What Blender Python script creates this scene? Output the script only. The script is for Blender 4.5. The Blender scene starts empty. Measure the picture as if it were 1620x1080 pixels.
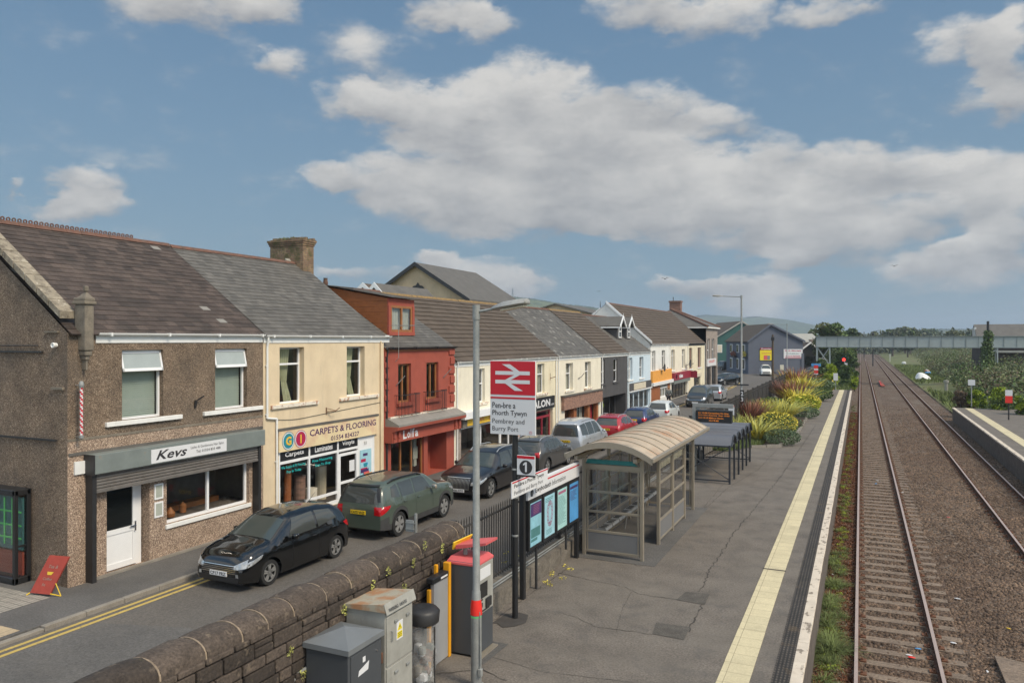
import bpy, bmesh, math, random
import numpy as np
from math import sin, cos, pi, radians, hypot
from mathutils import Vector, Matrix
from mathutils.bvhtree import BVHTree
C = bpy.context.scene.collection
random.seed(7); RNG = np.random.default_rng(11)
R = random.random
# ---------------- camera ----------------
EYE = 5.45                                    # metres above the platform (z = 0)
TH = math.atan2(551.5, 1200.0)                # yaw of the lens away from the line of the railway (+Y)
cd = bpy.data.cameras.new('camera'); cam = bpy.data.objects.new('camera', cd); C.objects.link(cam)
cd.sensor_width = 36; cd.lens = 1200/1620*36; cd.clip_end = 12000; cd.clip_start = 0.1
cd.shift_y = -2.3/1620
cam.location = (0, 0, EYE); cam.rotation_euler = (pi/2, 0, TH)
bpy.context.scene.camera = cam
vs = bpy.context.scene.view_settings
vs.view_transform = 'Standard'; vs.look = 'None'; vs.gamma = 1; vs.exposure = 0.5
# ---------------- sun + sky ----------------
SUN_EL, SUN_AZ = radians(46), radians(104)    # azimuth clockwise from +Y
sd = bpy.data.lights.new('sun', 'SUN'); sd.energy = 2.35; sd.angle = radians(18); sd.color = (1, .88, .70)
sun = bpy.data.objects.new('sun', sd); C.objects.link(sun)
sv = Vector((sin(SUN_AZ)*cos(SUN_EL), cos(SUN_AZ)*cos(SUN_EL), sin(SUN_EL)))
sun.rotation_euler = sv.to_track_quat('Z', 'Y').to_euler()
W = bpy.data.worlds.new('World'); bpy.context.scene.world = W; W.use_nodes = True
nt = W.node_tree; nt.nodes.clear(); N = nt.nodes.new; LK = nt.links.new
CL=[(-0.826,0.387,0.088,0.022,0.95),(-0.73,0.39,0.042,0.018,0.9),(-0.526,0.409,0.05,0.017,0.9),(-0.485,0.389,0.04,0.021,0.8),(-0.73,0.332,0.035,0.018,0.75),(-0.616,0.348,0.065,0.03,0.6),(-0.636,0.293,0.05,0.024,0.95),(-0.563,0.287,0.074,0.038,1.0),(-0.481,0.278,0.075,0.042,1.0),(-0.397,0.305,0.066,0.042,1.0),(-0.331,0.288,0.057,0.045,1.0),(-0.233,0.293,0.071,0.03,0.95),(-0.166,0.261,0.046,0.022,0.8),(-0.373,0.243,0.123,0.046,1.0),(-0.472,0.227,0.117,0.043,1.0),(-0.29,0.233,0.096,0.046,1.0),(-0.656,0.199,0.04,0.019,0.9),(-0.596,0.193,0.057,0.031,0.8),(-0.522,0.175,0.083,0.034,0.9),(-0.397,0.183,0.124,0.04,1.0),(-0.274,0.177,0.119,0.04,1.0),(-0.178,0.189,0.076,0.035,0.9),(-0.113,0.209,0.049,0.033,0.95),(-0.17,0.146,0.141,0.028,0.9),(-0.072,0.145,0.064,0.042,0.9),(-0.022,0.112,0.075,0.023,0.85),(-0.008,0.197,0.061,0.03,0.8),(0.053,0.201,0.054,0.032,1.0),(0.128,0.184,0.058,0.034,1.0),(0.059,0.148,0.098,0.032,0.9),(0.151,0.133,0.045,0.034,0.8),(0.11,0.09,0.048,0.013,0.9),(-0.087,0.1,0.044,0.014,0.7),(-0.266,0.406,0.072,0.019,0.85),(-0.155,0.395,0.083,0.023,0.95),(-0.029,0.383,0.035,0.011,0.8),(0.119,0.318,0.047,0.029,0.8),(0.157,0.301,0.034,0.05,0.95),(0.128,0.267,0.041,0.02,0.6),(-0.953,0.181,0.04,0.022,1.1),(-0.949,0.153,0.042,0.017,0.9),(-1.022,0.163,0.009,0.009,0.7),(-0.485,0.091,0.087,0.021,0.95),(-0.53,0.104,0.033,0.011,0.9),(-0.439,0.073,0.05,0.022,0.8),(-0.636,0.084,0.048,0.008,0.7),(-0.19,0.071,0.047,0.013,0.95),(-0.132,0.068,0.046,0.019,1.0),(-0.098,0.044,0.044,0.02,0.8),(0.103,0.081,0.065,0.017,0.8),(0.157,0.099,0.039,0.021,0.8)]
def build_sky():
    out = N('ShaderNodeOutputWorld'); bg = N('ShaderNodeBackground'); LK(bg.outputs[0], out.inputs[0])
    sky = N('ShaderNodeTexSky'); sky.sky_type = 'NISHITA'; sky.sun_disc = False
    sky.sun_elevation = SUN_EL; sky.sun_rotation = SUN_AZ; sky.air_density = 1.0; sky.dust_density = 1.2; sky.ozone_density = 1.5
    bg.inputs[1].default_value = 0.1
    def m(op, a, b=None, c=None, clamp=False):
        n = N('ShaderNodeMath'); n.operation = op; n.use_clamp = clamp
        for i, v in enumerate((a, b, c)):
            if v is None: continue
            if isinstance(v, (int, float)): n.inputs[i].default_value = v
            else: LK(v, n.inputs[i])
        return n.outputs[0]
    tc = N('ShaderNodeTexCoord'); sp = N('ShaderNodeSeparateXYZ'); LK(tc.outputs['Generated'], sp.inputs[0])
    x, y, z = sp.outputs
    az = m('ARCTAN2', x, y); el = m('ARCSINE', z)
    nz = N('ShaderNodeTexNoise'); nz.inputs['Scale'].default_value = 7.0; nz.inputs['Detail'].default_value = 10; nz.inputs['Roughness'].default_value = .6
    st = N('ShaderNodeVectorMath'); st.operation = 'MULTIPLY'; LK(tc.outputs['Generated'], st.inputs[0]); st.inputs[1].default_value = (1, 1, 2.0); LK(st.outputs[0], nz.inputs['Vector'])
    ns = N('ShaderNodeSeparateXYZ'); LK(nz.outputs['Color'], ns.inputs[0])
    azd = m('MULTIPLY_ADD', m('SUBTRACT', ns.outputs[0], .5), .22, az); eld = m('MULTIPLY_ADD', m('SUBTRACT', ns.outputs[1], .5), .10, el)
    cb = N('ShaderNodeCombineXYZ'); LK(azd, cb.inputs[0]); LK(eld, cb.inputs[1])
    tot = None; sh = None
    for a, e, ra, re, w in CL:
        v = N('ShaderNodeVectorMath'); v.operation = 'MULTIPLY_ADD'; LK(cb.outputs[0], v.inputs[0])
        sx, sy = 1/(ra*1.33), 1/(re*1.38)
        v.inputs[1].default_value = (sx, sy, 0); v.inputs[2].default_value = (-a*sx, -e*sy, 0)
        d = N('ShaderNodeVectorMath'); d.operation = 'DOT_PRODUCT'; LK(v.outputs[0], d.inputs[0]); LK(v.outputs[0], d.inputs[1])
        c = m('MULTIPLY_ADD', d.outputs['Value'], -w, w, clamp=True)
        s2 = N('ShaderNodeSeparateXYZ'); LK(v.outputs[0], s2.inputs[0])
        if tot is None: tot = c; sh = m('MULTIPLY', c, s2.outputs[1])
        else: tot = m('ADD', tot, c); sh = m('MULTIPLY_ADD', c, s2.outputs[1], sh)
    # clouds elsewhere round the horizon, away from the photographed part
    nb = N('ShaderNodeTexNoise'); nb.inputs['Scale'].default_value = 3.0; nb.inputs['Detail'].default_value = 5; LK(st.outputs[0], nb.inputs['Vector'])
    dd = N('ShaderNodeVectorMath'); dd.operation = 'DOT_PRODUCT'; LK(tc.outputs['Generated'], dd.inputs[0]); dd.inputs[1].default_value = (-sin(TH), cos(TH), 0.2)
    away = N('ShaderNodeMapRange'); LK(dd.outputs['Value'], away.inputs[0]); away.inputs[1].default_value = .72; away.inputs[2].default_value = .5; away.inputs[3].default_value = 0; away.inputs[4].default_value = 1
    oth = N('ShaderNodeMapRange'); LK(nb.outputs[0], oth.inputs[0]); oth.inputs[1].default_value = .42; oth.inputs[2].default_value = .6
    tot2 = m('ADD', tot, m('MULTIPLY', away.outputs[0], oth.outputs[0]))
    nf = N('ShaderNodeTexNoise'); nf.inputs['Scale'].default_value = 13.0; nf.inputs['Detail'].default_value = 10; nf.inputs['Roughness'].default_value = .62; LK(st.outputs[0], nf.inputs['Vector'])
    dn = m('MULTIPLY_ADD', m('SUBTRACT', nf.outputs[0], .5), 1.9, m('MINIMUM', tot2, 1.25))
    mask = N('ShaderNodeMapRange'); mask.interpolation_type = 'SMOOTHERSTEP'; LK(dn, mask.inputs[0]); mask.inputs[1].default_value = -.05; mask.inputs[2].default_value = 1.05; mask.inputs[4].default_value = .93
    shr = m('DIVIDE', sh, m('ADD', tot, .15))
    lum = m('MULTIPLY_ADD', shr, .62, .56)
    lum = m('MULTIPLY_ADD', m('SUBTRACT', nf.outputs[0], .5), 1.0, lum)
    lum = m('MULTIPLY_ADD', m('SUBTRACT', ns.outputs[2], .5), 1.0, lum, clamp=True)
    cc = N('ShaderNodeValToRGB'); LK(lum, cc.inputs[0])
    cc.color_ramp.elements[0].position = .1; cc.color_ramp.elements[0].color = CLD
    cc.color_ramp.elements[1].position = .9; cc.color_ramp.elements[1].color = CLB
    # the thin veil that makes the air paler near the horizon
    tint = N('ShaderNodeMix'); tint.data_type = 'RGBA'; tint.blend_type = 'MULTIPLY'; tint.inputs[0].default_value = 1
    LK(sky.outputs[0], tint.inputs[6]); tint.inputs[7].default_value = TINT
    ev = N('ShaderNodeMapRange'); LK(el, ev.inputs[0]); ev.inputs[1].default_value = 0; ev.inputs[2].default_value = .42; ev.inputs[3].default_value = .85; ev.inputs[4].default_value = .55
    veil = N('ShaderNodeMix'); veil.data_type = 'RGBA'; LK(ev.outputs[0], veil.inputs[0]); LK(tint.outputs[2], veil.inputs[6])
    vr = N('ShaderNodeValToRGB'); LK(m('MULTIPLY', el, 2.2), vr.inputs[0])
    vr.color_ramp.elements[0].color = VEIL0; vr.color_ramp.elements[1].color = VEIL1; LK(vr.outputs[0], veil.inputs[7])
    mx = N('ShaderNodeMix'); mx.data_type = 'RGBA'; LK(mask.outputs[0], mx.inputs[0]); LK(veil.outputs[2], mx.inputs[6]); LK(cc.outputs[0], mx.inputs[7])
    # the unseen sky overhead and behind the lens is brightened as added fill light
    br = N('ShaderNodeVectorMath'); br.operation = 'SCALE'; LK(mx.outputs[2], br.inputs[0]); LK(m('MULTIPLY_ADD', away.outputs[0], AWAY, 1.0), br.inputs['Scale']); LK(br.outputs[0], bg.inputs[0])
    W.cycles.sampling_method = 'MANUAL'; W.cycles.sample_map_resolution = 512
CLB = (4.95, 4.8, 4.55, 1); CLD = (2.25, 2.3, 2.42, 1); AWAY = 1.15; TINT = (.55, .55, .55, 1)
VEIL0 = (1.65, 2.5, 3.1, 1); VEIL1 = (1.05, 2.1, 3.3, 1)
build_sky()
# ---------------- helpers ----------------
def at(px, py, z):
    'ground point seen at pixel px, py of the 1620 x 1080 photograph, on the level z'
    a, b = (px-810)/1200, (537.7-py)/1200
    t = (z-EYE)/b
    return ((cos(TH)*a-sin(TH))*t, (sin(TH)*a+cos(TH))*t, z)
def col(px, X=None, Y=None, y=None):
    'y (or x, z) where the sight line of column px crosses the plane X (or Y)'
    a = (px-810)/1200; dx, dy = cos(TH)*a-sin(TH), sin(TH)*a+cos(TH)
    t = X/dx if X is not None else Y/dy
    z = None if y is None else EYE+(537.7-y)/1200*t
    return (dx*t, dy*t, z)
def Mt(name, c, rough=.75, metal=0, var=.12, vs=3.0, fine=0, fs=60, bump=0, bs=60, isl=0, dirt=None, spec=.5, alpha=None, pat=None, coat=0, emit=None, streak=None, stretch=None):
    m = bpy.data.materials.new(name); m.use_nodes = True; t = m.node_tree; b = t.nodes['Principled BSDF']
    n_, l_ = t.nodes.new, t.links.new
    def mr(src, lo, hi, a=.3, z=.7):
        r = n_('ShaderNodeMapRange'); l_(src, r.inputs[0]); r.inputs[1].default_value = a; r.inputs[2].default_value = z; r.inputs[3].default_value = lo; r.inputs[4].default_value = hi; return r.outputs[0]
    def noise(s, d=4, r=.6, st=None):
        n = n_('ShaderNodeTexNoise'); n.inputs['Scale'].default_value = s; n.inputs['Detail'].default_value = d; n.inputs['Roughness'].default_value = r
        src = geo.outputs['Position']
        if st:
            v = n_('ShaderNodeVectorMath'); v.operation = 'MULTIPLY'; l_(src, v.inputs[0]); v.inputs[1].default_value = st; src = v.outputs[0]
        l_(src, n.inputs['Vector']); return n.outputs[0]
    def mix(f, A, B, mode='MIX'):
        x = n_('ShaderNodeMix'); x.data_type = 'RGBA'; x.blend_type = mode
        if isinstance(f, float): x.inputs[0].default_value = f
        else: l_(f, x.inputs[0])
        for i, q in ((6, A), (7, B)):
            if isinstance(q, tuple): x.inputs[i].default_value = (*q[:3], 1)
            else: l_(q, x.inputs[i])
        return x.outputs[2]
    geo = n_('ShaderNodeNewGeometry')
    cur = tuple(c[:3]); hsrc = None
    if pat:
        kind = pat[0]
        if kind == 'brick':      # ('brick', color2, mortar, w, h, mortarsize, axes)
            _, c2, mo, w, h, ms, ax = pat
            s = n_('ShaderNodeSeparateXYZ'); l_(geo.outputs['Position'], s.inputs[0])
            cbn = n_('ShaderNodeCombineXYZ')
            if ax == 'wall':
                ad = n_('ShaderNodeMath'); ad.operation = 'ADD'; l_(s.outputs[0], ad.inputs[0]); l_(s.outputs[1], ad.inputs[1]); l_(ad.outputs[0], cbn.inputs[0]); l_(s.outputs[2], cbn.inputs[1])
            else: l_(s.outputs[1], cbn.inputs[0]); l_(s.outputs[0], cbn.inputs[1])
            bt = n_('ShaderNodeTexBrick'); l_(cbn.outputs[0], bt.inputs['Vector']); bt.inputs['Scale'].default_value = 1
            bt.inputs['Brick Width'].default_value = w; bt.inputs['Row Height'].default_value = h; bt.inputs['Mortar Size'].default_value = ms; bt.inputs['Mortar Smooth'].default_value = .2
            bt.inputs['Color1'].default_value = (*c[:3], 1); bt.inputs['Color2'].default_value = (*c2, 1); bt.inputs['Mortar'].default_value = (*mo, 1)
            if ax == 'slab': bt.offset = 0
            cur = bt.outputs['Color']; hsrc = bt.outputs['Fac']
        elif kind == 'speck':    # ('speck', [(pos,col)...], scale)
            v = n_('ShaderNodeTexVoronoi'); v.inputs['Scale'].default_value = pat[2]; l_(geo.outputs['Position'], v.inputs['Vector'])
            sx = n_('ShaderNodeSeparateXYZ'); l_(v.outputs['Color'], sx.inputs[0])
            rp = n_('ShaderNodeValToRGB'); l_(sx.outputs[0], rp.inputs[0]); rp.color_ramp.interpolation = 'CONSTANT'
            els = rp.color_ramp.elements
            while len(els) < len(pat[1]): els.new(.5)
            for e, (p, q) in zip(els, pat[1]): e.position = p; e.color = (*q, 1)
            cur = rp.outputs[0]
            if bump:
                bn = n_('ShaderNodeBump'); bn.inputs['Strength'].default_value = bump; bn.inputs['Distance'].default_value = .01; l_(v.outputs['Distance'], bn.inputs['Height']); bn.invert = True; l_(bn.outputs[0], b.inputs['Normal'])
    facs = []
    if var: facs.append(mr(noise(vs), 1-var, 1+var))
    if fine: facs.append(mr(noise(fs, 2, .7), 1-fine, 1+fine))
    if isl: facs.append(mr(geo.outputs['Random Per Island'], 1-isl, 1+isl, 0, 1))
    for f in facs:
        v = n_('ShaderNodeVectorMath'); v.operation = 'SCALE'
        if isinstance(cur, tuple): v.inputs[0].default_value = cur
        else: l_(cur, v.inputs[0])
        l_(f, v.inputs['Scale']); cur = v.outputs[0]
    for dd in (dirt or []):      # (colour, scale, lo, hi, amount[, stretch])
        cur = mix(mr(noise(dd[1], 6, .65, dd[5] if len(dd) > 5 else None), 0, dd[4], dd[2], dd[3]), cur, tuple(dd[0]))
    if isinstance(cur, tuple): b.inputs['Base Color'].default_value = (*cur, 1)
    else: l_(cur, b.inputs['Base Color'])
    b.inputs['Roughness'].default_value = rough; b.inputs['Metallic'].default_value = metal
    b.inputs['Specular IOR Level'].default_value = spec
    if coat: b.inputs['Coat Weight'].default_value = coat; b.inputs['Coat Roughness'].default_value = .04
    if bump and not (pat and pat[0] == 'speck'):
        bn = n_('ShaderNodeBump'); bn.inputs['Strength'].default_value = bump; bn.inputs['Distance'].default_value = .012
        l_(hsrc if (hsrc and bs == 0) else noise(bs, 4, .7), bn.inputs['Height'])
        if hsrc and bs == 0: bn.invert = True
        l_(bn.outputs[0], b.inputs['Normal'])
    if emit: b.inputs['Emission Color'].default_value = (*emit[:3], 1); b.inputs['Emission Strength'].default_value = emit[3]
    if alpha is not None: b.inputs['Alpha'].default_value = alpha
    return m
def glass(name, tint=(.02, .025, .025), tr=.0, rough=.03, refl=.09):
    m = bpy.data.materials.new(name); m.use_nodes = True; t = m.node_tree; b = t.nodes['Principled BSDF']
    b.inputs['Base Color'].default_value = (*tint, 1); b.inputs['Roughness'].default_value = rough; b.inputs['IOR'].default_value = 1.52
    b.inputs['Specular IOR Level'].default_value = .6
    if tr:
        o = t.nodes['Material Output']; g = t.nodes.new('ShaderNodeBsdfGlossy'); g.inputs['Roughness'].default_value = rough
        tp = t.nodes.new('ShaderNodeBsdfTransparent'); tp.inputs[0].default_value = (tr, tr, tr, 1)
        f = t.nodes.new('ShaderNodeLayerWeight'); f.inputs[0].default_value = .5; mx = t.nodes.new('ShaderNodeMixShader')
        p5 = t.nodes.new('ShaderNodeMath'); p5.operation = 'POWER'; t.links.new(f.outputs['Facing'], p5.inputs[0]); p5.inputs[1].default_value = 4.2
        k2 = t.nodes.new('ShaderNodeMath'); k2.operation = 'MULTIPLY_ADD'; k2.use_clamp = True; t.links.new(p5.outputs[0], k2.inputs[0]); k2.inputs[1].default_value = .9; k2.inputs[2].default_value = refl
        t.links.new(k2.outputs[0], mx.inputs[0]); t.links.new(tp.outputs[0], mx.inputs[1]); t.links.new(g.outputs[0], mx.inputs[2]); t.links.new(mx.outputs[0], o.inputs[0])
    return m
ORG = {}
def tag(o, label=None, cat=None, group=None, kind=None):
    if label: o['label'] = label
    if cat: o['category'] = cat
    if group: o['group'] = group
    if kind: o['kind'] = kind
    return o
def thing(name, label, cat, loc=(0, 0, 0), group=None, rz=0, local=False, kind=None):
    o = bpy.data.objects.new(name, None); C.objects.link(o); o.empty_display_size = .2
    o.location = loc; o.rotation_euler = (0, 0, rz); tag(o, label, cat, group, kind)
    ORG[o.name] = Vector((0, 0, 0)) if (local or rz) else Vector(loc)
    return o
class MB:
    def __init__(s): s.v = []; s.f = []; s.m = []; s.k = 0
    def mat(s, k): s.k = k; return s
    def add(s, vs, fs):
        b = len(s.v); s.v += [tuple(p) for p in vs]
        for f in fs: s.f.append([b+i for i in f]); s.m.append(s.k)
        return s
    def box(s, x0, x1, y0, y1, z0, z1):
        if x0 > x1: x0, x1 = x1, x0
        if y0 > y1: y0, y1 = y1, y0
        if z0 > z1: z0, z1 = z1, z0
        return s.add([(x0,y0,z0),(x1,y0,z0),(x1,y1,z0),(x0,y1,z0),(x0,y0,z1),(x1,y0,z1),(x1,y1,z1),(x0,y1,z1)],
            [(0,3,2,1),(4,5,6,7),(0,1,5,4),(1,2,6,5),(2,3,7,6),(3,0,4,7)])
    def bbox(s, x0, x1, y0, y1, z0, z1, b=.01):
        'box with bevelled edges'
        x0, x1 = sorted((x0, x1)); y0, y1 = sorted((y0, y1)); z0, z1 = sorted((z0, z1))
        bm = bmesh.new(); bmesh.ops.create_cube(bm, size=1)
        for v in bm.verts: v.co = ((x0+x1)/2+v.co.x*(x1-x0), (y0+y1)/2+v.co.y*(y1-y0), (z0+z1)/2+v.co.z*(z1-z0))
        bmesh.ops.bevel(bm, geom=list(bm.edges), offset=b, segments=2, affect='EDGES', profile=.5)
        bm.verts.index_update(); s.add([v.co[:] for v in bm.verts], [[v.index for v in f.verts] for f in bm.faces])
        bm.free(); return s
    def quad(s, *p): return s.add(p, [tuple(range(len(p)))])
    def prism(s, pts, d):
        'polygon pts (3D) extruded by vector d'
        n = len(pts); d = Vector(d); q = [tuple(Vector(p)+d) for p in pts]
        return s.add(list(pts)+q, [tuple(range(n))[::-1], tuple(range(n, 2*n))]+[(i, (i+1) % n, n+(i+1) % n, n+i) for i in range(n)])
    def tube(s, p0, p1, r0, r1=None, n=10, caps=True):
        r1 = r0 if r1 is None else r1
        a, b = Vector(p0), Vector(p1); d = (b-a).normalized(); u = d.orthogonal().normalized(); w = d.cross(u)
        vs_ = [tuple(a+(u*cos(2*pi*i/n)+w*sin(2*pi*i/n))*r0) for i in range(n)]+[tuple(b+(u*cos(2*pi*i/n)+w*sin(2*pi*i/n))*r1) for i in range(n)]
        fs = [(i, (i+1) % n, n+(i+1) % n, n+i) for i in range(n)]
        if caps: fs += [tuple(range(n))[::-1], tuple(range(n, 2*n))]
        return s.add(vs_, fs)
    def path(s, pts, r, n=8):
        for a, b in zip(pts, pts[1:]): s.tube(a, b, r, r, n)
        return s
    def lathe(s, prof, c=(0, 0, 0), n=20, axis='z', a0=0, a1=2*pi):
        full = abs(a1-a0-2*pi) < 1e-6; m = n if full else n+1; vs_ = []; fs = []
        for j in range(m):
            a = a0+(a1-a0)*j/n
            for r, h in prof:
                if axis == 'z': vs_.append((c[0]+r*cos(a), c[1]+r*sin(a), c[2]+h))
                elif axis == 'y': vs_.append((c[0]+r*cos(a), c[1]+h, c[2]+r*sin(a)))
                else: vs_.append((c[0]+h, c[1]+r*cos(a), c[2]+r*sin(a)))
        k = len(prof)
        for j in range(n):
            for i in range(k-1):
                a, b = j*k+i, ((j+1) % m)*k+i; fs.append((a, b, b+1, a+1))
        return s.add(vs_, fs)
    def build(s, name, mats, parent=None, smooth=0, base=None, label=None, cat=None, group=None, kind=None):
        me = bpy.data.meshes.new(name)
        o0 = ORG.get(parent.name, Vector()) if parent else Vector(base or (0, 0, 0))
        vv = [(p[0]-o0[0], p[1]-o0[1], p[2]-o0[2]) for p in s.v] if o0.length else s.v
        me.from_pydata(vv, [], s.f)
        mats = mats if isinstance(mats, (list, tuple)) else [mats]
        for q in mats: me.materials.append(q)
        if len(mats) > 1: me.polygons.foreach_set('material_index', s.m)
        bm = bmesh.new(); bm.from_mesh(me); bmesh.ops.recalc_face_normals(bm, faces=bm.faces); bm.to_mesh(me); bm.free()
        if smooth:
            me.polygons.foreach_set('use_smooth', [True]*len(me.polygons))
            if smooth < 170: me.set_sharp_from_angle(angle=radians(smooth))
        me.update()
        o = bpy.data.objects.new(name, me); C.objects.link(o)
        if parent: o.parent = parent
        else: o.location = o0
        ORG[o.name] = o0
        tag(o, label, cat, group, kind); return o
def npmesh(name, V, F, mats, parent=None, base=None, mi=None, smooth=False, **kw):
    me = bpy.data.meshes.new(name); o0 = ORG.get(parent.name, Vector()) if parent else Vector(base or (0, 0, 0))
    V = np.asarray(V, dtype=np.float32)-np.array(o0[:], dtype=np.float32); F = np.asarray(F, dtype=np.int32)
    me.vertices.add(len(V)); me.vertices.foreach_set('co', V.ravel())
    me.loops.add(F.size); me.loops.foreach_set('vertex_index', F.ravel())
    me.polygons.add(len(F)); me.polygons.foreach_set('loop_start', np.arange(0, F.size, F.shape[1], dtype=np.int32))
    for q in (mats if isinstance(mats, (list, tuple)) else [mats]): me.materials.append(q)
    if mi is not None: me.polygons.foreach_set('material_index', np.asarray(mi, dtype=np.int32))
    if smooth: me.polygons.foreach_set('use_smooth', [True]*len(F))
    me.update(calc_edges=True); me.validate()
    o = bpy.data.objects.new(name, me); C.objects.link(o)
    if parent: o.parent = parent
    else: o.location = o0
    ORG[o.name] = o0; tag(o, **kw); return o
def copy_tree(o, parent=None):
    c = o.copy(); C.objects.link(c); c.parent = parent; ORG[c.name] = ORG.get(o.name, Vector())
    for ch in [q for q in bpy.data.objects if q.parent == o]: copy_tree(ch, c)
    return c
def textverts(s, bold=0, shear=0, spacing=1.0):
    cu = bpy.data.curves.new('t', 'FONT'); cu.body = s; cu.size = 1; cu.offset = bold; cu.shear = shear; cu.space_character = spacing; cu.resolution_u = 2
    o = bpy.data.objects.new('t', cu); C.objects.link(o); dg = bpy.context.evaluated_depsgraph_get(); dg.update()
    me = bpy.data.meshes.new_from_object(o.evaluated_get(dg)); V = [tuple(v.co) for v in me.vertices]; F = [tuple(p.vertices) for p in me.polygons]
    bpy.data.objects.remove(o); bpy.data.curves.remove(cu); bpy.data.meshes.remove(me); return V, F
def letter(mb, s, o, r, u, w, h, bold=0, shear=0, spacing=1.0):
    'fit text s into the w x h rectangle with lower left corner o, directions r (right) and u (up)'
    V, F = textverts(s, bold, shear, spacing)
    if not V: return mb
    x0 = min(v[0] for v in V); x1 = max(v[0] for v in V); y0 = min(v[1] for v in V); y1 = max(v[1] for v in V)
    r, u, o = Vector(r), Vector(u), Vector(o)
    return mb.add([tuple(o+r*((v[0]-x0)/(x1-x0)*w)+u*((v[1]-y0)/(y1-y0)*h)) for v in V], F)
UP = (0, 0, 1); YR = (0, 1, 0)
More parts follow.
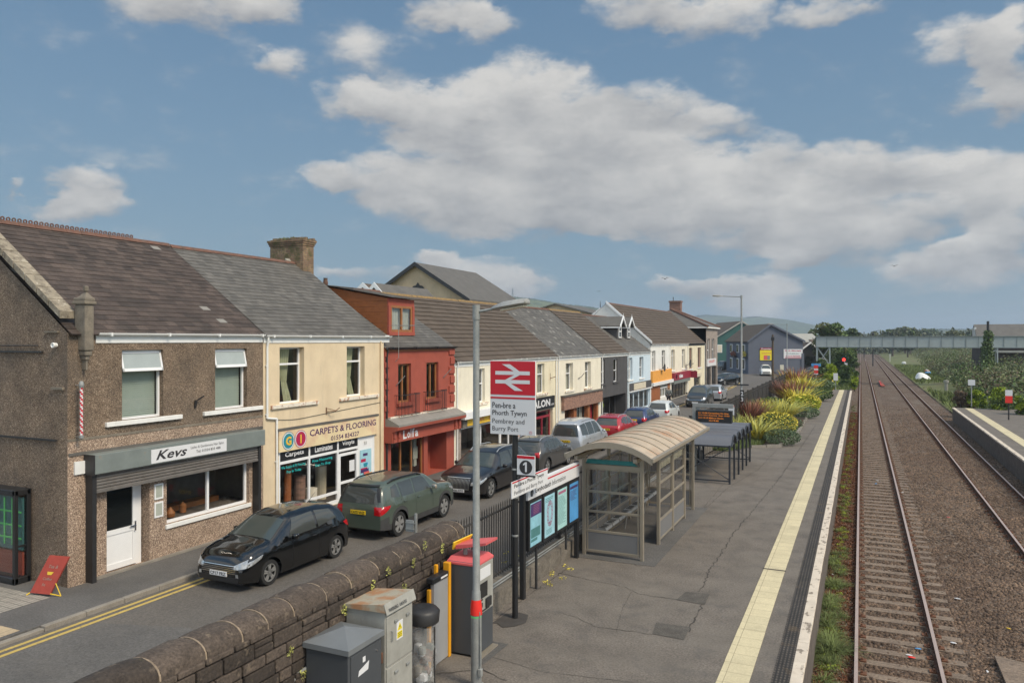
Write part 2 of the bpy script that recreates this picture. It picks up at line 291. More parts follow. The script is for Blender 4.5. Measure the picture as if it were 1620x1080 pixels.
# ---------------- materials ----------------
rc = [(0, (.14, .105, .08)), (.22, (.22, .17, .13)), (.5, (.30, .235, .185)), (.78, (.40, .33, .26)), (.93, (.52, .44, .36))]
M = dict(
 roughcast=Mt('roughcast', (.2, .16, .12), .9, var=.3, vs=1.3, bump=.9, pat=('speck', [(p, (q[0]*.70, q[1]*.64, q[2]*.56)) for p, q in rc], 58), dirt=[((.1, .085, .07), .9, .45, .75, .6, (1, 1, .5))]),
 roughpale=Mt('roughcast_pale', (.3, .25, .2), .9, var=.15, vs=2, bump=.8, pat=('speck', [(p, (q[0]*1.2, q[1]*1.1, q[2]*1.02)) for p, q in rc], 55), dirt=[((.2, .16, .13), 1.5, .5, .8, .35)]),
 concband=Mt('concrete_band', (.2, .17, .13), .85, var=.2, vs=4, fine=.15, fs=40, bump=.3, dirt=[((.1, .09, .075), 6, .5, .7, .6)]),
 cream=Mt('cream_render', (.68, .55, .37), .85, var=.07, vs=1.5, fine=.05, fs=50, bump=.15, bs=30, dirt=[((.45, .33, .2), 1.4, .5, .8, .45, (1, 1, .25)), ((.3, .25, .18), 5, .58, .75, .4, (1, 1, .12))]),
 cream2=Mt('cream_render_pale', (.72, .65, .47), .85, var=.07, vs=1.5, bump=.15, bs=30, dirt=[((.5, .38, .22), 1.4, .5, .78, .55, (1, 1, .25)), ((.3, .25, .18), 5, .6, .75, .4, (1, 1, .12))]),
 cream3=Mt('ivory_render', (.76, .70, .56), .85, var=.06, vs=1.5, bump=.12, bs=30, dirt=[((.5, .42, .28), 1.4, .52, .8, .45, (1, 1, .25)), ((.32, .27, .2), 5, .6, .75, .4, (1, 1, .12))]),
 brickred=Mt('red_painted_render', (.33, .073, .045), .75, var=.1, vs=2, bump=.15, bs=25, dirt=[((.2, .05, .03), 2.5, .55, .85, .3, (1, 1, .4))]),
 darkgrey=Mt('dark_grey_render', (.07, .066, .066), .8, var=.12, vs=2, bump=.15, bs=30),
 ltblue=Mt('pale_blue_render', (.56, .66, .72), .8, var=.05, vs=2, bump=.1, bs=30),
 whitew=Mt('white_render', (.74, .73, .68), .8, var=.06, vs=2, bump=.1, bs=30, dirt=[((.45, .42, .35), 1.5, .58, .85, .3, (1, 1, .25))]),
 stone=Mt('grey_stone', (.34, .28, .24), .85, var=.15, vs=2, pat=('brick', (.27, .23, .2), (.22, .2, .17), .5, .25, .012, 'wall')),
 pubgrey=Mt('blue_grey_render', (.105, .118, .15), .8, var=.08, vs=.5),
 greenr=Mt('green_render', (.032, .1, .088), .8, var=.08, vs=.5),
 hallr=Mt('buff_render', (.56, .43, .28), .85, var=.14, vs=.6, dirt=[((.22, .2, .15), .7, .5, .75, .5, (1, 1, .3))]),
 orange=Mt('orange_paint', (.75, .34, .06), .6, var=.08, vs=3),
 maroon=Mt('maroon_paint', (.26, .018, .035), .5, var=.05),
 slate=Mt('slate', (.112, .103, .09), .62, var=.16, vs=1.3, isl=.22, fine=.12, fs=25, bump=.15, bs=30, dirt=[((.3, .29, .25), 3.5, .62, .78, .35), ((.09, .085, .07), 1.1, .5, .75, .5)]),
 slatebr=Mt('slate_weathered_brown', (.066, .048, .039), .75, var=.25, vs=1.6, isl=.35, fine=.2, fs=22, bump=.2, bs=30, dirt=[((.3, .28, .24), 5, .68, .78, .6), ((.06, .05, .04), 1.3, .5, .75, .5)]),
 slatelt=Mt('slate_pale_patch', (.24, .225, .2), .7, var=.1),
 tilebr=Mt('brown_concrete_tile', (.092, .07, .052), .85, var=.13, vs=1.2, isl=.1, fine=.15, fs=30, dirt=[((.085, .06, .045), 1.3, .5, .75, .4), ((.2, .15, .08), 4, .68, .8, .4)]),
 ridge=Mt('ridge_terracotta', (.15, .073, .05), .85, var=.25, vs=5, dirt=[((.09, .075, .06), 4, .45, .7, .7)]),
 moss=Mt('ridge_mossy', (.27, .17, .06), .9, var=.3, vs=7, dirt=[((.14, .1, .06), 8, .45, .6, .8)]),
 brick=Mt('old_brick', (.21, .115, .075), .9, var=.25, vs=4, bump=.6, bs=0, pat=('brick', (.3, .2, .11), (.16, .14, .1), .225, .078, .012, 'wall'), dirt=[((.085, .085, .03), 3.2, .5, .62, .8), ((.1, .07, .05), 6, .5, .7, .5)]),
 brickshade=Mt('brick_painted_shade', (.06, .045, .038), .9, var=.2, vs=1), brickplain=Mt('brown_brick', (.2, .085, .055), .9, var=.2, vs=4, pat=('brick', (.25, .12, .08), (.2, .17, .14), .225, .075, .01, 'wall')),  # first brick: shade beneath the footbridge put into the wall colour
 upvc=Mt('white_plastic', (.76, .76, .73), .35, var=.04, vs=4, dirt=[((.4, .37, .3), 5, .62, .85, .35)]),
 upvcclean=Mt('white_frame', (.8, .8, .79), .3, var=.03),
 whitepaint=Mt('peeling_white_paint', (.72, .66, .55), .7, var=.08, vs=5, dirt=[((.36, .14, .06), 4.5, .52, .6, .85)]),
 sillw=Mt('white_sill', (.76, .75, .71), .7, var=.06, vs=5, dirt=[((.4, .38, .33), 6, .6, .8, .4)]),
 woodor=Mt('orange_brown_timber', (.31, .105, .033), .6, var=.15, vs=3, dirt=[((.18, .06, .02), 3, .5, .8, .6, (1, .3, 4))]),
 timber=Mt('timber_frame', (.3, .12, .04), .5, var=.15, vs=5),
 oldwood=Mt('weathered_board', (.3, .17, .12), .9, var=.2, vs=3, dirt=[((.14, .09, .07), 3, .45, .6, .7, (1, 1, 4)), ((.42, .3, .24), 5, .6, .75, .5)]),
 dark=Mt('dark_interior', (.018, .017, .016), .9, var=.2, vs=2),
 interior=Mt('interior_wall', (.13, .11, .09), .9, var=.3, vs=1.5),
 curtain=Mt('net_curtain', (.38, .4, .34), .9, var=.1, vs=4),
 curtaing=Mt('olive_curtain', (.38, .4, .25), .9, var=.12, vs=4),
 blind=Mt('green_grey_blind', (.36, .43, .37), .8, var=.06, vs=3),
 glass=glass('window_glass', tr=.93), glassd=glass('dark_glass', (.012, .014, .014)), glasss=glass('shelter_glazing', tr=.88, rough=.02, refl=.05),
 shutter=Mt('grey_shutter', (.17, .155, .14), .5, metal=.2, var=.12, vs=3, dirt=[((.09, .06, .04), 4, .55, .75, .5)]),
 shbox=Mt('grey_green_metal', (.2, .225, .21), .5, metal=.1, var=.1, vs=3, dirt=[((.33, .17, .07), 3, .64, .72, .6)]),
 black=Mt('black_paint', (.016, .016, .017), .45, var=.1), blackm=Mt('black_metal', (.025, .024, .024), .5, var=.15, vs=6),
 rubber=Mt('tyre_rubber', (.018, .018, .018), .85, var=.1), alloy=Mt('alloy', (.55, .55, .54), .3, metal=.7, var=.05), alloyd=Mt('dark_alloy', (.03, .03, .03), .35, metal=.4),
 chrome=Mt('chrome', (.7, .7, .7), .15, metal=1, var=0), plastic=Mt('grey_black_plastic', (.045, .045, .045), .7, var=.1, vs=6),
 asphalt=Mt('asphalt_road', (.112, .1, .087), .88, var=.15, vs=.6, fine=.3, fs=24, bump=.35, bs=90, dirt=[((.14, .13, .115), .35, .5, .75, .45, (1, .25, 1)), ((.07, .066, .062), 1.2, .55, .75, .4)]),
 asphpath=Mt('asphalt_pavement', (.105, .099, .092), .88, var=.18, vs=.8, fine=.3, fs=24, bump=.3, bs=90, dirt=[((.16, .145, .125), 1.0, .5, .75, .4)]),
 platf=Mt('platform_asphalt', (.14, .12, .1), .9, var=.22, vs=1.3, fine=.42, fs=26, bump=.45, bs=80, dirt=[((.18, .158, .13), .7, .42, .7, .6), ((.075, .07, .066), 1.8, .52, .72, .55), ((.33, .3, .26), 13, .72, .76, .7), ((.06, .054, .05), 6, .66, .74, .55)]),
 patch=Mt('asphalt_patch', (.09, .08, .068), .95, var=.2, vs=4, fine=.35, fs=45, bump=.8, bs=60),
 crack=Mt('crack', (.058, .05, .043), .95, var=.2), wet=Mt('tar_stain', (.055, .048, .042), .8, var=.2, vs=5),
 yellowpav=Mt('yellow_tactile_slab', (.6, .52, .33), .8, var=.09, vs=1.5, fine=.1, fs=30, pat=('brick', (.54, .47, .3), (.3, .25, .16), .4, .4, .006, 'slab'), dirt=[((.3, .25, .16), 1.3, .58, .8, .45), ((.2, .17, .12), 7, .66, .8, .4)]),
 grid=Mt('dark_edge_slab', (.075, .063, .052), .85, var=.2, vs=3, fine=.2, fs=40, bump=.8, bs=0, pat=('brick', (.1, .085, .07), (.025, .022, .02), .1, .06, .018, 'slab'), dirt=[((.2, .13, .06), 2, .58, .75, .4)]),
 coping=Mt('white_edge_paint', (.6, .52, .42), .8, var=.1, vs=3, dirt=[((.13, .1, .075), 6, .55, .62, .8, (1, .5, 1)), ((.3, .2, .12), 2, .55, .75, .4)]),
 pbrick=Mt('platform_brick', (.11, .085, .07), .9, var=.25, vs=3, pat=('brick', (.14, .11, .09), (.09, .08, .07), .23, .08, .01, 'wall')),
 kerb=Mt('kerb_stone', (.24, .215, .18), .85, var=.15, vs=3, fine=.15, fs=40),
 yline=Mt('yellow_line', (.5, .36, .1), .8, var=.1, vs=6, dirt=[((.13, .12, .1), 14, .58, .68, .7)]),
 wline=Mt('white_line', (.55, .53, .48), .8, var=.1, vs=6, dirt=[((.13, .12, .1), 10, .5, .65, .7)]),
 buff=Mt('buff_tactile', (.45, .35, .22), .85, var=.1, vs=3, fine=.12, fs=25, pat=('brick', (.4, .31, .2), (.2, .17, .13), .4, .4, .008, 'slab')),
 cobble=Mt('paving_setts', (.34, .31, .26), .85, var=.15, vs=3, bump=.5, bs=0, pat=('brick', (.26, .235, .2), (.12, .11, .09), .2, .12, .01, 'slab')),
 ballast=Mt('ballast', (.1, .074, .055), .95, var=.25, vs=1.1, bump=1.0, pat=('speck', [(0, (.04, .027, .018)), (.25, (.085, .056, .037)), (.5, (.13, .088, .06)), (.75, (.185, .135, .095)), (.94, (.29, .24, .19))], 20), dirt=[((.075, .04, .022), .45, .42, .6, .6), ((.19, .165, .135), .5, .54, .72, .6, (1, .35, 1)), ((.04, .03, .024), 1.6, .6, .72, .5)]),
 stonebit=Mt('ballast_stone', (.14, .094, .063), .95, var=.3, vs=.9, isl=.65, dirt=[((.055, .032, .02), .4, .42, .62, .5)]),
 sleeper=Mt('sleeper', (.2, .15, .11), .9, var=.2, vs=2.5, fine=.3, fs=25, bump=.4, bs=20, dirt=[((.065, .045, .032), 5, .5, .7, .6, (1, 3, 1))]),
 railtop=Mt('rail_head', (.52, .40, .34), .38, metal=.35, var=.06), railside=Mt('rusty_rail', (.11, .05, .028), .8, var=.25, vs=5),
 rust=Mt('rust', (.14, .06, .03), .9, var=.3, vs=6),
 wallst=Mt('dark_wall_stone', (.07, .053, .041), .95, var=.35, vs=4, isl=.45, fine=.4, fs=28, bump=1.0, bs=18, dirt=[((.22, .17, .12), 7, .58, .7, .55), ((.035, .028, .024), 4, .52, .68, .7), ((.16, .15, .06), 5, .66, .76, .5)]),
 mortar=Mt('wall_mortar', (.085, .07, .056), .95, var=.25, vs=5, dirt=[((.06, .05, .04), 4, .5, .7, .7)]), mortarl=Mt('pale_mortar', (.26, .2, .14), .95, var=.3, vs=9),
 lowwall=Mt('low_wall_stone', (.15, .13, .105), .92, var=.35, vs=3, fine=.3, fs=30, bump=.9, bs=12, dirt=[((.28, .25, .2), 4, .55, .7, .6), ((.05, .045, .035), 3, .52, .7, .7)]),
 fencem=Mt('fence_steel', (.055, .05, .046), .6, metal=.2, var=.25, vs=5),
 galv=Mt('galvanised', (.3, .305, .29), .5, metal=.35, var=.12, vs=5, fine=.08, fs=30, dirt=[((.42, .42, .39), 5, .55, .7, .4)]),
 galvlt=Mt('galvanised_pale', (.36, .35, .31), .6, metal=.2, var=.14, vs=4, dirt=[((.18, .16, .13), 3, .55, .75, .5, (1, 1, .3)), ((.5, .49, .45), 7, .6, .7, .4)]),
 rusttop=Mt('rusted_top', (.36, .32, .24), .7, var=.15, vs=4, dirt=[((.36, .15, .05), 2.6, .46, .6, .8)]),
 cab=Mt('dark_grey_cabinet', (.062, .067, .073), .5, var=.06, vs=3), cabtop=Mt('grey_cabinet_lid', (.16, .17, .175), .45, var=.06, vs=3),
 champ=Mt('bronze_aluminium', (.36, .31, .24), .42, metal=.45, var=.06, vs=3), champd=Mt('shelter_panel', (.165, .162, .16), .5, var=.06),
 shroof=Mt('shelter_roof_sheet', (.47, .375, .27), .5, metal=.05, var=.12, vs=3, dirt=[((.42, .2, .09), 1.3, .5, .66, .7), ((.13, .11, .08), 2.2, .58, .72, .6), ((.6, .54, .44), 4, .58, .7, .5)]),
 steelgrey=Mt('steel_seat', (.45, .45, .44), .35, metal=.6, var=.1, vs=4), teal=Mt('teal_trim', (.02, .2, .2), .5),
 bikes=Mt('dark_blue_grey_steel', (.03, .034, .042), .45, var=.08), vault=Mt('canopy_sheet', (.125, .13, .145), .35, var=.06, vs=2),
 signred=Mt('sign_red', (.55, .012, .025), .4, var=.02), signw=Mt('sign_white', (.68, .68, .68), .45, var=.02), signtxt=Mt('sign_lettering', (.03, .028, .03), .5, var=0),
 coral=Mt('faded_red_plastic', (.62, .11, .11), .45, var=.08, vs=4), yellowp=Mt('yellow_plastic', (.72, .48, .03), .45, var=.05), orangep=Mt('orange_yellow_post', (.75, .34, .015), .45, var=.05), redc=Mt('red_collar', (.72, .03, .02), .4, var=.05),
 panelg=Mt('grey_reader_panel', (.3, .3, .3), .5, var=.04), lcd=Mt('dark_screen', (.02, .02, .02), .15),
 p1=Mt('poster_teal', (.25, .5, .58), .5, var=.12, vs=5), p2=Mt('poster_pale', (.32, .55, .62), .5, var=.1, vs=5), p3=Mt('poster_green', (.36, .6, .58), .5, var=.08, vs=5), p4=Mt('poster_blue', (.08, .3, .6), .5, var=.15, vs=3),
 purple=Mt('poster_purple', (.06, .03, .12), .5), pink=Mt('poster_pink', (.35, .12, .2), .5, var=.1), dteal=Mt('poster_dark_teal', (.07, .2, .2), .5),
 amber=Mt('amber_led', (.6, .2, .02), .5, emit=(1, .27, .02, .22)), redlamp=Mt('red_signal_lamp', (.8, .02, .01), .4, emit=(1, .03, .02, 2.5)),
 carpetsign=Mt('cream_sign_panel', (.74, .6, .36), .45, var=.08, vs=.9, dirt=[((.55, .25, .2), .8, .5, .7, .6)]), purpletxt=Mt('purple_lettering', (.07, .02, .1), .5), goldl=Mt('gold_letter', (.8, .5, .04), .5), tealc=Mt('teal_disc', (.02, .24, .3), .5), crims=Mt('crimson_disc', (.42, .015, .07), .5),
 turq=Mt('turquoise_lettering', (.02, .42, .4), .6, emit=None), greens=Mt('green_panel', (.06, .3, .1), .5, emit=(.1, .5, .12, .3)),
 yellows=Mt('yellow_sign', (.75, .6, .02), .5, var=.03), ivorys=Mt('ivory_sign', (.62, .55, .42), .5, var=.06),
 grass=Mt('grass_blade', (.125, .16, .045), .8, var=.3, vs=1.5, isl=.45), ground=Mt('earth_and_grass', (.12, .14, .045), .95, var=.3, vs=.25, fine=.3, fs=6, dirt=[((.12, .085, .055), .25, .48, .66, .8), ((.15, .14, .06), 1.2, .55, .75, .5)]),
 rsoil=Mt('reddish_moss', (.15, .06, .028), .95, var=.3, vs=3, isl=.4), soil=Mt('garden_soil', (.07, .055, .038), .95, var=.3, vs=3),
 hill=Mt('wooded_hillside', (.06, .085, .035), .95, var=.35, vs=.02, fine=.5, fs=.12, dirt=[((.13, .15, .06), .006, .5, .6, .8)]),
 girder=Mt('girder_paint', (.33, .37, .36), .6, var=.08, vs=.6, dirt=[((.16, .14, .12), .8, .6, .8, .4)]), girderd=Mt('girder_trim', (.2, .23, .225), .6, var=.1),
 bark=Mt('bark', (.09, .07, .052), .95, var=.2, vs=6),
)
for k, c in dict(lf_dark=(.07, .1, .04), lf_mid=(.09, .135, .04), lf_lime=(.27, .34, .03), lf_olive=(.135, .145, .06), lf_grey=(.17, .195, .105), lf_yel=(.6, .5, .07), lf_red=(.3, .12, .075), lf_yg=(.42, .42, .12), lf_brown=(.13, .095, .062), lf_far=(.11, .125, .075), lf_lav=(.11, .155, .08)).items():
    M[k] = Mt(k, c, .7, var=.35, vs=.8, isl=.33, spec=.3)
    b = M[k].node_tree.nodes['Principled BSDF']
def paint(name, c, metal=0., rough=.28): return Mt(name, c, rough, metal=metal, var=.03, vs=2, coat=.8)
M['paintglare'] = Mt('top_light_painted_reflection', (.36, .40, .39), .25, var=.04)  # pale opaque pane: cloud reflection of the open top lights put into the colour
# ---------------- ground, railway, platforms, road ----------------
RL = -.92                                     # rail head level; platforms are z = 0
def sheet(name, pts, mat, **kw):
    mb = MB(); mb.quad(*pts); return mb.build(name, mat, base=pts[0], kind='structure', **kw)
def gridsheet(name, x0, x1, y0, y1, z, mat, nx, ny, amp, prof=None):
    xs = np.linspace(x0, x1, nx); ys = y0+(y1-y0)*np.linspace(0, 1, ny)**1.8
    X, Y = np.meshgrid(xs, ys); Z = z+amp*(RNG.random(X.shape)-.5)
    if prof: Z = Z+np.vectorize(prof)(X, Y)
    V = np.stack([X, Y, Z], -1).reshape(-1, 3); i = np.arange((ny-1)*nx).reshape(ny-1, nx)[:, :-1].ravel()
    F = np.stack([i, i+1, i+1+nx, i+nx], -1); return npmesh(name, V, F, mat, base=(x0, y0, z), kind='structure', smooth=True)
mb = MB(); q = 6000
mb.quad((-q, -300, -1.2), (q, -300, -1.2), (q, 9000, -1.2), (-q, 9000, -1.2)); mb.build('ground', M['ground'], kind='structure')
gridsheet('ballast', -1.6, 7.6, 1.5, 420, RL-.17, M['ballast'], 60, 900, .035, lambda x, y: -.03 if 1.9 < x < 4.0 else 0)
gridsheet('trackside_ground', 7.4, 60, 60, 420, -1.0, M['ground'], 60, 200, .12, lambda x, y: .5*max(0, min(1, (x-9)/8))*max(0, min(1, (y-66)/20)))
gridsheet('embankment', -6.9, -1.4, 90.4, 420, -.98, M['ground'], 14, 120, .12, lambda x, y: .35 if x < -4 else 0)
def track(label, x0, x1, sl, z_off, first):
    t = thing('railway_track', label, 'railway track', (x0, 5, RL), 'railway tracks')
    for x in (x0, x1):
        mb = MB()
        for (a, b, zz0, zz1, k) in ((-.07, .07, -.16, -.145, 1), (-.01, .01, -.145, -.04, 1), (-.036, .036, -.04, -.004, 1), (-.033, .033, -.004, 0, 0)):
            mb.mat(k)
            y = 2.0
            while y < 900:
                e = min(900, y+(12 if y < 60 else 80)); mb.box(x+a, x+b, y, e-.006, RL+zz0, RL+zz1); y = e
        mb.build('rail', [M['railtop'], M['railside']], t)
    rest = MB(); y = first; n = 0
    while y < 260:
        mb = MB() if n < 100 else rest
        xa, xb = x0-.56+R()*.05-.025, x1+.56+R()*.05-.025; w = .13
        jz = R()*.008
        mb.box(xa, xb, y-w+R()*.01, y+w+R()*.01, RL-.33, RL-.152+sl+jz)
        for x in (x0, x1):
            for s in (-1, 1): mb.mat(1).box(x+s*.075, x+s*.19, y-.07, y+.07, RL-.152+sl+jz, RL-.118); mb.box(x+s*.09, x+s*.12, y-.03, y+.03, RL-.118, RL-.08)
        mb.mat(0)
        if n < 100: mb.build('sleeper', [M['sleeper'], M['rust']], t)
        n += 1; y += .68
    rest.build('sleeper', [M['sleeper'], M['rust']], t, kind='stuff')
    return t
track('near railway track beside the long platform, its sleepers bare', -.08, 1.42, .0, 0, 10.2)
track('far railway track beside the short right hand platform, sleepers half buried', 4.5, 6.0, -.03, 0, 14.1)
# loose stones: a thick layer near the camera
def stones(name, n, x0, x1, y0, y1, z, smin, smax, mat, parent=None, mask=None, yp=1.6):
    P = RNG.random((n, 2)); X = x0+P[:, 0]*(x1-x0); Y = y0+(y1-y0)*P[:, 1]**yp
    if mask is not None: k = mask(X, Y); X, Y = X[k], Y[k]; n = len(X)
    S = smin+(smax-smin)*RNG.random(n); base = np.array([(-1,-1,-.6),(1,-1,-.6),(1,1,-.6),(-1,1,-.6),(-.6,-.7,.6),(.7,-.5,.5),(.5,.7,.7),(-.7,.5,.5)])
    V = base[None]*(1+.5*(RNG.random((n, 8, 3))-.5)); a = RNG.random(n)*6.28; c, s = np.cos(a)[:, None], np.sin(a)[:, None]
    x = V[..., 0]*c-V[..., 1]*s; y = V[..., 0]*s+V[..., 1]*c
    V = np.stack([x*S[:, None]+X[:, None], y*S[:, None]+Y[:, None], V[..., 2]*S[:, None]*.8+z+S[:, None]*.3], -1).reshape(-1, 3)
    f = np.array([(4,5,6,7),(0,1,5,4),(1,2,6,5),(2,3,7,6),(3,0,4,7)]); F = (np.arange(n)[:, None, None]*8+f[None]).reshape(-1, 4)
    return npmesh(name, V, F, mat, parent, base=(x0, y0, z) if parent is None else None, kind='stuff', label='loose brown track ballast stones lying between and beside the rails' if parent is None else None, cat='ballast' if parent is None else None)
nosl = lambda X, Y: ~((((Y-10.2+.13) % .68) < .26) & (X > -.55) & (X < 1.9) & (RNG.random(len(X)) < .9)) & (RNG.random(len(X)) < (88-Y)/50)
stones('ballast_stones', 80000, -.8, 7.0, 12.5, 85, RL-.165, .018, .036, M['stonebit'], mask=nosl)
# platforms
def platform(name, x0, x1, y0, y1, edge, label):
    'edge = side of the track: +1 right, -1 left'
    mb = MB(); mb.box(x0, x1, y0, y1, -1.3, 0); o = mb.build(name, [M['platf']], base=(x0, y0, 0), kind='structure')
    return o
platform('platform', -7.3, -1.32, 2, 90.5, 1, '')
mb = MB(); mb.box(-1.32, -1.02, 2, 90.5, -1.3, -.002); mb.mat(1).box(-1.02, -.86, 2, 90.5, -1.3, -.001)
mb.build('platform_wall', [M['platf'], M['pbrick']], base=(-1.32, 2, 0), kind='structure')
mb = MB()
for i in range(int(88/.9)):
    y = 2+i*.9+.004; jx = R()*.012; mb.bbox(-1.03, -.835-jx, y, y+.892, -.07, .012+R()*.004, .008)
mb.build('platform_coping', M['coping'], base=(-1.03, 2, 0), kind='structure')
sheet('edge_grid_slabs', [(-1.30, 2, .005), (-1.035, 2, .005), (-1.035, 90.5, .005), (-1.30, 90.5, .005)], M['grid'])
mb = MB()
y = 2
while y < 90: e = min(90.3, y+1.6+R()*.01); mb.box(-2.10+R()*.006, -1.62+R()*.006, y+.004, e, -.01, .008+R()*.004); y = e
mb.build('yellow_tactile_strip', M['yellowpav'], base=(-2.1, 2, 0), kind='structure')
mb = MB(); mb.box(-2.12, -1.6, 18.9, 18.97, .012, .016); mb.box(-2.12, -1.6, 38.3, 38.34, .012, .016)
mb.build('tactile_joint', M['crack'], base=(-2, 19, 0), kind='structure')
# cracks, patches and stains of the near platform
def ribbon(pts, w, z, mb):
    for a, b in zip(pts, pts[1:]):
        n = max(1, int((Vector(b)-Vector(a)).length/.12)); 
        prev = None
        for i in range(n+1):
            f = i/n; p = Vector(a)*(1-f)+Vector(b)*f; d = (Vector(b)-Vector(a)).normalized(); o = Vector((-d.y, d.x, 0))
            j = (R()-.5)*w*2.4; ww = w*(.15+.9*R()); L, Rr = p+o*(j+ww/2), p+o*(j-ww/2)
            if prev: mb.quad(prev[0], L, Rr, prev[1])
            prev = (L, Rr)
def A(l, z): return [Vector(at(x, y, z)) for x, y in l]
mb = MB(); z = .006
for l, w in (([(885,905),(935,917),(990,928),(1012,939),(1070,948)], .022), ([(880,966),(915,977),(940,990),(1000,998),(1032,1003)], .02), ([(1180,820),(1165,838),(1120,905),(1108,936)], .035),
             ([(1112,955),(1098,980),(1088,998)], .035), ([(1180,820),(1230,760),(1272,700),(1290,672)], .03), ([(1088,833),(1130,839),(1162,842)], .02), ([(1040,862),(1060,840),(1088,833),(1140,770),(1175,735)], .014),
             ([(940,862),(1010,895),(1030,893),(1055,862)], .02), ([(1062,858),(1080,862),(1100,868)], .012), ([(775,985),(830,945),(895,900)], .03), ([(765,1035),(860,1062),(1000,1078)], .012),
             ([(690,1065),(760,1058),(800,1076)], .03), ([(1085,815),(1120,800),(1150,772),(1200,742),(1228,712)], .02), ([(1000,935),(985,960),(975,1000)], .008), ([(1105,735),(1165,745),(1200,742)], .015)):
    ribbon(A(l, z), w, z, mb)
mb.build('asphalt_cracks', M['crack'], base=(-4, 15, 0), kind='structure')
def patchpoly(name, l, z, m):
    mb = MB(); mb.quad(*A(l, z)); return mb.build(name, m, base=at(*l[0], z), kind='structure')
patchpoly('asphalt_patch', [(1085,935),(1123,939),(1115,956),(1070,948)], .008, M['patch'])
patchpoly('asphalt_patch', [(1038,984),(1092,991),(1082,1011),(1032,1002)], .008, M['patch'])
patchpoly('tar_stain', [(778,985),(800,970),(822,968),(836,972),(832,984),(815,990),(795,992),(786,985)], .009, M['wet'])
patchpoly('asphalt_patch', [(742,1048),(772,1012),(805,1018),(765,1050)], .007, M['asphpath'])
patchpoly('asphalt_patch', [(1092,748),(1128,752),(1118,764),(1080,760)], .008, M['asphpath'])
# right hand platform
mb = MB(); mb.box(6.88, 12.5, 30, 70.5, -1.3, 0); mb.mat(1).box(6.74, 6.88, 30, 70.5, -1.3, -.07)
mb.build('platform_far_side', [M['platf'], M['pbrick']], base=(6.8, 30, 0), kind='structure')
mb = MB(); mb.box(6.70, 6.90, 30, 70.5, -.07, .01); mb.build('platform_coping_far_side', M['coping'], base=(6.7, 30, 0), kind='structure')
sheet('yellow_strip_far_side', [(7.57, 30, .008), (8.12, 30, .008), (8.12, 70.3, .008), (7.57, 70.3, .008)], M['yellowpav'])
# the street
ZS = -.35
road = [(-14.75, -40), (-7.25, -40), (-7.25, 135), (-5.5, 200), (-90, 200), (-90, 97), (-16.4, 97), (-14.75, 90)]
mb = MB(); mb.quad(*[(x, y, ZS) for x, y in road]); mb.build('road', M['asphalt'], base=(-14, 10, ZS), kind='structure')
mb = MB(); mb.box(-60, -14.9, -40, 11.6, ZS-.3, ZS+.1); mb.box(-16.55, -14.9, 11.6, 97, ZS-.3, ZS+.1)
mb.build('pavement', M['asphpath'], base=(-16, 10, ZS), kind='structure')
mb = MB(); y = -12
while y < 97: mb.bbox(-14.9, -14.76, y, y+.9, ZS-.2, ZS+(.105 if y > 9.6 else .035 if y < 8.3 else .07), .015); y += .91
mb.build('kerb', M['kerb'], base=(-14.9, 0, ZS), kind='structure')
mb = MB(); mb.quad((-16.2, 2, ZS+.104), (-15.0, 2, ZS+.104), (-15.0, 9.5, ZS+.104), (-16.2, 9.5, ZS+.104)); mb.build('buff_tactile_paving', M['buff'], base=(-15, 5, ZS), kind='structure')
mb = MB(); mb.quad((-24, -5, ZS+.105), (-16.6, -5, ZS+.105), (-16.3, 11.0, ZS+.105), (-24, 11.0, ZS+.105)); mb.build('sett_paving', M['cobble'], base=(-18, 5, ZS), kind='structure')
mb = MB()
for x in (-14.55, -14.33): mb.quad((x-.05-.09*(1), -15, ZS+.004), (x+.05-.09, -15, ZS+.004), (x+.05, 11, ZS+.004), (x-.05, 11, ZS+.004)); mb.quad((x-.05, 11, ZS+.004), (x+.05, 11, ZS+.004), (x+.05, 97, ZS+.004), (x-.05, 97, ZS+.004))
for x0, x1 in ((-7.75, -7.65), (-7.55, -7.45)): mb.quad((x0, 10, ZS+.004), (x1, 10, ZS+.004), (x1, 60, ZS+.004), (x0, 60, ZS+.004))
for a in range(0, 30):
    f0, f1 = a/30, (a+1)/30; g = lambda f, o: (-15.2+o-2.0*f*f*2.4+0*f, 88+f*42, ZS+.004)
    for o in (.9, 1.15): mb.quad(g(f0, o), g(f0, o+.1), g(f1, o+.1), g(f1, o))
mb.build('yellow_road_lines', M['yline'], base=(-14, 10, ZS), kind='structure')
mb = MB()
for y in range(-6, 95, 6): mb.quad((-11.05, y, ZS+.004), (-10.95, y, ZS+.004), (-10.95, y+2, ZS+.004), (-11.05, y+2, ZS+.004)) if y > 38 else None
mb.quad((-9.6, 4, ZS+.004), (-9.5, 4, ZS+.004), (-9.5, 6.3, ZS+.004), (-9.6, 6.3, ZS+.004))
mb.build('white_road_lines', M['wline'], base=(-11, 40, ZS), kind='structure')
# a resurfaced darker trench across the road mouth
mb = MB(); mb.quad((-14.2, -10, ZS+.002), (-8.6, -10, ZS+.002), (-8.9, 9.2, ZS+.002), (-12.3, 11.2, ZS+.002), (-14.2, 10.6, ZS+.002)); mb.build('road_patch', M['asphpath'], base=(-12, 5, ZS), kind='structure')
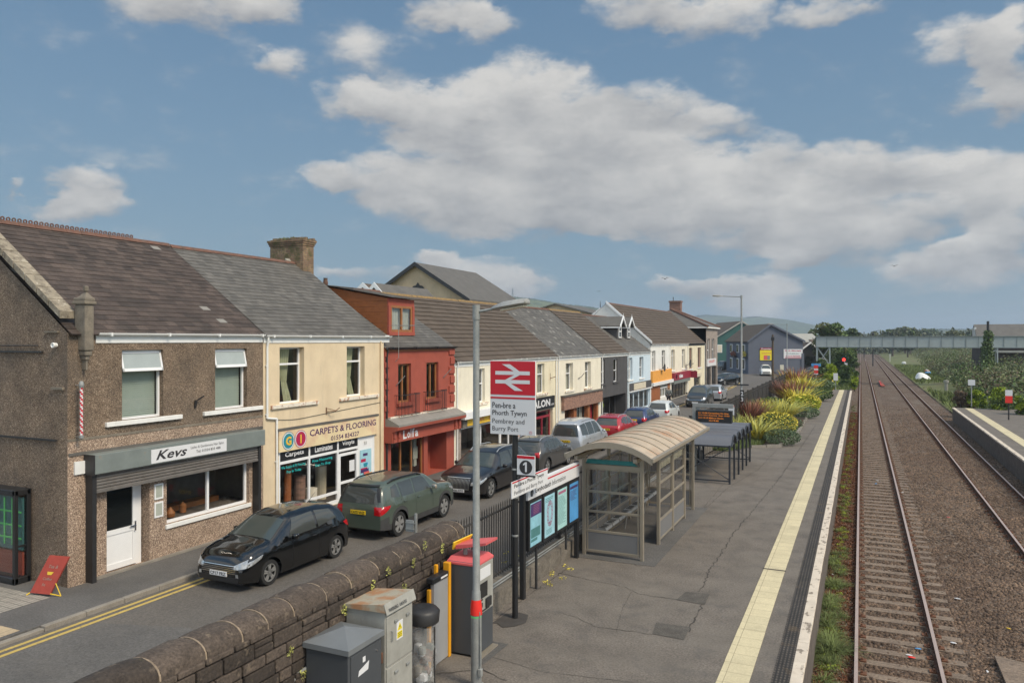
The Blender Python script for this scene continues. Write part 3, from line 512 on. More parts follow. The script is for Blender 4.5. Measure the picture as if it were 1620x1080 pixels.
# planting bed
mb = MB(); mb.quad((-6.9, 36, .02), (-5.05, 39.93, .02), (-3.7, 40.8, .02), (-3.35, 46, .05), (-3.45, 63, .1), (-3.9, 89, .1), (-6.9, 89, .1)); mb.build('planting_bed', M['soil'], base=(-6, 40, 0), kind='structure')
mb = MB(); pts = [(-5.05, 39.9), (-3.68, 40.7), (-3.3, 46), (-3.4, 63), (-3.85, 90)]
for a, b in zip(pts, pts[1:]):
    a, b = Vector((*a, 0)), Vector((*b, 0)); n = max(1, int((b-a).length/.62)); d = (b-a)/n; o = Vector((-d.y, d.x, 0)).normalized()
    for i in range(n):
        if R() < .07: continue
        p = a+d*i+d*.03; q = a+d*(i+1); w = .1+R()*.04; h = .1+R()*.08; k = Vector((R()*.05, R()*.05, 0))
        mb.prism([tuple(p+k), tuple(q+k), tuple(q+k+o*w), tuple(p+k+o*w)], (0, 0, h))
mb.build('bed_kerb_stones', M['kerb'], base=(-4, 40, 0), kind='structure')
# ---------------- walls and fences along the platform ----------------
t = thing('stone_wall', 'dark rubble stone wall with rounded coping stones between street and platform', 'wall', (-7.0, 8, 0))
mb = MB(); mb.box(-7.27, -6.74, 1.5, 12.36, -.36, 1.84); mb.build('mortar_core', M['mortar'], t)
mb = MB(); z = 0.0
while z < 1.82:
    h = .12+R()*.08; h = min(h, 1.85-z) if 1.85-z > .08 else 1.85-z
    y = 1.5+R()*.2
    while y < 12.36:
        w = .2+R()*.36; e = min(12.36, y+w)
        if e-y > .08:
            d = R()*.02
            if h > .17 and R() < .12: hs = h*(.4+.2*R()); mb.bbox(-6.9, -6.70+d, y+.009, e-.009, z+.008, z+hs-.006, .014); mb.bbox(-6.9, -6.70+R()*.04, y+.009, e-.009, z+hs+.006, z+h-.008, .014)
            else: mb.bbox(-6.9, -6.70+d, y+.008+R()*.006, e-.008-R()*.006, z+.007+R()*.005, z+h-.007-R()*.005, .012)
            if R() < .9: mb.bbox(-7.31-R()*.02, -7.1, y+.009, e-.009, z-.35*(z < .01)+.008, z+h-.008, .012)
        y = e
    x = -7.29
    while x < -6.72:
        e = min(-6.72, x+.2+R()*.2); mb.bbox(x+.008, e-.008, 12.2, 12.39+R()*.02, z+.008, z+h-.008, .012); x = e
    z += h
mb.build('wall_stones', M['wallst'], t)
mb = MB(); ml = MB(); y = 1.5
while y < 12.4:
    w = .42+R()*.3; e = min(12.5, y+w); ry = .265+R()*.02; rz_ = .19+R()*.03; n = 10
    prof = [(-7.0+ry*cos(a)*(1.06 if i % 2 else 1), 1.85+rz_*max(0, sin(a))**.8-(.03 if i in (0, n) else 0)) for i, a in enumerate([pi*k/n for k in range(n+1)])]
    m = 5; vs_, fs = [], []
    for j in range(m+1):
        yy = y+.015+(e-y-.03)*j/m; b = .03 if j in (0, m) else 0
        for k, (px_, pz_) in enumerate(prof): vs_.append((-7.0+(px_+7.0)*(1-b*1.2)+(R()-.5)*.018, yy+(R()-.5)*.01, 1.80+(pz_-1.80)*(1-b*2)+(R()-.5)*.018))
    k = len(prof)
    for j in range(m):
        for i in range(k-1): fs.append((j*k+i, (j+1)*k+i, (j+1)*k+i+1, j*k+i+1))
    fs += [tuple(range(k))[::-1], tuple(range(m*k, (m+1)*k))]
    mb.add(vs_, fs); y = e
    g = [(-7.0+(.275)*cos(a), 1.85+.215*max(0, sin(a))**.8-.02) for a in [pi*i/12 for i in range(13)]]
    ml.prism([(a, e-.008, b) for a, b in g], (0, .016+R()*.014, 0))
mb.build('coping', M['wallst'], t, smooth=50); ml.build('mortar_joint', M['mortarl'], t)
ivy_spots = [(565,985),(590,925),(655,890),(672,862),(700,866),(720,905),(726,880),(460,1030),(480,1065),(640,930),(596,940),(712,980),(545,965),(615,903),(727,930)]
def leaves(n, cx, cy, cz, rx, ry, rz, s, shell=.0, flat=0, up=.3):
    'n random leaf quads in an ellipsoid'
    d = RNG.normal(size=(n, 3)); d /= np.linalg.norm(d, axis=1)[:, None]; r = RNG.random(n)**(1/3)
    if shell: r = shell+(1-shell)*r
    P = d*r[:, None]*np.array([rx, ry, rz])+np.array([cx, cy, cz])
    return leafquads(P, s, up)
def leafquads(P, s, up=.3, asp=.55):
    n = len(P); a = RNG.normal(size=(n, 3)); a[:, 2] += up; a /= np.linalg.norm(a, axis=1)[:, None]; b = RNG.normal(size=(n, 3)); b = np.cross(a, b); b /= np.linalg.norm(b, axis=1)[:, None]
    S = (s*(.6+.8*RNG.random(n)))[:, None]; c = np.cross(a, b)
    V = np.stack([P-b*S, P+c*S*asp, P+b*S, P-c*S*asp], 1).reshape(-1, 3)
    return V, (np.arange(n)[:, None]*4+np.arange(4)[None])
VV = []; 
for px, py in ivy_spots:
    a = (px-810)/1200; dx, dy = cos(TH)*a-sin(TH), sin(TH)*a+cos(TH); tt = -6.66/dx
    p = (-6.66, dy*tt, EYE+(537.7-py)/1200*tt); VV.append(leaves(34, *p, .03, .06, .09, .016)[0])
V = np.concatenate(VV); npmesh('wall_weeds', V, np.arange(len(V)).reshape(-1, 4), M['lf_yg'], t, kind='stuff')
# low wall and the steel fence standing on it
t = thing('low_wall', 'low rough stone wall under the railings beside the platform', 'wall', (-6.8, 20, 0))
def roughwall(x0, x1, y0, y1, z0, z1, sx=.12):
    ny = int((y1-y0)/.25); nz = 4; vs_, fs = [], []
    for j in range(ny+1):
        for i in range(nz+1): vs_.append((x1+(R()-.5)*.03, y0+(y1-y0)*j/ny, z0+(z1-z0)*i/nz))
        vs_.append(((x0+x1)/2, y0+(y1-y0)*j/ny, z1+R()*.02)); vs_.append((x0, y0+(y1-y0)*j/ny, z1)); vs_.append((x0, y0+(y1-y0)*j/ny, z0))
    k = nz+4
    for j in range(ny):
        for i in range(k-1): fs.append((j*k+i, (j+1)*k+i, (j+1)*k+i+1, j*k+i+1))
    return vs_, fs
mb = MB(); mb.add(*roughwall(-7.25, -6.62, 12.4, 89.5, -.4, .40)); mb.build('wall_body', M['lowwall'], t)
mb = MB(); mb.tube((-6.72, 12.5, .47), (-6.72, 38, .47), .018); mb.tube((-6.72, 12.5, .53), (-6.72, 38, .53), .018); mb.build('cable_pipe', M['galv'], t)
ft = thing('railing_fence', 'dark steel vertical bar railings on the low wall between road and platform', 'fence', (-7.0, 13, .4))
ra = MB(); bars = MB(); far = MB(); n = 0; y = 12.45
ra.box(-7.02, -6.98, 12.4, 89.5, .5, .535); ra.box(-7.02, -6.98, 12.4, 89.5, 1.80, 1.835)
while y < 89.4:
    if abs((y-12.45) % 2.75) < .11:
        p = MB(); p.box(-7.05, -6.95, y-.05, y+.05, .38, 2.02); p.box(-7.06, -6.94, y-.06, y+.06, 2.02, 2.04); p.build('post', M['fencem'], ft)
    b = bars if n < 100 else far
    bb = MB() if n < 99 else far
    bb.tube((-7.0, y, .45), (-7.0, y, 1.95), .013, n=5); bb.tube((-7.0, y, 1.95), (-7.0, y, 2.0), .013, .002, n=5, caps=False)
    if n < 99: bb.build('bar', M['fencem'], ft)
    n += 1; y += .11
far.build('bar', M['fencem'], ft, kind='stuff'); ra.build('rail', M['fencem'], ft)
# timber / concrete fence that carries on past the planting
ft = thing('weathered_fence', 'grey weathered fence running along the street behind the flower bed', 'fence', (-7.1, 40, 0))
mb = MB()
for i in range(22):
    y = 89+i*2.0; mb.box(-7.15+i*.07, -7.05+i*.07, y, y+.1, -.4, 1.45)
mb.build('post', M['lowwall'], ft); mb = MB()
for z in (.5, .9, 1.3): mb.prism([(-7.12, 89, z), (-7.08, 89, z), (-5.55, 132, z), (-5.59, 132, z)], (0, 0, .12))
mb.build('rail', M['lowwall'], ft)
# ---------------- houses ----------------
def wallgrid(mb, X, y0, y1, z0, z1, ops, dep=.16, k=0, kr=None):
    'front wall in the plane x = X facing +x with rectangular openings and reveals'
    ys = sorted({y0, y1, *[o[0] for o in ops], *[o[1] for o in ops]}); zs = sorted({z0, z1, *[o[2] for o in ops], *[o[3] for o in ops]})
    for a, b in zip(ys, ys[1:]):
        for c, d in zip(zs, zs[1:]):
            m, n = (a+b)/2, (c+d)/2
            if any(o[0] < m < o[1] and o[2] < n < o[3] for o in ops): continue
            mb.mat(k).quad((X, a, c), (X, b, c), (X, b, d), (X, a, d))
    for o in ops:
        a, b, c, d = o[:4]; e = X-(o[4] if len(o) > 4 else dep)
        mb.mat(k if kr is None else kr)
        mb.quad((X, a, c), (X, a, d), (e, a, d), (e, a, c)); mb.quad((X, b, c), (e, b, c), (e, b, d), (X, b, d)); mb.quad((X, a, d), (X, b, d), (e, b, d), (e, a, d)); mb.quad((X, a, c), (e, a, c), (e, b, c), (X, b, c))
def coursed(y0, y1, xe, ze, xr, zr, w, expo, th, jit=.004, skip=None, rows=None):
    'individual slates / tiles laid from eaves to ridge; returns MB'
    mb = MB(); L = hypot(xr-xe, zr-ze); d = Vector(((xr-xe)/L, 0, (zr-ze)/L)); nrm = Vector((-d.z, 0, d.x)) if xr < xe else Vector((-d.z, 0, d.x))
    if nrm.z < 0: nrm = -nrm
    n = max(1, round(L/expo)); expo = L/n
    for r in range(n):
        off = (r % 2)*w/2; y = y0-off
        while y < y1-.001:
            a, b = max(y, y0)+.003, min(y+w, y1)-.003; y += w
            if b-a < .02: continue
            p0 = Vector((xe, 0, ze))+d*(r*expo)+nrm*(th*1.6+R()*jit); p1 = Vector((xe, 0, ze))+d*(r*expo+expo*1.25)+nrm*(th*.25+R()*jit*.5)
            if r == n-1: p1 = Vector((xr, 0, zr))+nrm*th
            dn = nrm*th; sk = (R()-.5)*jit*1.2
            v = [(p0.x, a, p0.z), (p0.x, b, p0.z+sk*0), (p1.x, b, p1.z), (p1.x, a, p1.z), (p0.x-dn.x, a, p0.z-dn.z), (p0.x-dn.x, b, p0.z-dn.z)]
            pale = skip and R() < skip
            mb.mat(1 if pale else 0).add(v, [(0, 1, 2, 3), (4, 5, 1, 0)])
    return mb
def roof(t, y0, y1, xe, ze, xr, zr, mat, kind='slate', pale=0, ridge='ridge', xb=None, zb=None, comb=False, over=.12):
    f = over/(xe-xr) if xr < xe else 0
    xo, zo = xe+over, ze-(zr-ze)/(abs(xe-xr))*over
    if kind == 'slate': mb = coursed(y0, y1, xo, zo, xr, zr, .30, .215, .009, .006, pale)
    elif kind == 'far': mb = coursed(y0, y1, xo, zo, xr, zr, 3.0, .38, .03, .002, pale)
    else: mb = coursed(y0, y1, xo, zo, xr, zr, .32, .36, .034, .003, pale)
    xb = 2*xr-xe-over if xb is None else xb; zb = zo if zb is None else zb
    mb.mat(0).quad((xr, y0, zr), (xr, y1, zr), (xb, y1, zb), (xb, y0, zb))
    mb.quad((xo, y0, zo-.01), (xo, y1, zo-.01), (xr, y1, zr-.03), (xr, y0, zr-.03))
    ro = mb.build('roof', [M[mat], M['slatelt']], t)
    rb = MB(); y = y0
    while y < y1:
        e = min(y1, y+.45); rb.prism([(xr+.13, y+.004, zr-.05+R()*.006), (xr+.05, y+.004, zr+.05), (xr, y+.004, zr+.07), (xr-.05, y+.004, zr+.05), (xr-.13, y+.004, zr-.05)], (0, e-y-.008, 0))
        if comb and y > comb[0] and y < comb[1]:
            for j in range(3):
                c = y+.075+j*.15; rb.lathe([(.028, -.012), (.062, -.012), (.062, .012), (.028, .012), (.028, -.012)], (xr, c, zr+.11), n=8, axis='x')
        y = e
    rb.build('ridge_tiles', M[ridge], ro)
    return ro
def gutter(t, y0, y1, x, z, m='upvc', fascia=True, r=.07, step=0):
    z -= .0
    mb = MB(); mb.lathe([(r*.85, 0), (r, 0), (r, y1-y0), (r*.85, y1-y0)], (x+r+.02, y0, z), n=8, axis='y', a0=pi, a1=2*pi)
    for k in range(int((y1-y0)/1.7)+1):
        yy = y0+.3+k*1.7
        if yy < y1-.1: mb.box(x, x+2*r+.03, yy, yy+.05, z-r-.005, z+.01)
    g = mb.build('gutter', M[m], t)
    if fascia: f = MB(); f.box(x-.05, x+.025, y0, y1, z-.24, z+.03); f.build('fascia_board', M[m], t)
    return g
def downpipe(t, y, x, z1, z0, m='upvc', r=.035, jog=None):
    mb = MB(); pts = [(x+.09, y, z1), (x+.09, y, z1-.12), (x+.05, y, z1-.3)]
    if jog: pts += [(x+.05, y, jog[0]), (x+.05, y+jog[1], jog[0]-.06), (x+.05, y+jog[1], z0)]
    else: pts += [(x+.05, y, z0)]
    mb.path(pts, r, 8); 
    for z in np.arange(z0+.4, z1-.4, 1.5): yy = y+(jog[1] if jog and z < jog[0] else 0); mb.box(x, x+.05, yy-.055, yy+.055, z, z+.03)
    return mb.build('downpipe', M[m], t)
def window(t, X, y0, y1, z0, z1, dep=.14, fm='upvcclean', style='transom', fr=.055, cur=None, gl='glass', sill=None, sm='sillw', open_top=False, so=.08, room='dark', tz=None, mull=1, name='window'):
    'X = wall face, the frame sits dep behind it'
    x1 = X-dep; x0 = x1-.06; mb = MB()
    mb.box(x0, x1, y0, y0+fr, z0, z1); mb.box(x0, x1, y1-fr, y1, z0, z1); mb.box(x0, x1, y0+fr, y1-fr, z0, z0+fr); mb.box(x0, x1, y0+fr, y1-fr, z1-fr, z1)
    zt = None
    if style in ('transom', 'sash', 'transmull'):
        zt = tz or (z1-(z1-z0)*.3 if style != 'sash' else (z0+z1)/2); mb.box(x0+.005, x1+.012, y0+fr, y1-fr, zt-fr*.55, zt+fr*.55)
    if style in ('mull', 'transmull'):
        for i in range(mull):
            ym = y0+(y1-y0)*(i+1)/(mull+1); mb.box(x0, x1+.008, ym-fr*.5, ym+fr*.5, z0+fr, (zt or z1)-fr*.55)
    if open_top:                                   # top light pushed outwards
        a = Vector((x1+.015, 0, z1-.02)); b = Vector((x1+.13, 0, zt-.02)); d = (b-a)
        def bar(p, q, ya, yb): mb.prism([(p.x, ya, p.z), (p.x+.035, ya, p.z+.01), (q.x+.035, ya, q.z+.01), (q.x, ya, q.z)], (0, yb-ya, 0))
        bar(a, a+d*.14, y0+.01, y1-.01); bar(a+d*.86, b, y0+.01, y1-.01); bar(a, b, y0+.01, y0+.06); bar(a, b, y1-.06, y1-.01)
    o = mb.build(name, M[fm], t)
    xg = (x0+x1)/2
    g = MB(); 
    if open_top:
        g.quad((xg, y0+fr, z0+fr), (xg, y1-fr, z0+fr), (xg, y1-fr, zt), (xg, y0+fr, zt)); a2 = a+d*.1+Vector((.02, 0, 0)); b2 = a+d*.9+Vector((.02, 0, 0)); g.quad((a2.x, y0+.05, a2.z), (a2.x, y1-.05, a2.z), (b2.x, y1-.05, b2.z), (b2.x, y0+.05, b2.z))
    else: g.quad((xg, y0+fr, z0+fr), (xg, y1-fr, z0+fr), (xg, y1-fr, z1-fr), (xg, y0+fr, z1-fr))
    if open_top: g.m[-1] = 1
    g.build('pane', [M[gl], M['paintglare']] if open_top else M[gl], o)
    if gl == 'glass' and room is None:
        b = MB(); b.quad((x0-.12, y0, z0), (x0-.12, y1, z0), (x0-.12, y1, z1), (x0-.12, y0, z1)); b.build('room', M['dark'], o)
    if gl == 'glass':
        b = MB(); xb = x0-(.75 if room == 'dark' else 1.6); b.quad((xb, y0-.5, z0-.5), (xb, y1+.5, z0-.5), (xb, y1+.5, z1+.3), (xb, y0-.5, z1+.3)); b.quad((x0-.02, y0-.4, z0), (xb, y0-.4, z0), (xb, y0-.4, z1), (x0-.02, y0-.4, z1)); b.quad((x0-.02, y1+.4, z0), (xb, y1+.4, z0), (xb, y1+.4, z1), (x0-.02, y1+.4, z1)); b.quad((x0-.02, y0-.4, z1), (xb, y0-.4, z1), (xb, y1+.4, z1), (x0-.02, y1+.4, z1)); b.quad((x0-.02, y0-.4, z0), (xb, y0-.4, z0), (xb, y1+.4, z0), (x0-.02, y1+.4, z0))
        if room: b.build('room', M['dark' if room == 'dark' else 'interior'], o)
        xc = x0-.07
        if cur == 'blind':
            c = MB(); k = int((z1-z0)/.05)
            for i in range(k): zz = z0+(z1-z0)*i/k; c.quad((xc, y0+.03, zz), (xc, y1-.03, zz), (xc-.03, y1-.03, zz+.05), (xc-.03, y0+.03, zz+.05))
            c.build('blind', M['blind'], o)
        elif cur:
            m_ = M['curtaing' if cur in ('leftg', 'bothg') else 'curtain']; c = MB()
            def cur_(a, b, e0, e1, top, bot):
                n = max(6, int(abs(b-a)/.03)); 
                for i in range(n):
                    f, g_ = i/n, (i+1)/n; w = lambda f: xc-.02-.02*sin(f*n*1.6)
                    ta, tb = a+(b-a)*f, a+(b-a)*g_; ba, bb_ = e0+(e1-e0)*f, e0+(e1-e0)*g_
                    c.quad((w(f), ta, top), (w(g_), tb, top), (w(g_), bb_, bot), (w(f), ba, bot))
            W_ = y1-y0
            if cur == 'full': cur_(y0+.03, y1-.03, y0+.03, y1-.03, z1, z0)
            if cur in ('leftg', 'left'): cur_(y0+W_*.1, y0+W_*.75, y0+W_*.38, y0+W_*.62, z1, (z0+z1)/2-.2); cur_(y0+W_*.38, y0+W_*.62, y0+W_*.5, y0+W_*.85, (z0+z1)/2-.2, z0)
            if cur in ('bothg', 'both'): cur_(y0+.03, y0+W_*.35, y0+.03, y0+W_*.25, z1, z0); cur_(y1-W_*.35, y1-.03, y1-W_*.25, y1-.03, z1, z0)
            c.build('curtain', m_, o)
    if sill is not None:
        s = MB(); a, b = sill; s.bbox(X-dep, X+so, a, b, z0-.115, z0-.003, .008); s.build('sill', M[sm], o)
    return o
def house(name, label, cat, y0, y1, ze, zr, ops, wall, X=-16.6, D=8.0, xr=-20.6, roofk='slate', roofm='slate', pale=0, ridge='ridge', group='terraced shops along the street', z0=-.4, comb=False, rearz=None, kr=None, split=None):
    t = thing(name, label, cat, (X, (y0+y1)/2, -.35), group)
    mb = MB(); mats = [M[wall]]
    if split:      # (z, upper material): lower part below z in another finish
        mats.append(M[split[1]]); lo = [o for o in ops if o[2] < split[0]]; hi = [o for o in ops if o[2] >= split[0]]
        wallgrid(mb, X, y0, y1, z0, split[0], lo, k=1); wallgrid(mb, X, y0, y1, split[0], ze, hi, k=0)
    else: wallgrid(mb, X, y0, y1, z0, ze, ops)
    xb = 2*xr-X
    for y in (y0, y1): mb.mat(0).quad((X, y, z0), (X, y, ze), (xr, y, zr-.04), (xb, y, ze), (xb, y, z0))
    mb.quad((xb, y0, z0), (xb, y0, ze), (xb, y1, ze), (xb, y1, z0))
    mb.build('wall', mats, t)
    if roofk: roof(t, y0+.01, y1-.01, X, ze+.04, xr, zr, roofm, roofk, pale, ridge, comb=comb)
    return t
XW = -16.6
GR = 'terraced shops along the street'
# 1 --- barber's shop, brown roughcast ---
b1 = house('barber_shop', 'brown roughcast corner barber shop with a grey shutter over its white door', 'shop', 11.6, 17.88, 5.62, 8.55,
    [(13.02, 14.24, 3.46, 5.2), (16.0, 17.22, 3.46, 5.2), (12.6, 13.82, -.27, 2.0, .35), (14.35, 17.3, .6, 2.0, .14)], 'roughcast', pale=.016, roofm='slatebr', comb=(11.8, 16.5), split=(3.12, 'roughpale'))
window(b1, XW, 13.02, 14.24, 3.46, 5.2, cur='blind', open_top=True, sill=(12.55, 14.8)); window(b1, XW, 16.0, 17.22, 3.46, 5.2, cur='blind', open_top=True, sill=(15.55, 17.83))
mb = MB(); mb.box(XW, XW+.012, 11.6, 17.88, 3.10, 3.16); mb.build('string_course', M['concband'], b1)
d = MB(); x0, x1 = XW-.32, XW-.26; y0, y1 = 12.66, 13.62
d.box(x0, x1, y0-.06, y0, -.27, 1.98); d.box(x0, x1, y1, y1+.16, -.27, 1.98); d.box(x0, x1, y0, y1, 1.9, 1.98)
do = d.build('door', M['upvcclean'], b1)
d = MB(); x1 += .015
for (a, b, c, e) in ((y0, y0+.1, -.24, 1.9), (y1-.1, y1, -.24, 1.9), (y0+.1, y1-.1, -.24, -.1), (y0+.1, y1-.1, .62, .74), (y0+.1, y1-.1, 1.8, 1.9)): d.box(x0+.01, x1, a, b, c, e)
d.box(x0+.01, x1-.02, y0+.1, y1-.1, -.1, .62); d.build('door_leaf', M['upvcclean'], do)
d = MB(); d.quad((x1-.03, y0+.1, .74), (x1-.03, y1-.1, .74), (x1-.03, y1-.1, 1.8), (x1-.03, y0+.1, 1.8)); d.build('pane', M['glassd'], do)
d = MB(); d.bbox(x1, x1+.05, y1-.07, y1-.03, .6, .85, .008); d.bbox(x1+.03, x1+.055, y1-.2, y1-.03, .72, .75, .006); d.build('handle', M['chrome'], do)
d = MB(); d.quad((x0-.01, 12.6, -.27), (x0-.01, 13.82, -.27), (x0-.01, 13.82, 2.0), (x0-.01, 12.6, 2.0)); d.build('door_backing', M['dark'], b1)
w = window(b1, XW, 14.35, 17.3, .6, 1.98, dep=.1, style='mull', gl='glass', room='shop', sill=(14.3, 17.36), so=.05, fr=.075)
mb = MB(); mb.lathe([(.0, 0), (.11, .02), (.13, .12), (.0, .3)], (XW-.5, 14.9, .62), 12); mb.lathe([(0, 0), (.09, 0), (.1, .2), (0, .3)], (XW-.7, 15.5, .62), 12); mb.box(XW-1.5, XW-1.1, 14.6, 17.2, .2, .75); mb.build('window_display', M['timber'], w)
# shutter: box, slats, rails
mb = MB(); mb.bbox(XW, XW+.34, 12.03, 17.62, 2.3, 2.76, .012); mb.mat(1).box(XW, XW+.36, 12.0, 12.03, 2.28, 2.76); so = mb.build('shutter_box', [M['shbox'], M['blackm']], b1)
mb = MB(); k = 0; z = 2.30
while z > 1.90: mb.prism([(XW+.20, 12.12, z), (XW+.222, 12.12, z-.02), (XW+.222, 12.12, z-.05), (XW+.20, 12.12, z-.072), (XW+.19, 12.12, z-.036)], (0, 5.32, 0)); z -= .075
mb.box(XW+.185, XW+.235, 12.12, 17.44, 1.84, 1.90); mb.build('shutter', M['shutter'], so)
for y in (12.04, 17.44): mb = MB(); mb.box(XW+.02, XW+.25, y, y+.11, -.26, 2.3); mb.build('shutter_rail', M['blackm'], b1)
mb = MB(); mb.box(XW+.34, XW+.352, 13.58, 16.08, 2.33, 2.68); sg = mb.build('sign', M['signw'], b1)
mb = MB(); letter(mb, 'Kevs', (XW+.355, 13.72, 2.40), YR, UP, .98, .24, bold=.02, shear=.35); letter(mb, 'Ladies & Gentlemens Hair Salon', (XW+.355, 14.82, 2.545), YR, UP, 1.15, .07); letter(mb, 'Tel: 01554 833 488', (XW+.355, 15.0, 2.42), YR, UP, .85, .07, bold=.01)
mb.build('lettering', M['signtxt'], sg)
mb = MB(); mb.box(XW, XW+.025, 11.62, 17.86, 2.76, 2.83); mb.build('lead_flashing', M['slate'], b1)
for z in (.85, 1.32): mb = MB(); mb.box(XW, XW+.03, 13.95, 14.22, z, z+.4); fr_ = mb.build('notice_frame', M['upvcclean'], b1); mb = MB(); mb.box(XW+.03, XW+.034, 13.99, 14.18, z+.05, z+.36); mb.build('notice', M['curtain'], fr_)
mb = MB(); mb.box(XW, XW+.1, 12.2, 17.85, -.26, -.2); mb.build('step', M['kerb'], b1)
gutter(b1, 12.3, 17.85, XW, 5.62); 
# corner pilaster
mb = MB(); cx, cy = XW+.14, 11.97

def pier(a, b, z0, z1, bev): mb.bbox(cx-a, cx+b, cy-b, cy+b, z0, z1, bev)
pier(.27, .115, 5.2, 6.28, .03); pier(.3, .155, 6.28, 6.36, .02); pier(.28, .13, 6.36, 6.44, .02)
mb.add([(cx-.18, cy-.1, 6.44), (cx+.1, cy-.1, 6.44), (cx+.1, cy+.1, 6.44), (cx-.18, cy+.1, 6.44), (cx-.02, cy, 6.6)], [(0, 1, 4), (1, 2, 4), (2, 3, 4), (3, 0, 4)]); mb.bbox(cx-.07, cx+.03, cy-.05, cy+.05, 6.58, 6.72, .03)
pier(.26, .09, 5.08, 5.2, .03); pier(.24, .05, 4.98, 5.08, .02); pier(.2, .0+.02, 4.75, 4.98, .01)
mb.build('corner_pier', M['concband'], b1)
# gable coping
mb = MB(); nseg = 9
for i in range(nseg):
    a, b = i/nseg, (i+1)/nseg-.01; f = lambda s: (XW-.15-(3.85)*s, 5.95+2.75*s)
    (xa, za), (xb_, zb_) = f(a), f(b); mb.prism([(xa, 11.52, za), (xb_, 11.52, zb_), (xb_, 11.52, zb_+.17), (xa, 11.52, za+.17)], (0, .38, 0))
mb.build('gable_coping', Mt('lichened_coping', (.27, .23, .17), .9, var=.3, vs=4, bump=.6, bs=18, dirt=[((.5, .45, .36), 9, .56, .66, .8), ((.09, .07, .05), 6, .5, .65, .7)]), b1)
mb = MB(); mb.box(XW-6, XW-.85, 11.55, 11.6, 5.15, 5.19); mb.box(XW-8, XW-.35, 11.55, 11.6, 3.1, 3.14); mb.tube((XW-8, 11.57, 5.3), (XW-1.0, 11.57, 5.32), .012, n=5); mb.build('wall_pipe', M['blackm'], b1)
mb = MB(); mb.lathe([(0, 0), (.05, 0), (.065, -.1), (.055, -.11), (.0, -.05)], (XW-.35, 11.58, 5.33), 14, axis='y'); mb.build('flue', M['upvc'], b1)
mb = MB(); mb.box(XW-.75, XW-.3, 11.55, 11.6, 5.62, 5.66); mb.box(XW-.5, XW-.1, 11.54, 11.6, 4.3, 4.36); mb.build('drip_ledge', M['concband'], b1)
# white boarding at bottom left of the fascia band
mb = MB(); mb.box(XW, XW+.05, 11.75, 12.0, 2.32, 2.62); mb.build('fascia_end', M['upvc'], b1)
mb = MB(); mb.tube((XW, 15.28, 3.75), (XW+.2, 15.42, 3.92), .02); mb.tube((XW, 15.28, 3.6), (XW+.05, 15.28, 3.8), .04); mb.build('bracket', M['blackm'], b1)
# barber's pole
t = thing('barber_pole', 'small red and white striped barber pole on the brown corner wall', 'barber pole', (XW+.2, 11.75, 3.3))
mb = MB(); n = 12; m = 26; vs_, fs, mi = [], [], []
for j in range(m+1):
    for i in range(n): a = 2*pi*i/n; vs_.append((XW+.2+.035*cos(a), 11.8+.035*sin(a), 3.25+1.1*j/m))
for j in range(m):
    for i in range(n): mb.k = 1 if ((i/n*2+j/3.0) % 1) < .5 else 0; fs.append((j*n+i, j*n+(i+1) % n, (j+1)*n+(i+1) % n, (j+1)*n+i)); mi.append(mb.k)
mb.v = vs_; mb.f = fs; mb.m = mi; mb.build('striped_cylinder', [M['signw'], M['signred']], t, smooth=60)
mb = MB(); mb.lathe([(0, 0), (.05, 0), (.06, .06), (.04, .14), (0, .16)], (XW+.2, 11.8, 4.35), 12); mb.lathe([(0, 0), (.05, -.02), (.05, -.08), (0, -.12)], (XW+.2, 11.8, 3.26), 12); mb.tube((XW, 11.8, 4.4), (XW+.2, 11.8, 4.4), .012); mb.tube((XW, 11.8, 3.2), (XW+.2, 11.8, 3.2), .012); mb.build('bracket', M['galv'], t)
# 2 --- carpet shop ---
b2 = house('carpet_shop', 'cream rendered carpet shop with a wide cream sign and black name boards', 'shop', 17.9, 24.35, 5.62, 8.52,
    [(18.62, 19.78, 3.42, 5.22, .2), (22.05, 23.12, 3.42, 5.22, .2), (18.58, 23.75, -.25, 2.0, .1)], 'cream')
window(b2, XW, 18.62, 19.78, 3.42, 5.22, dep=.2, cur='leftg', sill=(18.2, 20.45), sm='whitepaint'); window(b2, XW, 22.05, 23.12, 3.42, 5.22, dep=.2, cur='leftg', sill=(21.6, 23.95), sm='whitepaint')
gutter(b2, 17.9, 24.7, XW, 5.60); downpipe(b2, 18.02, XW, 5.55, -.25, jog=(3.05, .42))
mb = MB(); mb.box(XW, XW+.09, 18.5, 23.85, 1.93, 2.6); sg = mb.build('sign', M['carpetsign'], b2)
mb = MB(); mb.box(XW, XW+.11, 18.45, 23.88, 2.6, 2.67); mb.build('flashing', M['slate'], b2)
X3 = XW+.093
for (c, m1, ch, m2) in ((18.92, 'tealc', 'G', 'goldl'), (19.50, 'crims', 'I', 'goldl')):
    for r_, mm, o_ in ((.29, 'tealc' if ch == 'G' else 'crims', 0), (.272, 'signw', .003), (.235, m1, .006)):
        mb = MB(); mb.lathe([(0, 0), (r_, 0), (r_, .003)], (X3+o_, c, 2.25), 28, axis='x'); mb.build('disc', M[mm], sg)
    mb = MB(); w_ = .26 if ch == 'G' else .06; letter(mb, ch, (X3+.0125, c-w_/2, 2.11), YR, UP, w_, .28, bold=.04); mb.build('lettering', M[m2], sg)
mb = MB(); letter(mb, 'CARPETS & FLOORING', (X3+.003, 19.95, 2.27), YR, UP, 3.75, .22, bold=.012); letter(mb, '01554 834327', (X3+.003, 21.05, 2.0), YR, UP, 1.6, .16, bold=.01); mb.build('lettering', M['purpletxt'], sg)
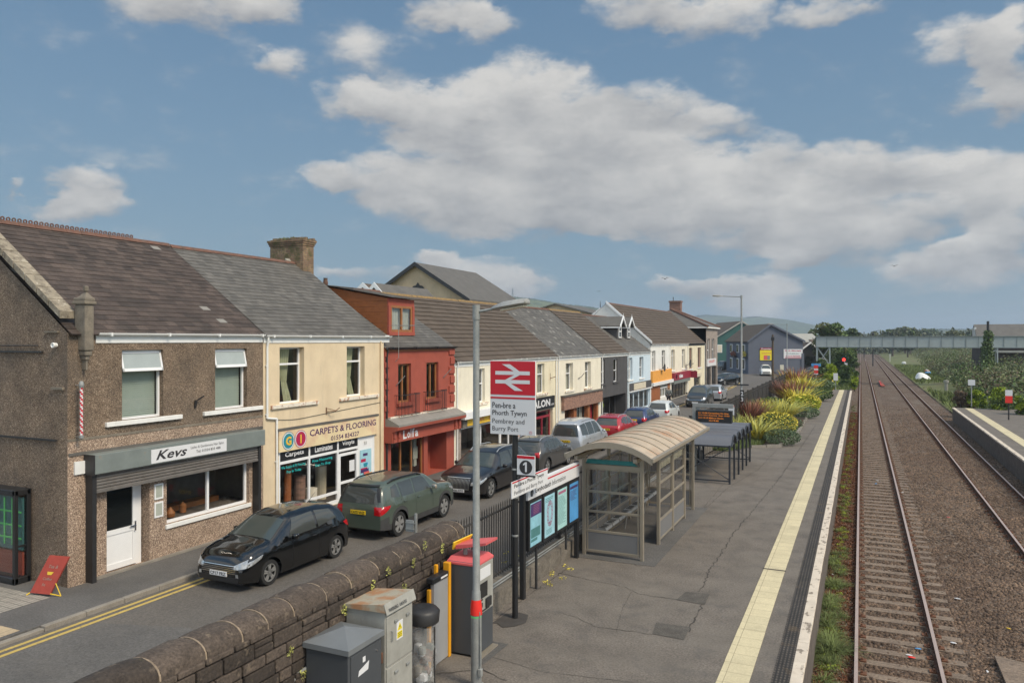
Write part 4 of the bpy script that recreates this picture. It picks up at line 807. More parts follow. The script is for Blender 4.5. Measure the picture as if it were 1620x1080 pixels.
# shopfront frame
mb = MB(); xf0, xf1 = XW-.08, XW-.01
for y in (18.58, 20.02, 21.53, 22.72, 23.68): mb.box(xf0, xf1, y, y+(.075 if y < 22 else .09), -.25, 1.93)
for a, b, zz in ((18.65, 20.02, 1.52), (20.09, 21.53, 1.52), (21.6, 22.72, 1.52), (18.65, 20.02, .1), (20.09, 21.53, .1)): mb.box(xf0+.01, xf1-.005, a, b, zz, zz+.09)
mb.box(xf0+.01, xf1-.005, 18.6, 23.7, -.25, -.12); mb.box(xf0+.02, xf1-.02, 22.8, 23.68, -.12, 1.93)
for y in (21.6, 22.62): mb.box(xf0+.02, xf1+.01, y, y+.1, -.2, 1.45)
mb.box(xf0+.02, xf1+.01, 21.7, 22.62, 1.36, 1.45); mb.box(xf0+.02, xf1+.01, 21.7, 22.62, -.2, .0); mb.box(xf0+.02, xf1+.01, 21.7, 22.62, .38, .46)
sf = mb.build('shopfront_frame', M['upvcclean'], b2)
mb = MB(); mb.quad((xf0+.03, 18.6, -.1), (xf0+.03, 22.7, -.1), (xf0+.03, 22.7, 1.5), (xf0+.03, 18.6, 1.5)); mb.build('pane', M['glass'], sf)
for a, b, s_ in ((18.66, 20.01, 'Carpets'), (20.1, 21.52, 'Laminates'), (21.61, 22.71, 'Vinyls')):
    mb = MB(); mb.box(xf0+.03, xf1-.01, a, b, 1.61, 1.92); nb = mb.build('name_board', M['black'], b2); mb = MB(); w_ = (b-a)*.66; letter(mb, s_, (xf1-.006, (a+b)/2-w_/2, 1.68), YR, UP, w_, .2, bold=.025); mb.build('lettering', M['signw'], nb)
mb = MB(); letter(mb, 'We Supply & Fit Flooring', (xf0+.034, 18.75, 1.33), YR, UP, 1.15, .11, bold=.02); letter(mb, 'Pop In Today', (xf0+.034, 19.0, 1.17), YR, UP, .7, .11, bold=.02); letter(mb, 'Free Measuring', (xf0+.034, 20.25, 1.33), YR, UP, 1.05, .11, bold=.02); letter(mb, 'Easy To Shop', (xf0+.034, 20.4, 1.17), YR, UP, .8, .11, bold=.02); mb.build('window_lettering', M['turq'], sf)
mb = MB(); mb.box(XW-2.6, XW-2.5, 18.4, 23.4, -.3, 2.0); mb.box(XW-2.5, XW-.1, 18.38, 18.42, -.3, 2.0); mb.box(XW-2.5, XW-.1, 23.35, 23.4, -.3, 2.0); mb.box(XW-2.5, XW-.1, 18.4, 23.4, 1.98, 2.05); mb.box(XW-2.5, XW-.1, 18.4, 23.4, -.36, -.3); mb.build('shop_interior', M['interior'], b2)
for (yy, xx, r_, h_, mm) in ((18.95, -.5, .17, 1.0, 'cream2'), (19.25, -.75, .15, .8, 'champ'), (19.6, -.55, .12, 1.7, 'woodor'), (19.4, -.45, .1, .45, 'crims'), (20.6, -.9, .2, 1.1, 'oldwood'), (21.1, -.8, .2, .6, 'cream3'), (22.1, -1.2, .2, 1.2, 'cream2')):
    mb = MB(); mb.tube((XW+xx, yy, -.3), (XW+xx, yy+.02, -.3+h_), r_, n=14); mb.build('carpet_roll', M[mm], b2)
mb = MB(); mb.box(xf1, xf1+.004, 22.85, 23.55, .1, 1.42); po = mb.build('poster', M['p2'], b2)
for i in range(14):
    mb = MB(); zz = .16+R()*1.1; yy = 22.88+R()*.3; mb.box(xf1+.0045+i*.0004, xf1+.0052+i*.0004, yy, yy+.2+R()*.3, zz, zz+.05+R()*.1); mb.build('poster_print', M[('orange', 'tealc', 'crims', 'p4', 'purple', 'coral')[i % 6]], po)
mb = MB(); mb.box(xf1+.01, xf1+.014, 22.2, 22.5, .75, 1.15); mb.build('notice', M['signw'], b2)
mb = MB(); letter(mb, '53', (xf1+.002, 23.1, 1.6), YR, UP, .16, .12); mb.build('house_number', M['slatelt'], b2)
mb = MB(); mb.path([(XW+.01, 20.9, 3.0), (XW+.25, 21.1, 3.02), (XW+.3, 21.25, 3.12)], .014, 5); mb.path([(XW+.01, 20.9, 2.9), (XW+.01, 20.9, 3.15)], .018, 5); mb.path([(XW+.01, 20.9, 3.12), (XW+.25, 21.1, 3.04)], .01, 5); mb.build('bracket', M['rust'], b2)
mb = MB(); pts = [(XW+.02, 18.3+i*.28, 2.98-.14*sin(min(1, i/5)*pi*.5)+i*.012) for i in range(22)]; mb.path(pts, .008, 4); mb.build('cable', M['blackm'], b2)
mb = MB(); mb.tube((XW+.05, 24.1, 5.4), (XW+.05, 24.1, -.2), .03, n=8); mb.build('downpipe', M['cream'], b2)
# chimney between 2 and 3
ch = MB(); cy0, cy1, cx0, cx1 = 23.9, 24.55, -21.8, -20.12
ch.box(cx0, cx1, cy0, cy1, 7.0, 9.22)
for i in range(3): ch.box(cx0-.03*(i+1), cx1+.03*(i+1), cy0-.03*(i+1), cy1+.03*(i+1), 9.22+i*.08, 9.30+i*.08)
for i in range(60): xx, yy = cx0+R()*(cx1-cx0), cy0+R()*(cy1-cy0); ch.bbox(xx-.12, xx+.12, yy-.06, yy+.06, 9.44, 9.48+R()*.08, .01)
co = ch.build('chimney', M['brick'], b2)
mb = MB(); mb.prism([(cx1+.02, cy0-.25, 7.72), (cx0+1.0, cy0-.25, 8.62), (cx0+1.0, cy0-.25, 8.7), (cx1+.3, cy0-.25, 7.68)], (0, .28, 0)); mb.build('lead_flashing', M['galvlt'], co)
npmesh('chimney_moss', *leaves(500, -20.95, 24.2, 9.5, .85, .4, .1, .035), M['lf_olive'], co, kind='stuff')
# 3 --- red cafe ---
b3 = house('red_cafe', 'brick red painted cafe with a timber clad dormer and small iron balconies', 'cafe', 24.37, 29.88, 5.12, 7.72,
    [(25.35, 26.3, 2.95, 4.5, .14), (27.5, 28.5, 2.95, 4.5, .14), (24.85, 27.3, -.2, 1.55, .12), (27.6, 29.2, -.25, 1.5, .9)], 'brickred', kr=None)
for a, b in ((25.35, 26.3), (27.5, 28.5)):
    w = window(b3, XW, a, b, 2.95, 4.5, dep=.12, fm='timber', style='mull', cur=None, fr=.075)
    rl = MB(); y0, y1 = a-.25, b+.2
    for z in (2.5, 3.28): rl.path([(XW, y0, z), (XW+.32, y0, z), (XW+.32, y1, z), (XW, y1, z)], .014, 5)
    yy = y0
    while yy < y1: rl.tube((XW+.32, yy, 2.45), (XW+.32, yy, 3.34), .009, n=4); yy += .1
    for xx in (.1, .2): rl.tube((XW+xx, y0, 2.5), (XW+xx, y0, 3.28), .009, n=4); rl.tube((XW+xx, y1, 2.5), (XW+xx, y1, 3.28), .009, n=4)
    rl.build('balcony_railing', M['blackm'], b3)
    s = MB(); s.bbox(XW, XW+.12, a-.1, b+.1, 2.82, 2.94, .01); s.build('sill', M['brickred'], w)
mb = MB()
for z in np.arange(2.7, 5.0, .42): mb.bbox(XW, XW+.045, 24.4, 24.62+.1*(int(z*10) % 2), z, z+.2, .006); mb.bbox(XW, XW+.06, 29.5-.12*(int(round(z/.42)) % 2), 29.86, z, z+.3, .008)
mb.build('quoins', M['brickred'], b3)
mb = MB(); mb.prism([(XW, 24.45, 2.42), (XW+.12, 24.45, 2.42), (XW+.62, 24.45, 2.2), (XW+.62, 24.45, 2.12), (XW, 24.45, 2.12)], (0, 5.42, 0)); mb.build('lead_ledge', M['slatelt'], b3)
mb = MB(); mb.box(XW, XW+.14, 24.6, 29.8, 2.4, 2.46); mb.build('white_strip', M['whitepaint'], b3)
mb = MB(); mb.prism([(XW, 24.4, 2.12), (XW+.62, 24.4, 2.12), (XW+.6, 24.4, 2.0), (XW+.36, 24.4, 1.92), (XW+.36, 24.4, 1.5), (XW, 24.4, 1.5)], (0, 5.5, 0))
for y in (24.45, 24.75, 29.25, 29.6): mb.bbox(XW+.3, XW+.44, y, y+.13, 1.66, 2.02, .02); mb.bbox(XW+.3, XW+.41, y+.01, y+.12, 1.5, 1.7, .02)
fa = mb.build('fascia', M['brickred'], b3)
mb = MB(); o_ = (XW+.362, 25.15, 1.58); letter(mb, 'L', o_, YR, UP, .26, .36, bold=.03); letter(mb, 'o', (XW+.362, 25.45, 1.58), YR, UP, .2, .24, bold=.03); letter(mb, 'l', (XW+.362, 25.69, 1.58), YR, UP, .05, .38, bold=.02); letter(mb, 'f', (XW+.362, 25.79, 1.58), YR, UP, .2, .38, bold=.03); letter(mb, 'a', (XW+.362, 26.02, 1.58), YR, UP, .24, .25, bold=.03); mb.build('lettering', M['signw'], fa)
w = window(b3, XW, 24.85, 27.3, -.2, 1.55, dep=.1, fm='timber', style='mull', mull=2, gl='glass', room='shop', fr=.07)
mb = MB(); mb.box(XW-.4, XW-.3, 27.0, 27.2, .2, 1.5); mb.box(XW-.3, XW-.28, 26.9, 27.25, .5, 1.0); mb.build('window_display', M['curtain'], w)
mb = MB(); mb.box(XW-.9, XW-.84, 27.6, 28.5, -.25, 1.5); dr = mb.build('door', M['woodor'], b3); mb = MB(); mb.box(XW-.84, XW-.835, 27.75, 28.3, .6, 1.4); mb.build('pane', M['glassd'], dr)
mb = MB(); mb.box(XW-.9, XW-.84, 28.5, 29.2, -.25, 1.5); mb.build('porch_panel', M['brickred'], b3)
mb = MB(); mb.box(XW, XW+.05, 24.4, 29.88, 5.0, 5.16); mb.build('fascia_board', M['woodor'], b3); gutter(b3, 24.4, 29.88, XW+.05, 5.17, 'blackm', fascia=False)
downpipe(b3, 24.5, XW, 5.1, -.25, 'blackm')
mb = MB()
for y, z in ((25.2, 3.75), (28.9, 3.9)): mb.path([(XW, y, z-.1), (XW+.1, y, z), (XW+.35, y+.1, z+.3)], .018, 5)
mb.build('bracket', M['galv'], b3)
# dormer
dz0, dz1 = 5.78, 7.14; dx = -17.35; dy0, dy1 = 25.72, 27.62; sl = 2.6/4
zr_ = lambda x: 5.12+(-16.6-x)*sl
mb = MB()
mb.prism([(dx, dy1, zr_(dx)), (dx, dy1, dz1), (-20.6, dy1, 7.72), (-20.6, dy1, 7.6)], (0, -.05, 0)); mb.build('dormer_cheek', M['woodor'], b3); mb = MB()
mb.prism([(dx, dy0, zr_(dx)), (dx, dy0, dz1), (-20.6, dy0, 7.72), (-20.6, dy0, 7.6)], (0, .05, 0))
for i in range(16):
    z = zr_(dx)+i*.11
    xs = -16.6-(z-5.12)/sl
    if z < dz1: xe = max(-20.5, xs); mb.box(xe, dx, dy0-.015-.008*(i % 2), dy0, z, z+.1)
dm = mb.build('dormer_cheek', M['woodor'], b3)
mb = MB(); mb.box(dx, dx+.06, dy0-.02, dy1+.02, dz1-.28, dz1); mb.box(dx, dx+.08, dy0-.02, dy0+.14, dz0-.0, dz1-.28); mb.box(dx, dx+.08, dy1-.14, dy1+.02, dz0, dz1-.28); mb.box(dx, dx+.1, dy0-.02, dy1+.02, dz0-.14, dz0); mb.build('dormer_face', M['brickred'], b3)
window(b3, dx+.12, dy0+.14, dy1-.14, dz0+.0, dz1-.28, dep=.06, fm='timber', style='mull', cur='full', fr=.1, room=None)
mb = coursed(dy0-.12, dy1+.14, dx+.25, dz1+.02, -20.6, 7.78, .3, .3, .01, .01); mb.build('dormer_roof', [M['slate'], M['slatelt']], b3)
mb = MB(); mb.lathe([(0, 0), (.09, 0), (.11, .1), (.08, .28), (.1, .32), (0, .32)], (-20.6, 25.9, 7.75), 12); mb.build('chimney_pot', M['ridge'], b3)
mb = MB(); mb.path([(XW+.1, 25.0, 4.6), (XW+.25, 25.0, 4.75), (XW+.25, 25.0, 6.1)], .012, 5); mb.tube((XW+.25, 24.5, 6.0), (XW+.25, 26.3, 6.05), .01, n=5)
for i in range(9): y = 24.55+i*.2; mb.tube((XW+.05, y, 6.0), (XW+.45, y, 6.03), .005, n=4)
mb.build('television_aerial', M['galv'], b3)
# 4 --- cream shop with yellow sign ---
TE, TR = 4.5, 7.66
b4 = house('flower_shop', 'pale cream shop with a yellow sign board under a broad white ledge', 'shop', 29.9, 37.4, TE, TR,
    [(31.95, 32.95, 2.45, 4.08, .16), (35.3, 36.3, 2.45, 4.08, .16), (30.5, 36.9, -.3, 1.5, .12)], 'cream3', roofk='tile', roofm='tilebr', ridge='moss')
for a in (31.95, 35.3): window(b4, XW, a, a+1, 2.45, 4.08, cur='both', sill=(a-.15, a+1.25), sm='whitepaint', tz=3.35)
gutter(b4, 29.9, 37.4, XW, TE-.04); downpipe(b4, 30.1, XW, TE-.05, -.25)
mb = MB(); mb.bbox(XW, XW+.45, 30.1, 37.2, 1.85, 2.18, .01); mb.build('ledge', M['upvcclean'], b4)
mb = MB(); mb.box(XW, XW+.2, 30.75, 37.0, 1.5, 1.84); mb.mat(1).box(XW, XW+.22, 30.3, 30.75, 1.45, 1.85); sg = mb.build('sign', [M['goldl'], M['lowwall']], b4)
mb = MB(); letter(mb, 'JUST', (XW+.203, 31.6, 1.58), YR, UP, .9, .16, bold=.02); letter(mb, 'OUTLET', (XW+.203, 33.0, 1.58), YR, UP, 1.3, .16, bold=.02); mb.build('lettering', M['coral'], sg)
w = window(b4, XW, 30.5, 34.9, -.1, 1.42, dep=.1, fm='upvcclean', style='mull', mull=1, room='shop', fr=.09); window(b4, XW, 34.9, 36.9, -.3, 1.42, dep=.1, fm='upvcclean', style='mull', room='shop', fr=.1, name='door')
mb = MB(); mb.box(XW, XW+.02, 30.05, 30.5, -.3, 1.5); mb.build('brick_pier', M['stone'], b4)
# 5 --- salon ---
b5 = house('hair_salon', 'yellowish cream salon with a black sign in white capitals', 'salon', 37.42, 42.55, TE, TR,
    [(39.55, 40.6, 2.4, 4.1, .16), (38.2, 41.9, -.3, 1.4, .2)], 'cream2', roofk='tile', roofm='tilebr', ridge='moss')
window(b5, XW, 39.55, 40.6, 2.4, 4.1, cur='both', sill=(39.3, 41), sm='whitepaint', tz=3.5)
gutter(b5, 37.4, 42.55, XW, TE-.04); downpipe(b5, 42.35, XW, TE-.05, -.25)
mb = MB(); mb.box(XW, XW+.12, 37.9, 41.95, 1.48, 2.18); sg = mb.build('sign', M['black'], b5)
mb = MB(); letter(mb, 'SALON', (XW+.123, 38.3, 1.62), YR, UP, 2.9, .42, bold=.035); letter(mb, 'HAIR', (XW+.123, 41.35, 1.62), YR, UP, .45, .13); mb.build('lettering', M['signw'], sg)
window(b5, XW, 38.2, 41.9, -.3, 1.4, dep=.18, fm='maroon', style='transmull', tz=1.0, mull=2, room='shop', fr=.12)
mb = MB(); mb.path([(XW, 41.5, 3.2), (XW+.3, 41.6, 3.3)], .02, 5); mb.path([(XW, 41.5, 3.1), (XW, 41.5, 3.5)], .02, 5); mb.build('bracket', M['rust'], b5)
# 6 --- boarded fascia shop ---
b6 = house('timber_fascia_shop', 'cream house with a bare weathered wooden fascia above dark doorways', 'shop', 42.57, 51.1, TE, TR,
    [(44.1, 45.4, 2.3, 4.0, .25), (47.7, 48.9, 2.25, 4.0, .25), (43.9, 50.6, -.3, 1.15, .35)], 'cream3', roofk='slate', roofm='slate', ridge='ridge', pale=.03)
for a, b, z in ((44.1, 45.4, 2.3), (47.7, 48.9, 2.25)): window(b6, XW, a, b, z, 4.0, dep=.22, cur='both', sill=(a-.2, b+.2), sm='whitepaint', tz=3.35)
gutter(b6, 42.6, 51.1, XW, TE-.04); downpipe(b6, 42.75, XW, TE-.05, -.25)
mb = MB(); mb.bbox(XW, XW+.2, 43.3, 50.9, 1.15, 1.98, .01); mb.build('fascia', M['oldwood'], b6)
mb = MB(); mb.box(XW, XW+.28, 43.2, 51.0, 1.98, 2.05); mb.build('flashing', M['slate'], b6)
mb = MB()
for y in (45.7, 48.4, 50.3): mb.box(XW-.3, XW-.05, y, y+.5, -.3, 1.15)
mb.build('timber_pier', M['orange'] and M['woodor'], b6); window(b6, XW, 46.2, 48.4, -.1, 1.15, dep=.3, fm='blackm', style='mull', room='shop', cur='full')
window(b6, XW, 43.95, 45.7, -.3, 1.15, dep=.34, fm='timber', style='mull', name='door')
mb = MB(); mb.box(XW-.5, XW-.4, 48.9, 50.3, -.3, 1.15); mb.build('door', M['maroon'], b6)
mb = MB(); mb.path([(XW, 46.3, 2.95), (XW+.15, 46.5, 3.05), (XW+.3, 46.7, 3.3)], .022, 5); mb.build('bracket', M['blackm'], b6)
# 7 --- dark grey house ---
b7 = house('dark_grey_house', 'charcoal grey rendered house with a deep recessed shop window', 'house', 51.12, 57.82, TE, TR,
    [(51.2, 52.0, 2.35, 4.05, .2), (54.1, 55.1, 2.35, 4.05, .3), (51.4, 57.3, -.3, 1.35, .9)], 'darkgrey', roofk='tile', roofm='tilebr', ridge='moss')
window(b7, XW, 51.2, 52.0, 2.35, 4.05, dep=.1, style='sash', sill=(51.15, 52.2), sm='darkgrey'); window(b7, XW, 54.1, 55.1, 2.35, 4.05, dep=.1, style='sash', sill=(53.9, 55.3), sm='darkgrey')
gutter(b7, 51.1, 57.8, XW, TE-.04); downpipe(b7, 51.25, XW, TE-.05, -.25)
window(b7, XW, 51.4, 57.3, -.3, 1.35, dep=.85, fm='darkgrey', style='mull', mull=3, room='shop', fr=.1)
npmesh('hanging_plant', *leaves(160, XW-.25, 52.0, .75, .15, .3, .45, .05), M['lf_lime'], b7)
# 8 --- pale blue house with pointed dormers ---
b8 = house('pale_blue_house', 'pale blue house with two pointed white dormers in its slate roof', 'house', 57.84, 64.9, TE, 7.5,
    [(57.95, 59.2, 2.3, 4.05, .2), (61.35, 62.6, 2.3, 4.05, .2), (58.4, 64.7, -.3, 1.35, .15)], 'ltblue')
for a in (57.95, 61.35): window(b8, XW, a, a+1.25, 2.3, 4.05, dep=.18, style='sash', sill=(a-.1, a+1.4))
gutter(b8, 57.8, 64.9, XW, TE-.04); downpipe(b8, 58.0, XW, TE-.05, -.25)
mb = MB(); mb.box(XW, XW+.12, 58.1, 64.8, 1.4, 2.0); mb.mat(1).box(XW+.12, XW+.14, 59.2, 62.9, 1.45, 1.95); mb.build('sign', [M['darkgrey'], M['ivorys']], b8)
mb = MB(); mb.box(XW, XW+.18, 58.0, 64.9, 1.32, 1.4); mb.build('ledge', M['upvcclean'], b8)
window(b8, XW, 58.4, 64.7, -.3, 1.3, dep=.12, fm='ltblue', style='mull', mull=3, room='shop', fr=.12)
for yc in (59.95, 62.5):
    fx = -17.9; mb = MB(); mb.box(-20.2, fx, yc-.62, yc+.62, 5.0, 6.6); mb.prism([(fx, yc-.62, 6.6), (fx, yc+.62, 6.6), (fx, yc, 7.22)], (-2.3, 0, 0)); mb.build('dormer_wall', M['darkgrey'], b8)
    window(b8, fx+.03, yc-.36, yc+.36, 5.62, 6.68, dep=-.05, style='sash', fr=.09, gl='glassd')
    for s in (-1, 1):
        mb = MB(); mb.prism([(fx+.3, yc+s*.86, 6.52), (fx+.3, yc, 7.3), (fx+.3, yc, 7.38), (fx+.3, yc+s*.86, 6.6)], (-3.0, 0, 0)); mb.build('dormer_roof', M['slate'], b8)
        mb = MB(); mb.prism([(fx+.3, yc+s*.86, 6.42), (fx+.3, yc+s*.86, 6.62), (fx+.3, yc, 7.42), (fx+.3, yc, 7.2)], (.07, 0, 0)); mb.build('bargeboard', M['upvcclean'], b8)
        mb = MB(); mb.box(-19.8, fx+.3, yc+s*.84-.03, yc+s*.84+.03, 6.42, 6.52); mb.build('dormer_gutter', M['upvcclean'], b8)
    mb = MB(); mb.tube((fx+.33, yc, 7.3), (fx+.33, yc, 7.62), .035, .01, n=6); mb.build('finial', M['upvcclean'], b8)
# 9, 10 --- white/orange, maroon, end shop under one big brown roof ---
E2, R2 = 5.12, 8.75
b9 = house('orange_fronted_shop', 'white house with a bright orange fascia above its shop window', 'shop', 64.95, 72.6, E2, R2,
    [(65.6, 66.7, 2.7, 4.5, .2), (69.1, 70.4, 2.65, 4.5, .2), (65.2, 72.3, -.3, 1.6, .15)], 'whitew', roofk='tile', roofm='tilebr', ridge='ridge')
for a, b in ((65.6, 66.7), (69.1, 70.4)): window(b9, XW, a, b, 2.68, 4.5, dep=.18, style='transom', sill=(a-.1, b+.1), gl='glassd')
gutter(b9, 64.95, 72.6, XW, E2-.04); downpipe(b9, 72.3, XW, E2-.05, -.25)
mb = MB(); mb.box(XW, XW+.18, 65.0, 72.4, 1.72, 2.72); mb.build('fascia', M['orange'], b9); mb = MB(); mb.bbox(XW, XW+.3, 65.0, 72.7, 1.42, 1.72, .01); mb.build('blind_box', M['upvcclean'], b9)
mb = MB(); mb.box(XW-.1, XW+.02, 65.2, 68.4, -.3, 1.4); mb.box(XW-.1, XW+.02, 71.5, 72.4, -.3, 1.4); mb.build('timber_panel', M['woodor'], b9)
window(b9, XW, 68.4, 71.5, .2, 1.4, dep=.05, style='transmull', mull=2, room='shop', cur='full', fr=.1); mb = MB(); mb.box(XW-.05, XW+.06, 68.3, 71.6, -.25, .2); mb.build('stall_riser', M['whitew'], b9)
mb = MB(); mb.prism([(XW+.15, 64.8, E2), (XW+.15, 64.8, E2+.22), (-20.6, 64.8, R2+.18), (-20.6, 64.8, R2-.05)], (0, .14, 0)); mb.build('verge_board', M['upvcclean'], b9)
b10 = house('maroon_signed_shop', 'cream shop with a maroon fascia sign and a satellite dish on its wall', 'shop', 72.65, 80.8, E2, R2,
    [(73.0, 74.4, 2.5, 4.5, .2), (77.8, 79.2, 2.5, 4.5, .2), (73.0, 80.2, -.3, 1.2, .2)], 'cream3', roofk='tile', roofm='tilebr', ridge='ridge')
for a, b in ((73.0, 74.4), (77.8, 79.2)): window(b10, XW, a, b, 2.5, 4.5, dep=.18, style='transom', cur='both', sill=(a-.1, b+.1))
gutter(b10, 72.65, 80.8, XW, E2-.04); downpipe(b10, 80.5, XW, E2-.05, -.25)
mb = MB(); mb.box(XW, XW+.35, 72.8, 80.5, 1.55, 2.25); sg = mb.build('sign', M['maroon'], b10); mb = MB(); mb.box(XW+.02, XW+.3, 72.9, 80.4, 1.2, 1.55); mb.build('shutter_box', M['shbox'], b10)
mb = MB(); mb.box(XW, XW+1.0, 80.52, 80.6, 1.5, 2.2); mb.build('projecting_sign', M['maroon'], b10)
mb = MB(); letter(mb, 'nisa', (XW+.353, 74.9, 1.7), YR, UP, 1.7, .4, bold=.05); mb.lathe([(0, 0), (.25, 0), (.25, .004)], (XW+.35, 73.7, 1.9), 16, axis='x'); mb.build('lettering', M['signw'], sg)
window(b10, XW, 73.0, 80.2, -.3, 1.2, dep=.18, fm='blackm', style='mull', mull=4, room='shop', fr=.1)
def dish(parent, x, y, z, r=.4):
    mb = MB(); mb.lathe([(0, 0), (r*.5, .03), (r, .12), (r*.97, .14), (r*.5, .05), (0, .02)], (x+.35, y, z), 18, axis='x'); mb.path([(x, y, z-.2), (x+.3, y, z-.1), (x+.35, y, z)], .02, 5); mb.tube((x+.36, y, z-.25), (x+.75, y, z-.02), .012, n=5); mb.bbox(x+.7, x+.8, y-.03, y+.03, z-.04, z+.04, .01)
    return mb.build('satellite_dish', M['plastic'], parent)
dish(b10, XW, 79.6, 3.0, .45); dish(b9, XW, 68.2, 2.95, .35)
b11 = house('end_shop', 'cream end house with dark framed upper windows before the stone corner block', 'shop', 80.85, 90.2, E2, R2,
    [(81.4, 83.0, 2.35, 4.6, .25), (86.0, 88.0, 2.3, 4.6, .25), (84.5, 87.5, -.3, 1.3, .2)], 'cream2', roofk='tile', roofm='tilebr', ridge='ridge')
for a, b in ((81.4, 83.0), (86.0, 88.0)): window(b11, XW, a, b, 2.35, 4.6, dep=.2, fm='maroon', style='mull', gl='glassd', sill=(a-.1, b+.1))
gutter(b11, 80.8, 90.2, XW, E2-.04, 'blackm'); downpipe(b11, 90.0, XW, E2-.05, -.25)
window(b11, XW, 84.5, 87.5, -.3, 1.3, dep=.18, fm='black', style='transom', gl='glassd', fr=.15); mb = MB(); mb.box(XW, XW+.1, 84.2, 87.8, 1.35, 1.75); mb.build('sign', M['ivorys'], b11)
mb = MB(); mb.box(XW-.1, XW+.12, 83.9, 84.4, -.3, 2.1); mb.build('pilaster', M['blackm'], b11)
# 12 --- stone corner block with hipped roof ---
b12 = thing('stone_corner_building', 'tall grey stone corner building with a hipped slate roof and big brick chimney', 'building', (XW, 94, -.35), GR)
mb = MB(); ops = [(91.0, 92.6, 2.9, 5.6, .2), (94.0, 95.8, 3.0, 5.6, .2), (90.6, 93.4, -.3, 2.2, .2), (94.0, 97.4, -.3, 2.2, .2)]
wallgrid(mb, XW+.15, 90.25, 98.0, -.4, 7.0, ops); mb.box(-26, XW+.149, 90.25, 90.26, -.4, 7.0)
for y in (90.25, 98.0): mb.quad((XW+.15, y, -.4), (XW+.15, y, 7), (-26, y, 7), (-26, y, -.4))
mb.build('wall', M['stone'], b12)
mb = MB(); e0, e1, y0, y1 = -26.3, XW+.45, 89.9, 98.35; r0, r1 = (-21.3, 93.2, 9.2), (-21.3, 95.0, 9.2)
mb.add([(e1, y0, 7), (e1, y1, 7), (e0, y1, 7), (e0, y0, 7), r0, r1], [(0, 1, 5, 4), (1, 2, 5), (2, 3, 4, 5), (3, 0, 4)]); mb.mat(1)
for a, b in (((e1, y0, 7.0), r0), ((e1, y1, 7.0), r1), (r0, r1)): mb.tube((a[0], a[1], a[2]+.05), (b[0], b[1], b[2]+.05), .14, n=6)
mb.mat(2).box(e0, e1, y0, y1, 6.84, 6.99); mb.build('roof', [M['slate'], M['ridge'], M['whitew']], b12)
mb = MB(); mb.box(-22.0, -20.6, 95.6, 96.5, 8.2, 10.3); mb.box(-22.08, -20.52, 95.5, 96.6, 10.2, 10.4); mb.build('chimney', M['brickplain'], b12)
mb = MB(); mb.path([(-21.6, 96, 10.3), (-21.6, 96, 10.9)], .05, 6); mb.build('chimney_pot', M['blackm'], b12)
for a, b, c, d in [o[:4] for o in ops]: window(b12, XW+.15, a, b, c, d, dep=.15, style='sash' if c > 0 else 'mull', fm='upvcclean' if c > 0 else 'darkgrey', gl='glassd', sill=(a-.1, b+.1) if c > 0 else None, fr=.12)
mb = MB(); mb.box(XW+.15, XW+.3, 90.4, 96.2, 2.35, 3.2); sg = mb.build('sign', M['signw'], b12); mb = MB(); letter(mb, 'GALLERY', (XW+.305, 91.2, 2.75), YR, UP, 4.0, .3, bold=.03); mb.build('lettering', M['coral'], sg)
# --- buildings behind the terrace ---
hl = thing('buff_hall', 'big buff rendered hall gable with a dark shaped plaque rising behind the terrace', 'hall', (-37, 66, -.35), 'buildings behind the shops')
ax, ay, az_ = col(660, Y=60, y=418); 
lx = ax-8.0; rx = ax+5.2; ez = 9.25
mb = MB(); mb.quad((lx, 60, -1), (rx, 60, -1), (rx, 60, ez), (ax, 60, az_), (lx, 60, ez-1.6)); mb.quad((rx, 60, -1), (rx, 71.5, -1), (rx, 71.5, ez), (rx, 60, ez)); mb.quad((lx, 71.5, -1), (rx, 71.5, -1), (rx, 71.5, ez), (ax, 71.5, az_), (lx, 71.5, ez-1.6)); mb.quad((lx, 60, -1), (lx, 71.5, -1), (lx, 71.5, ez-1.6), (lx, 60, ez-1.6)); mb.build('wall', M['hallr'], hl)
mb = MB()
s1 = (az_-ez)/(rx-ax); s2 = (az_-ez+1.6)/(ax-lx)
mb.prism([(ax, 59.6, az_), (rx+.5, 59.6, ez-.5*s1), (rx+.5, 59.6, ez-.5*s1+.14), (ax, 59.6, az_+.16), (lx-.4, 59.6, ez-1.6-.4*s2+.14), (lx-.4, 59.6, ez-1.6-.4*s2)], (0, 12.2, 0)); ro = mb.build('roof', M['slate'], hl)
mb = MB(); mb.prism([(ax, 59.5, az_-.2), (rx+.5, 59.5, ez-.5*s1-.2), (rx+.5, 59.5, ez-.5*s1+.16), (ax, 59.5, az_+.18), (lx-.4, 59.5, ez-1.6-.4*s2+.16), (lx-.4, 59.5, ez-1.6-.4*s2-.2)], (0, .1, 0)); mb.build('bargeboard', M['blackm'], ro)
px_, _, pz_ = col(661, Y=59.9, y=455); mb = MB(); mb.prism([(px_+a*.62, 59.95, pz_+b*.62) for a, b in ((-.8, -.75), (.8, -.75), (1, -.45), (1.05, .0), (.75, .25), (.3, .35), (0, .75), (-.3, .35), (-.75, .25), (-1.05, 0), (-1, -.45))], (0, -.1, 0)); mb.build('plaque', M['blackm'], hl)
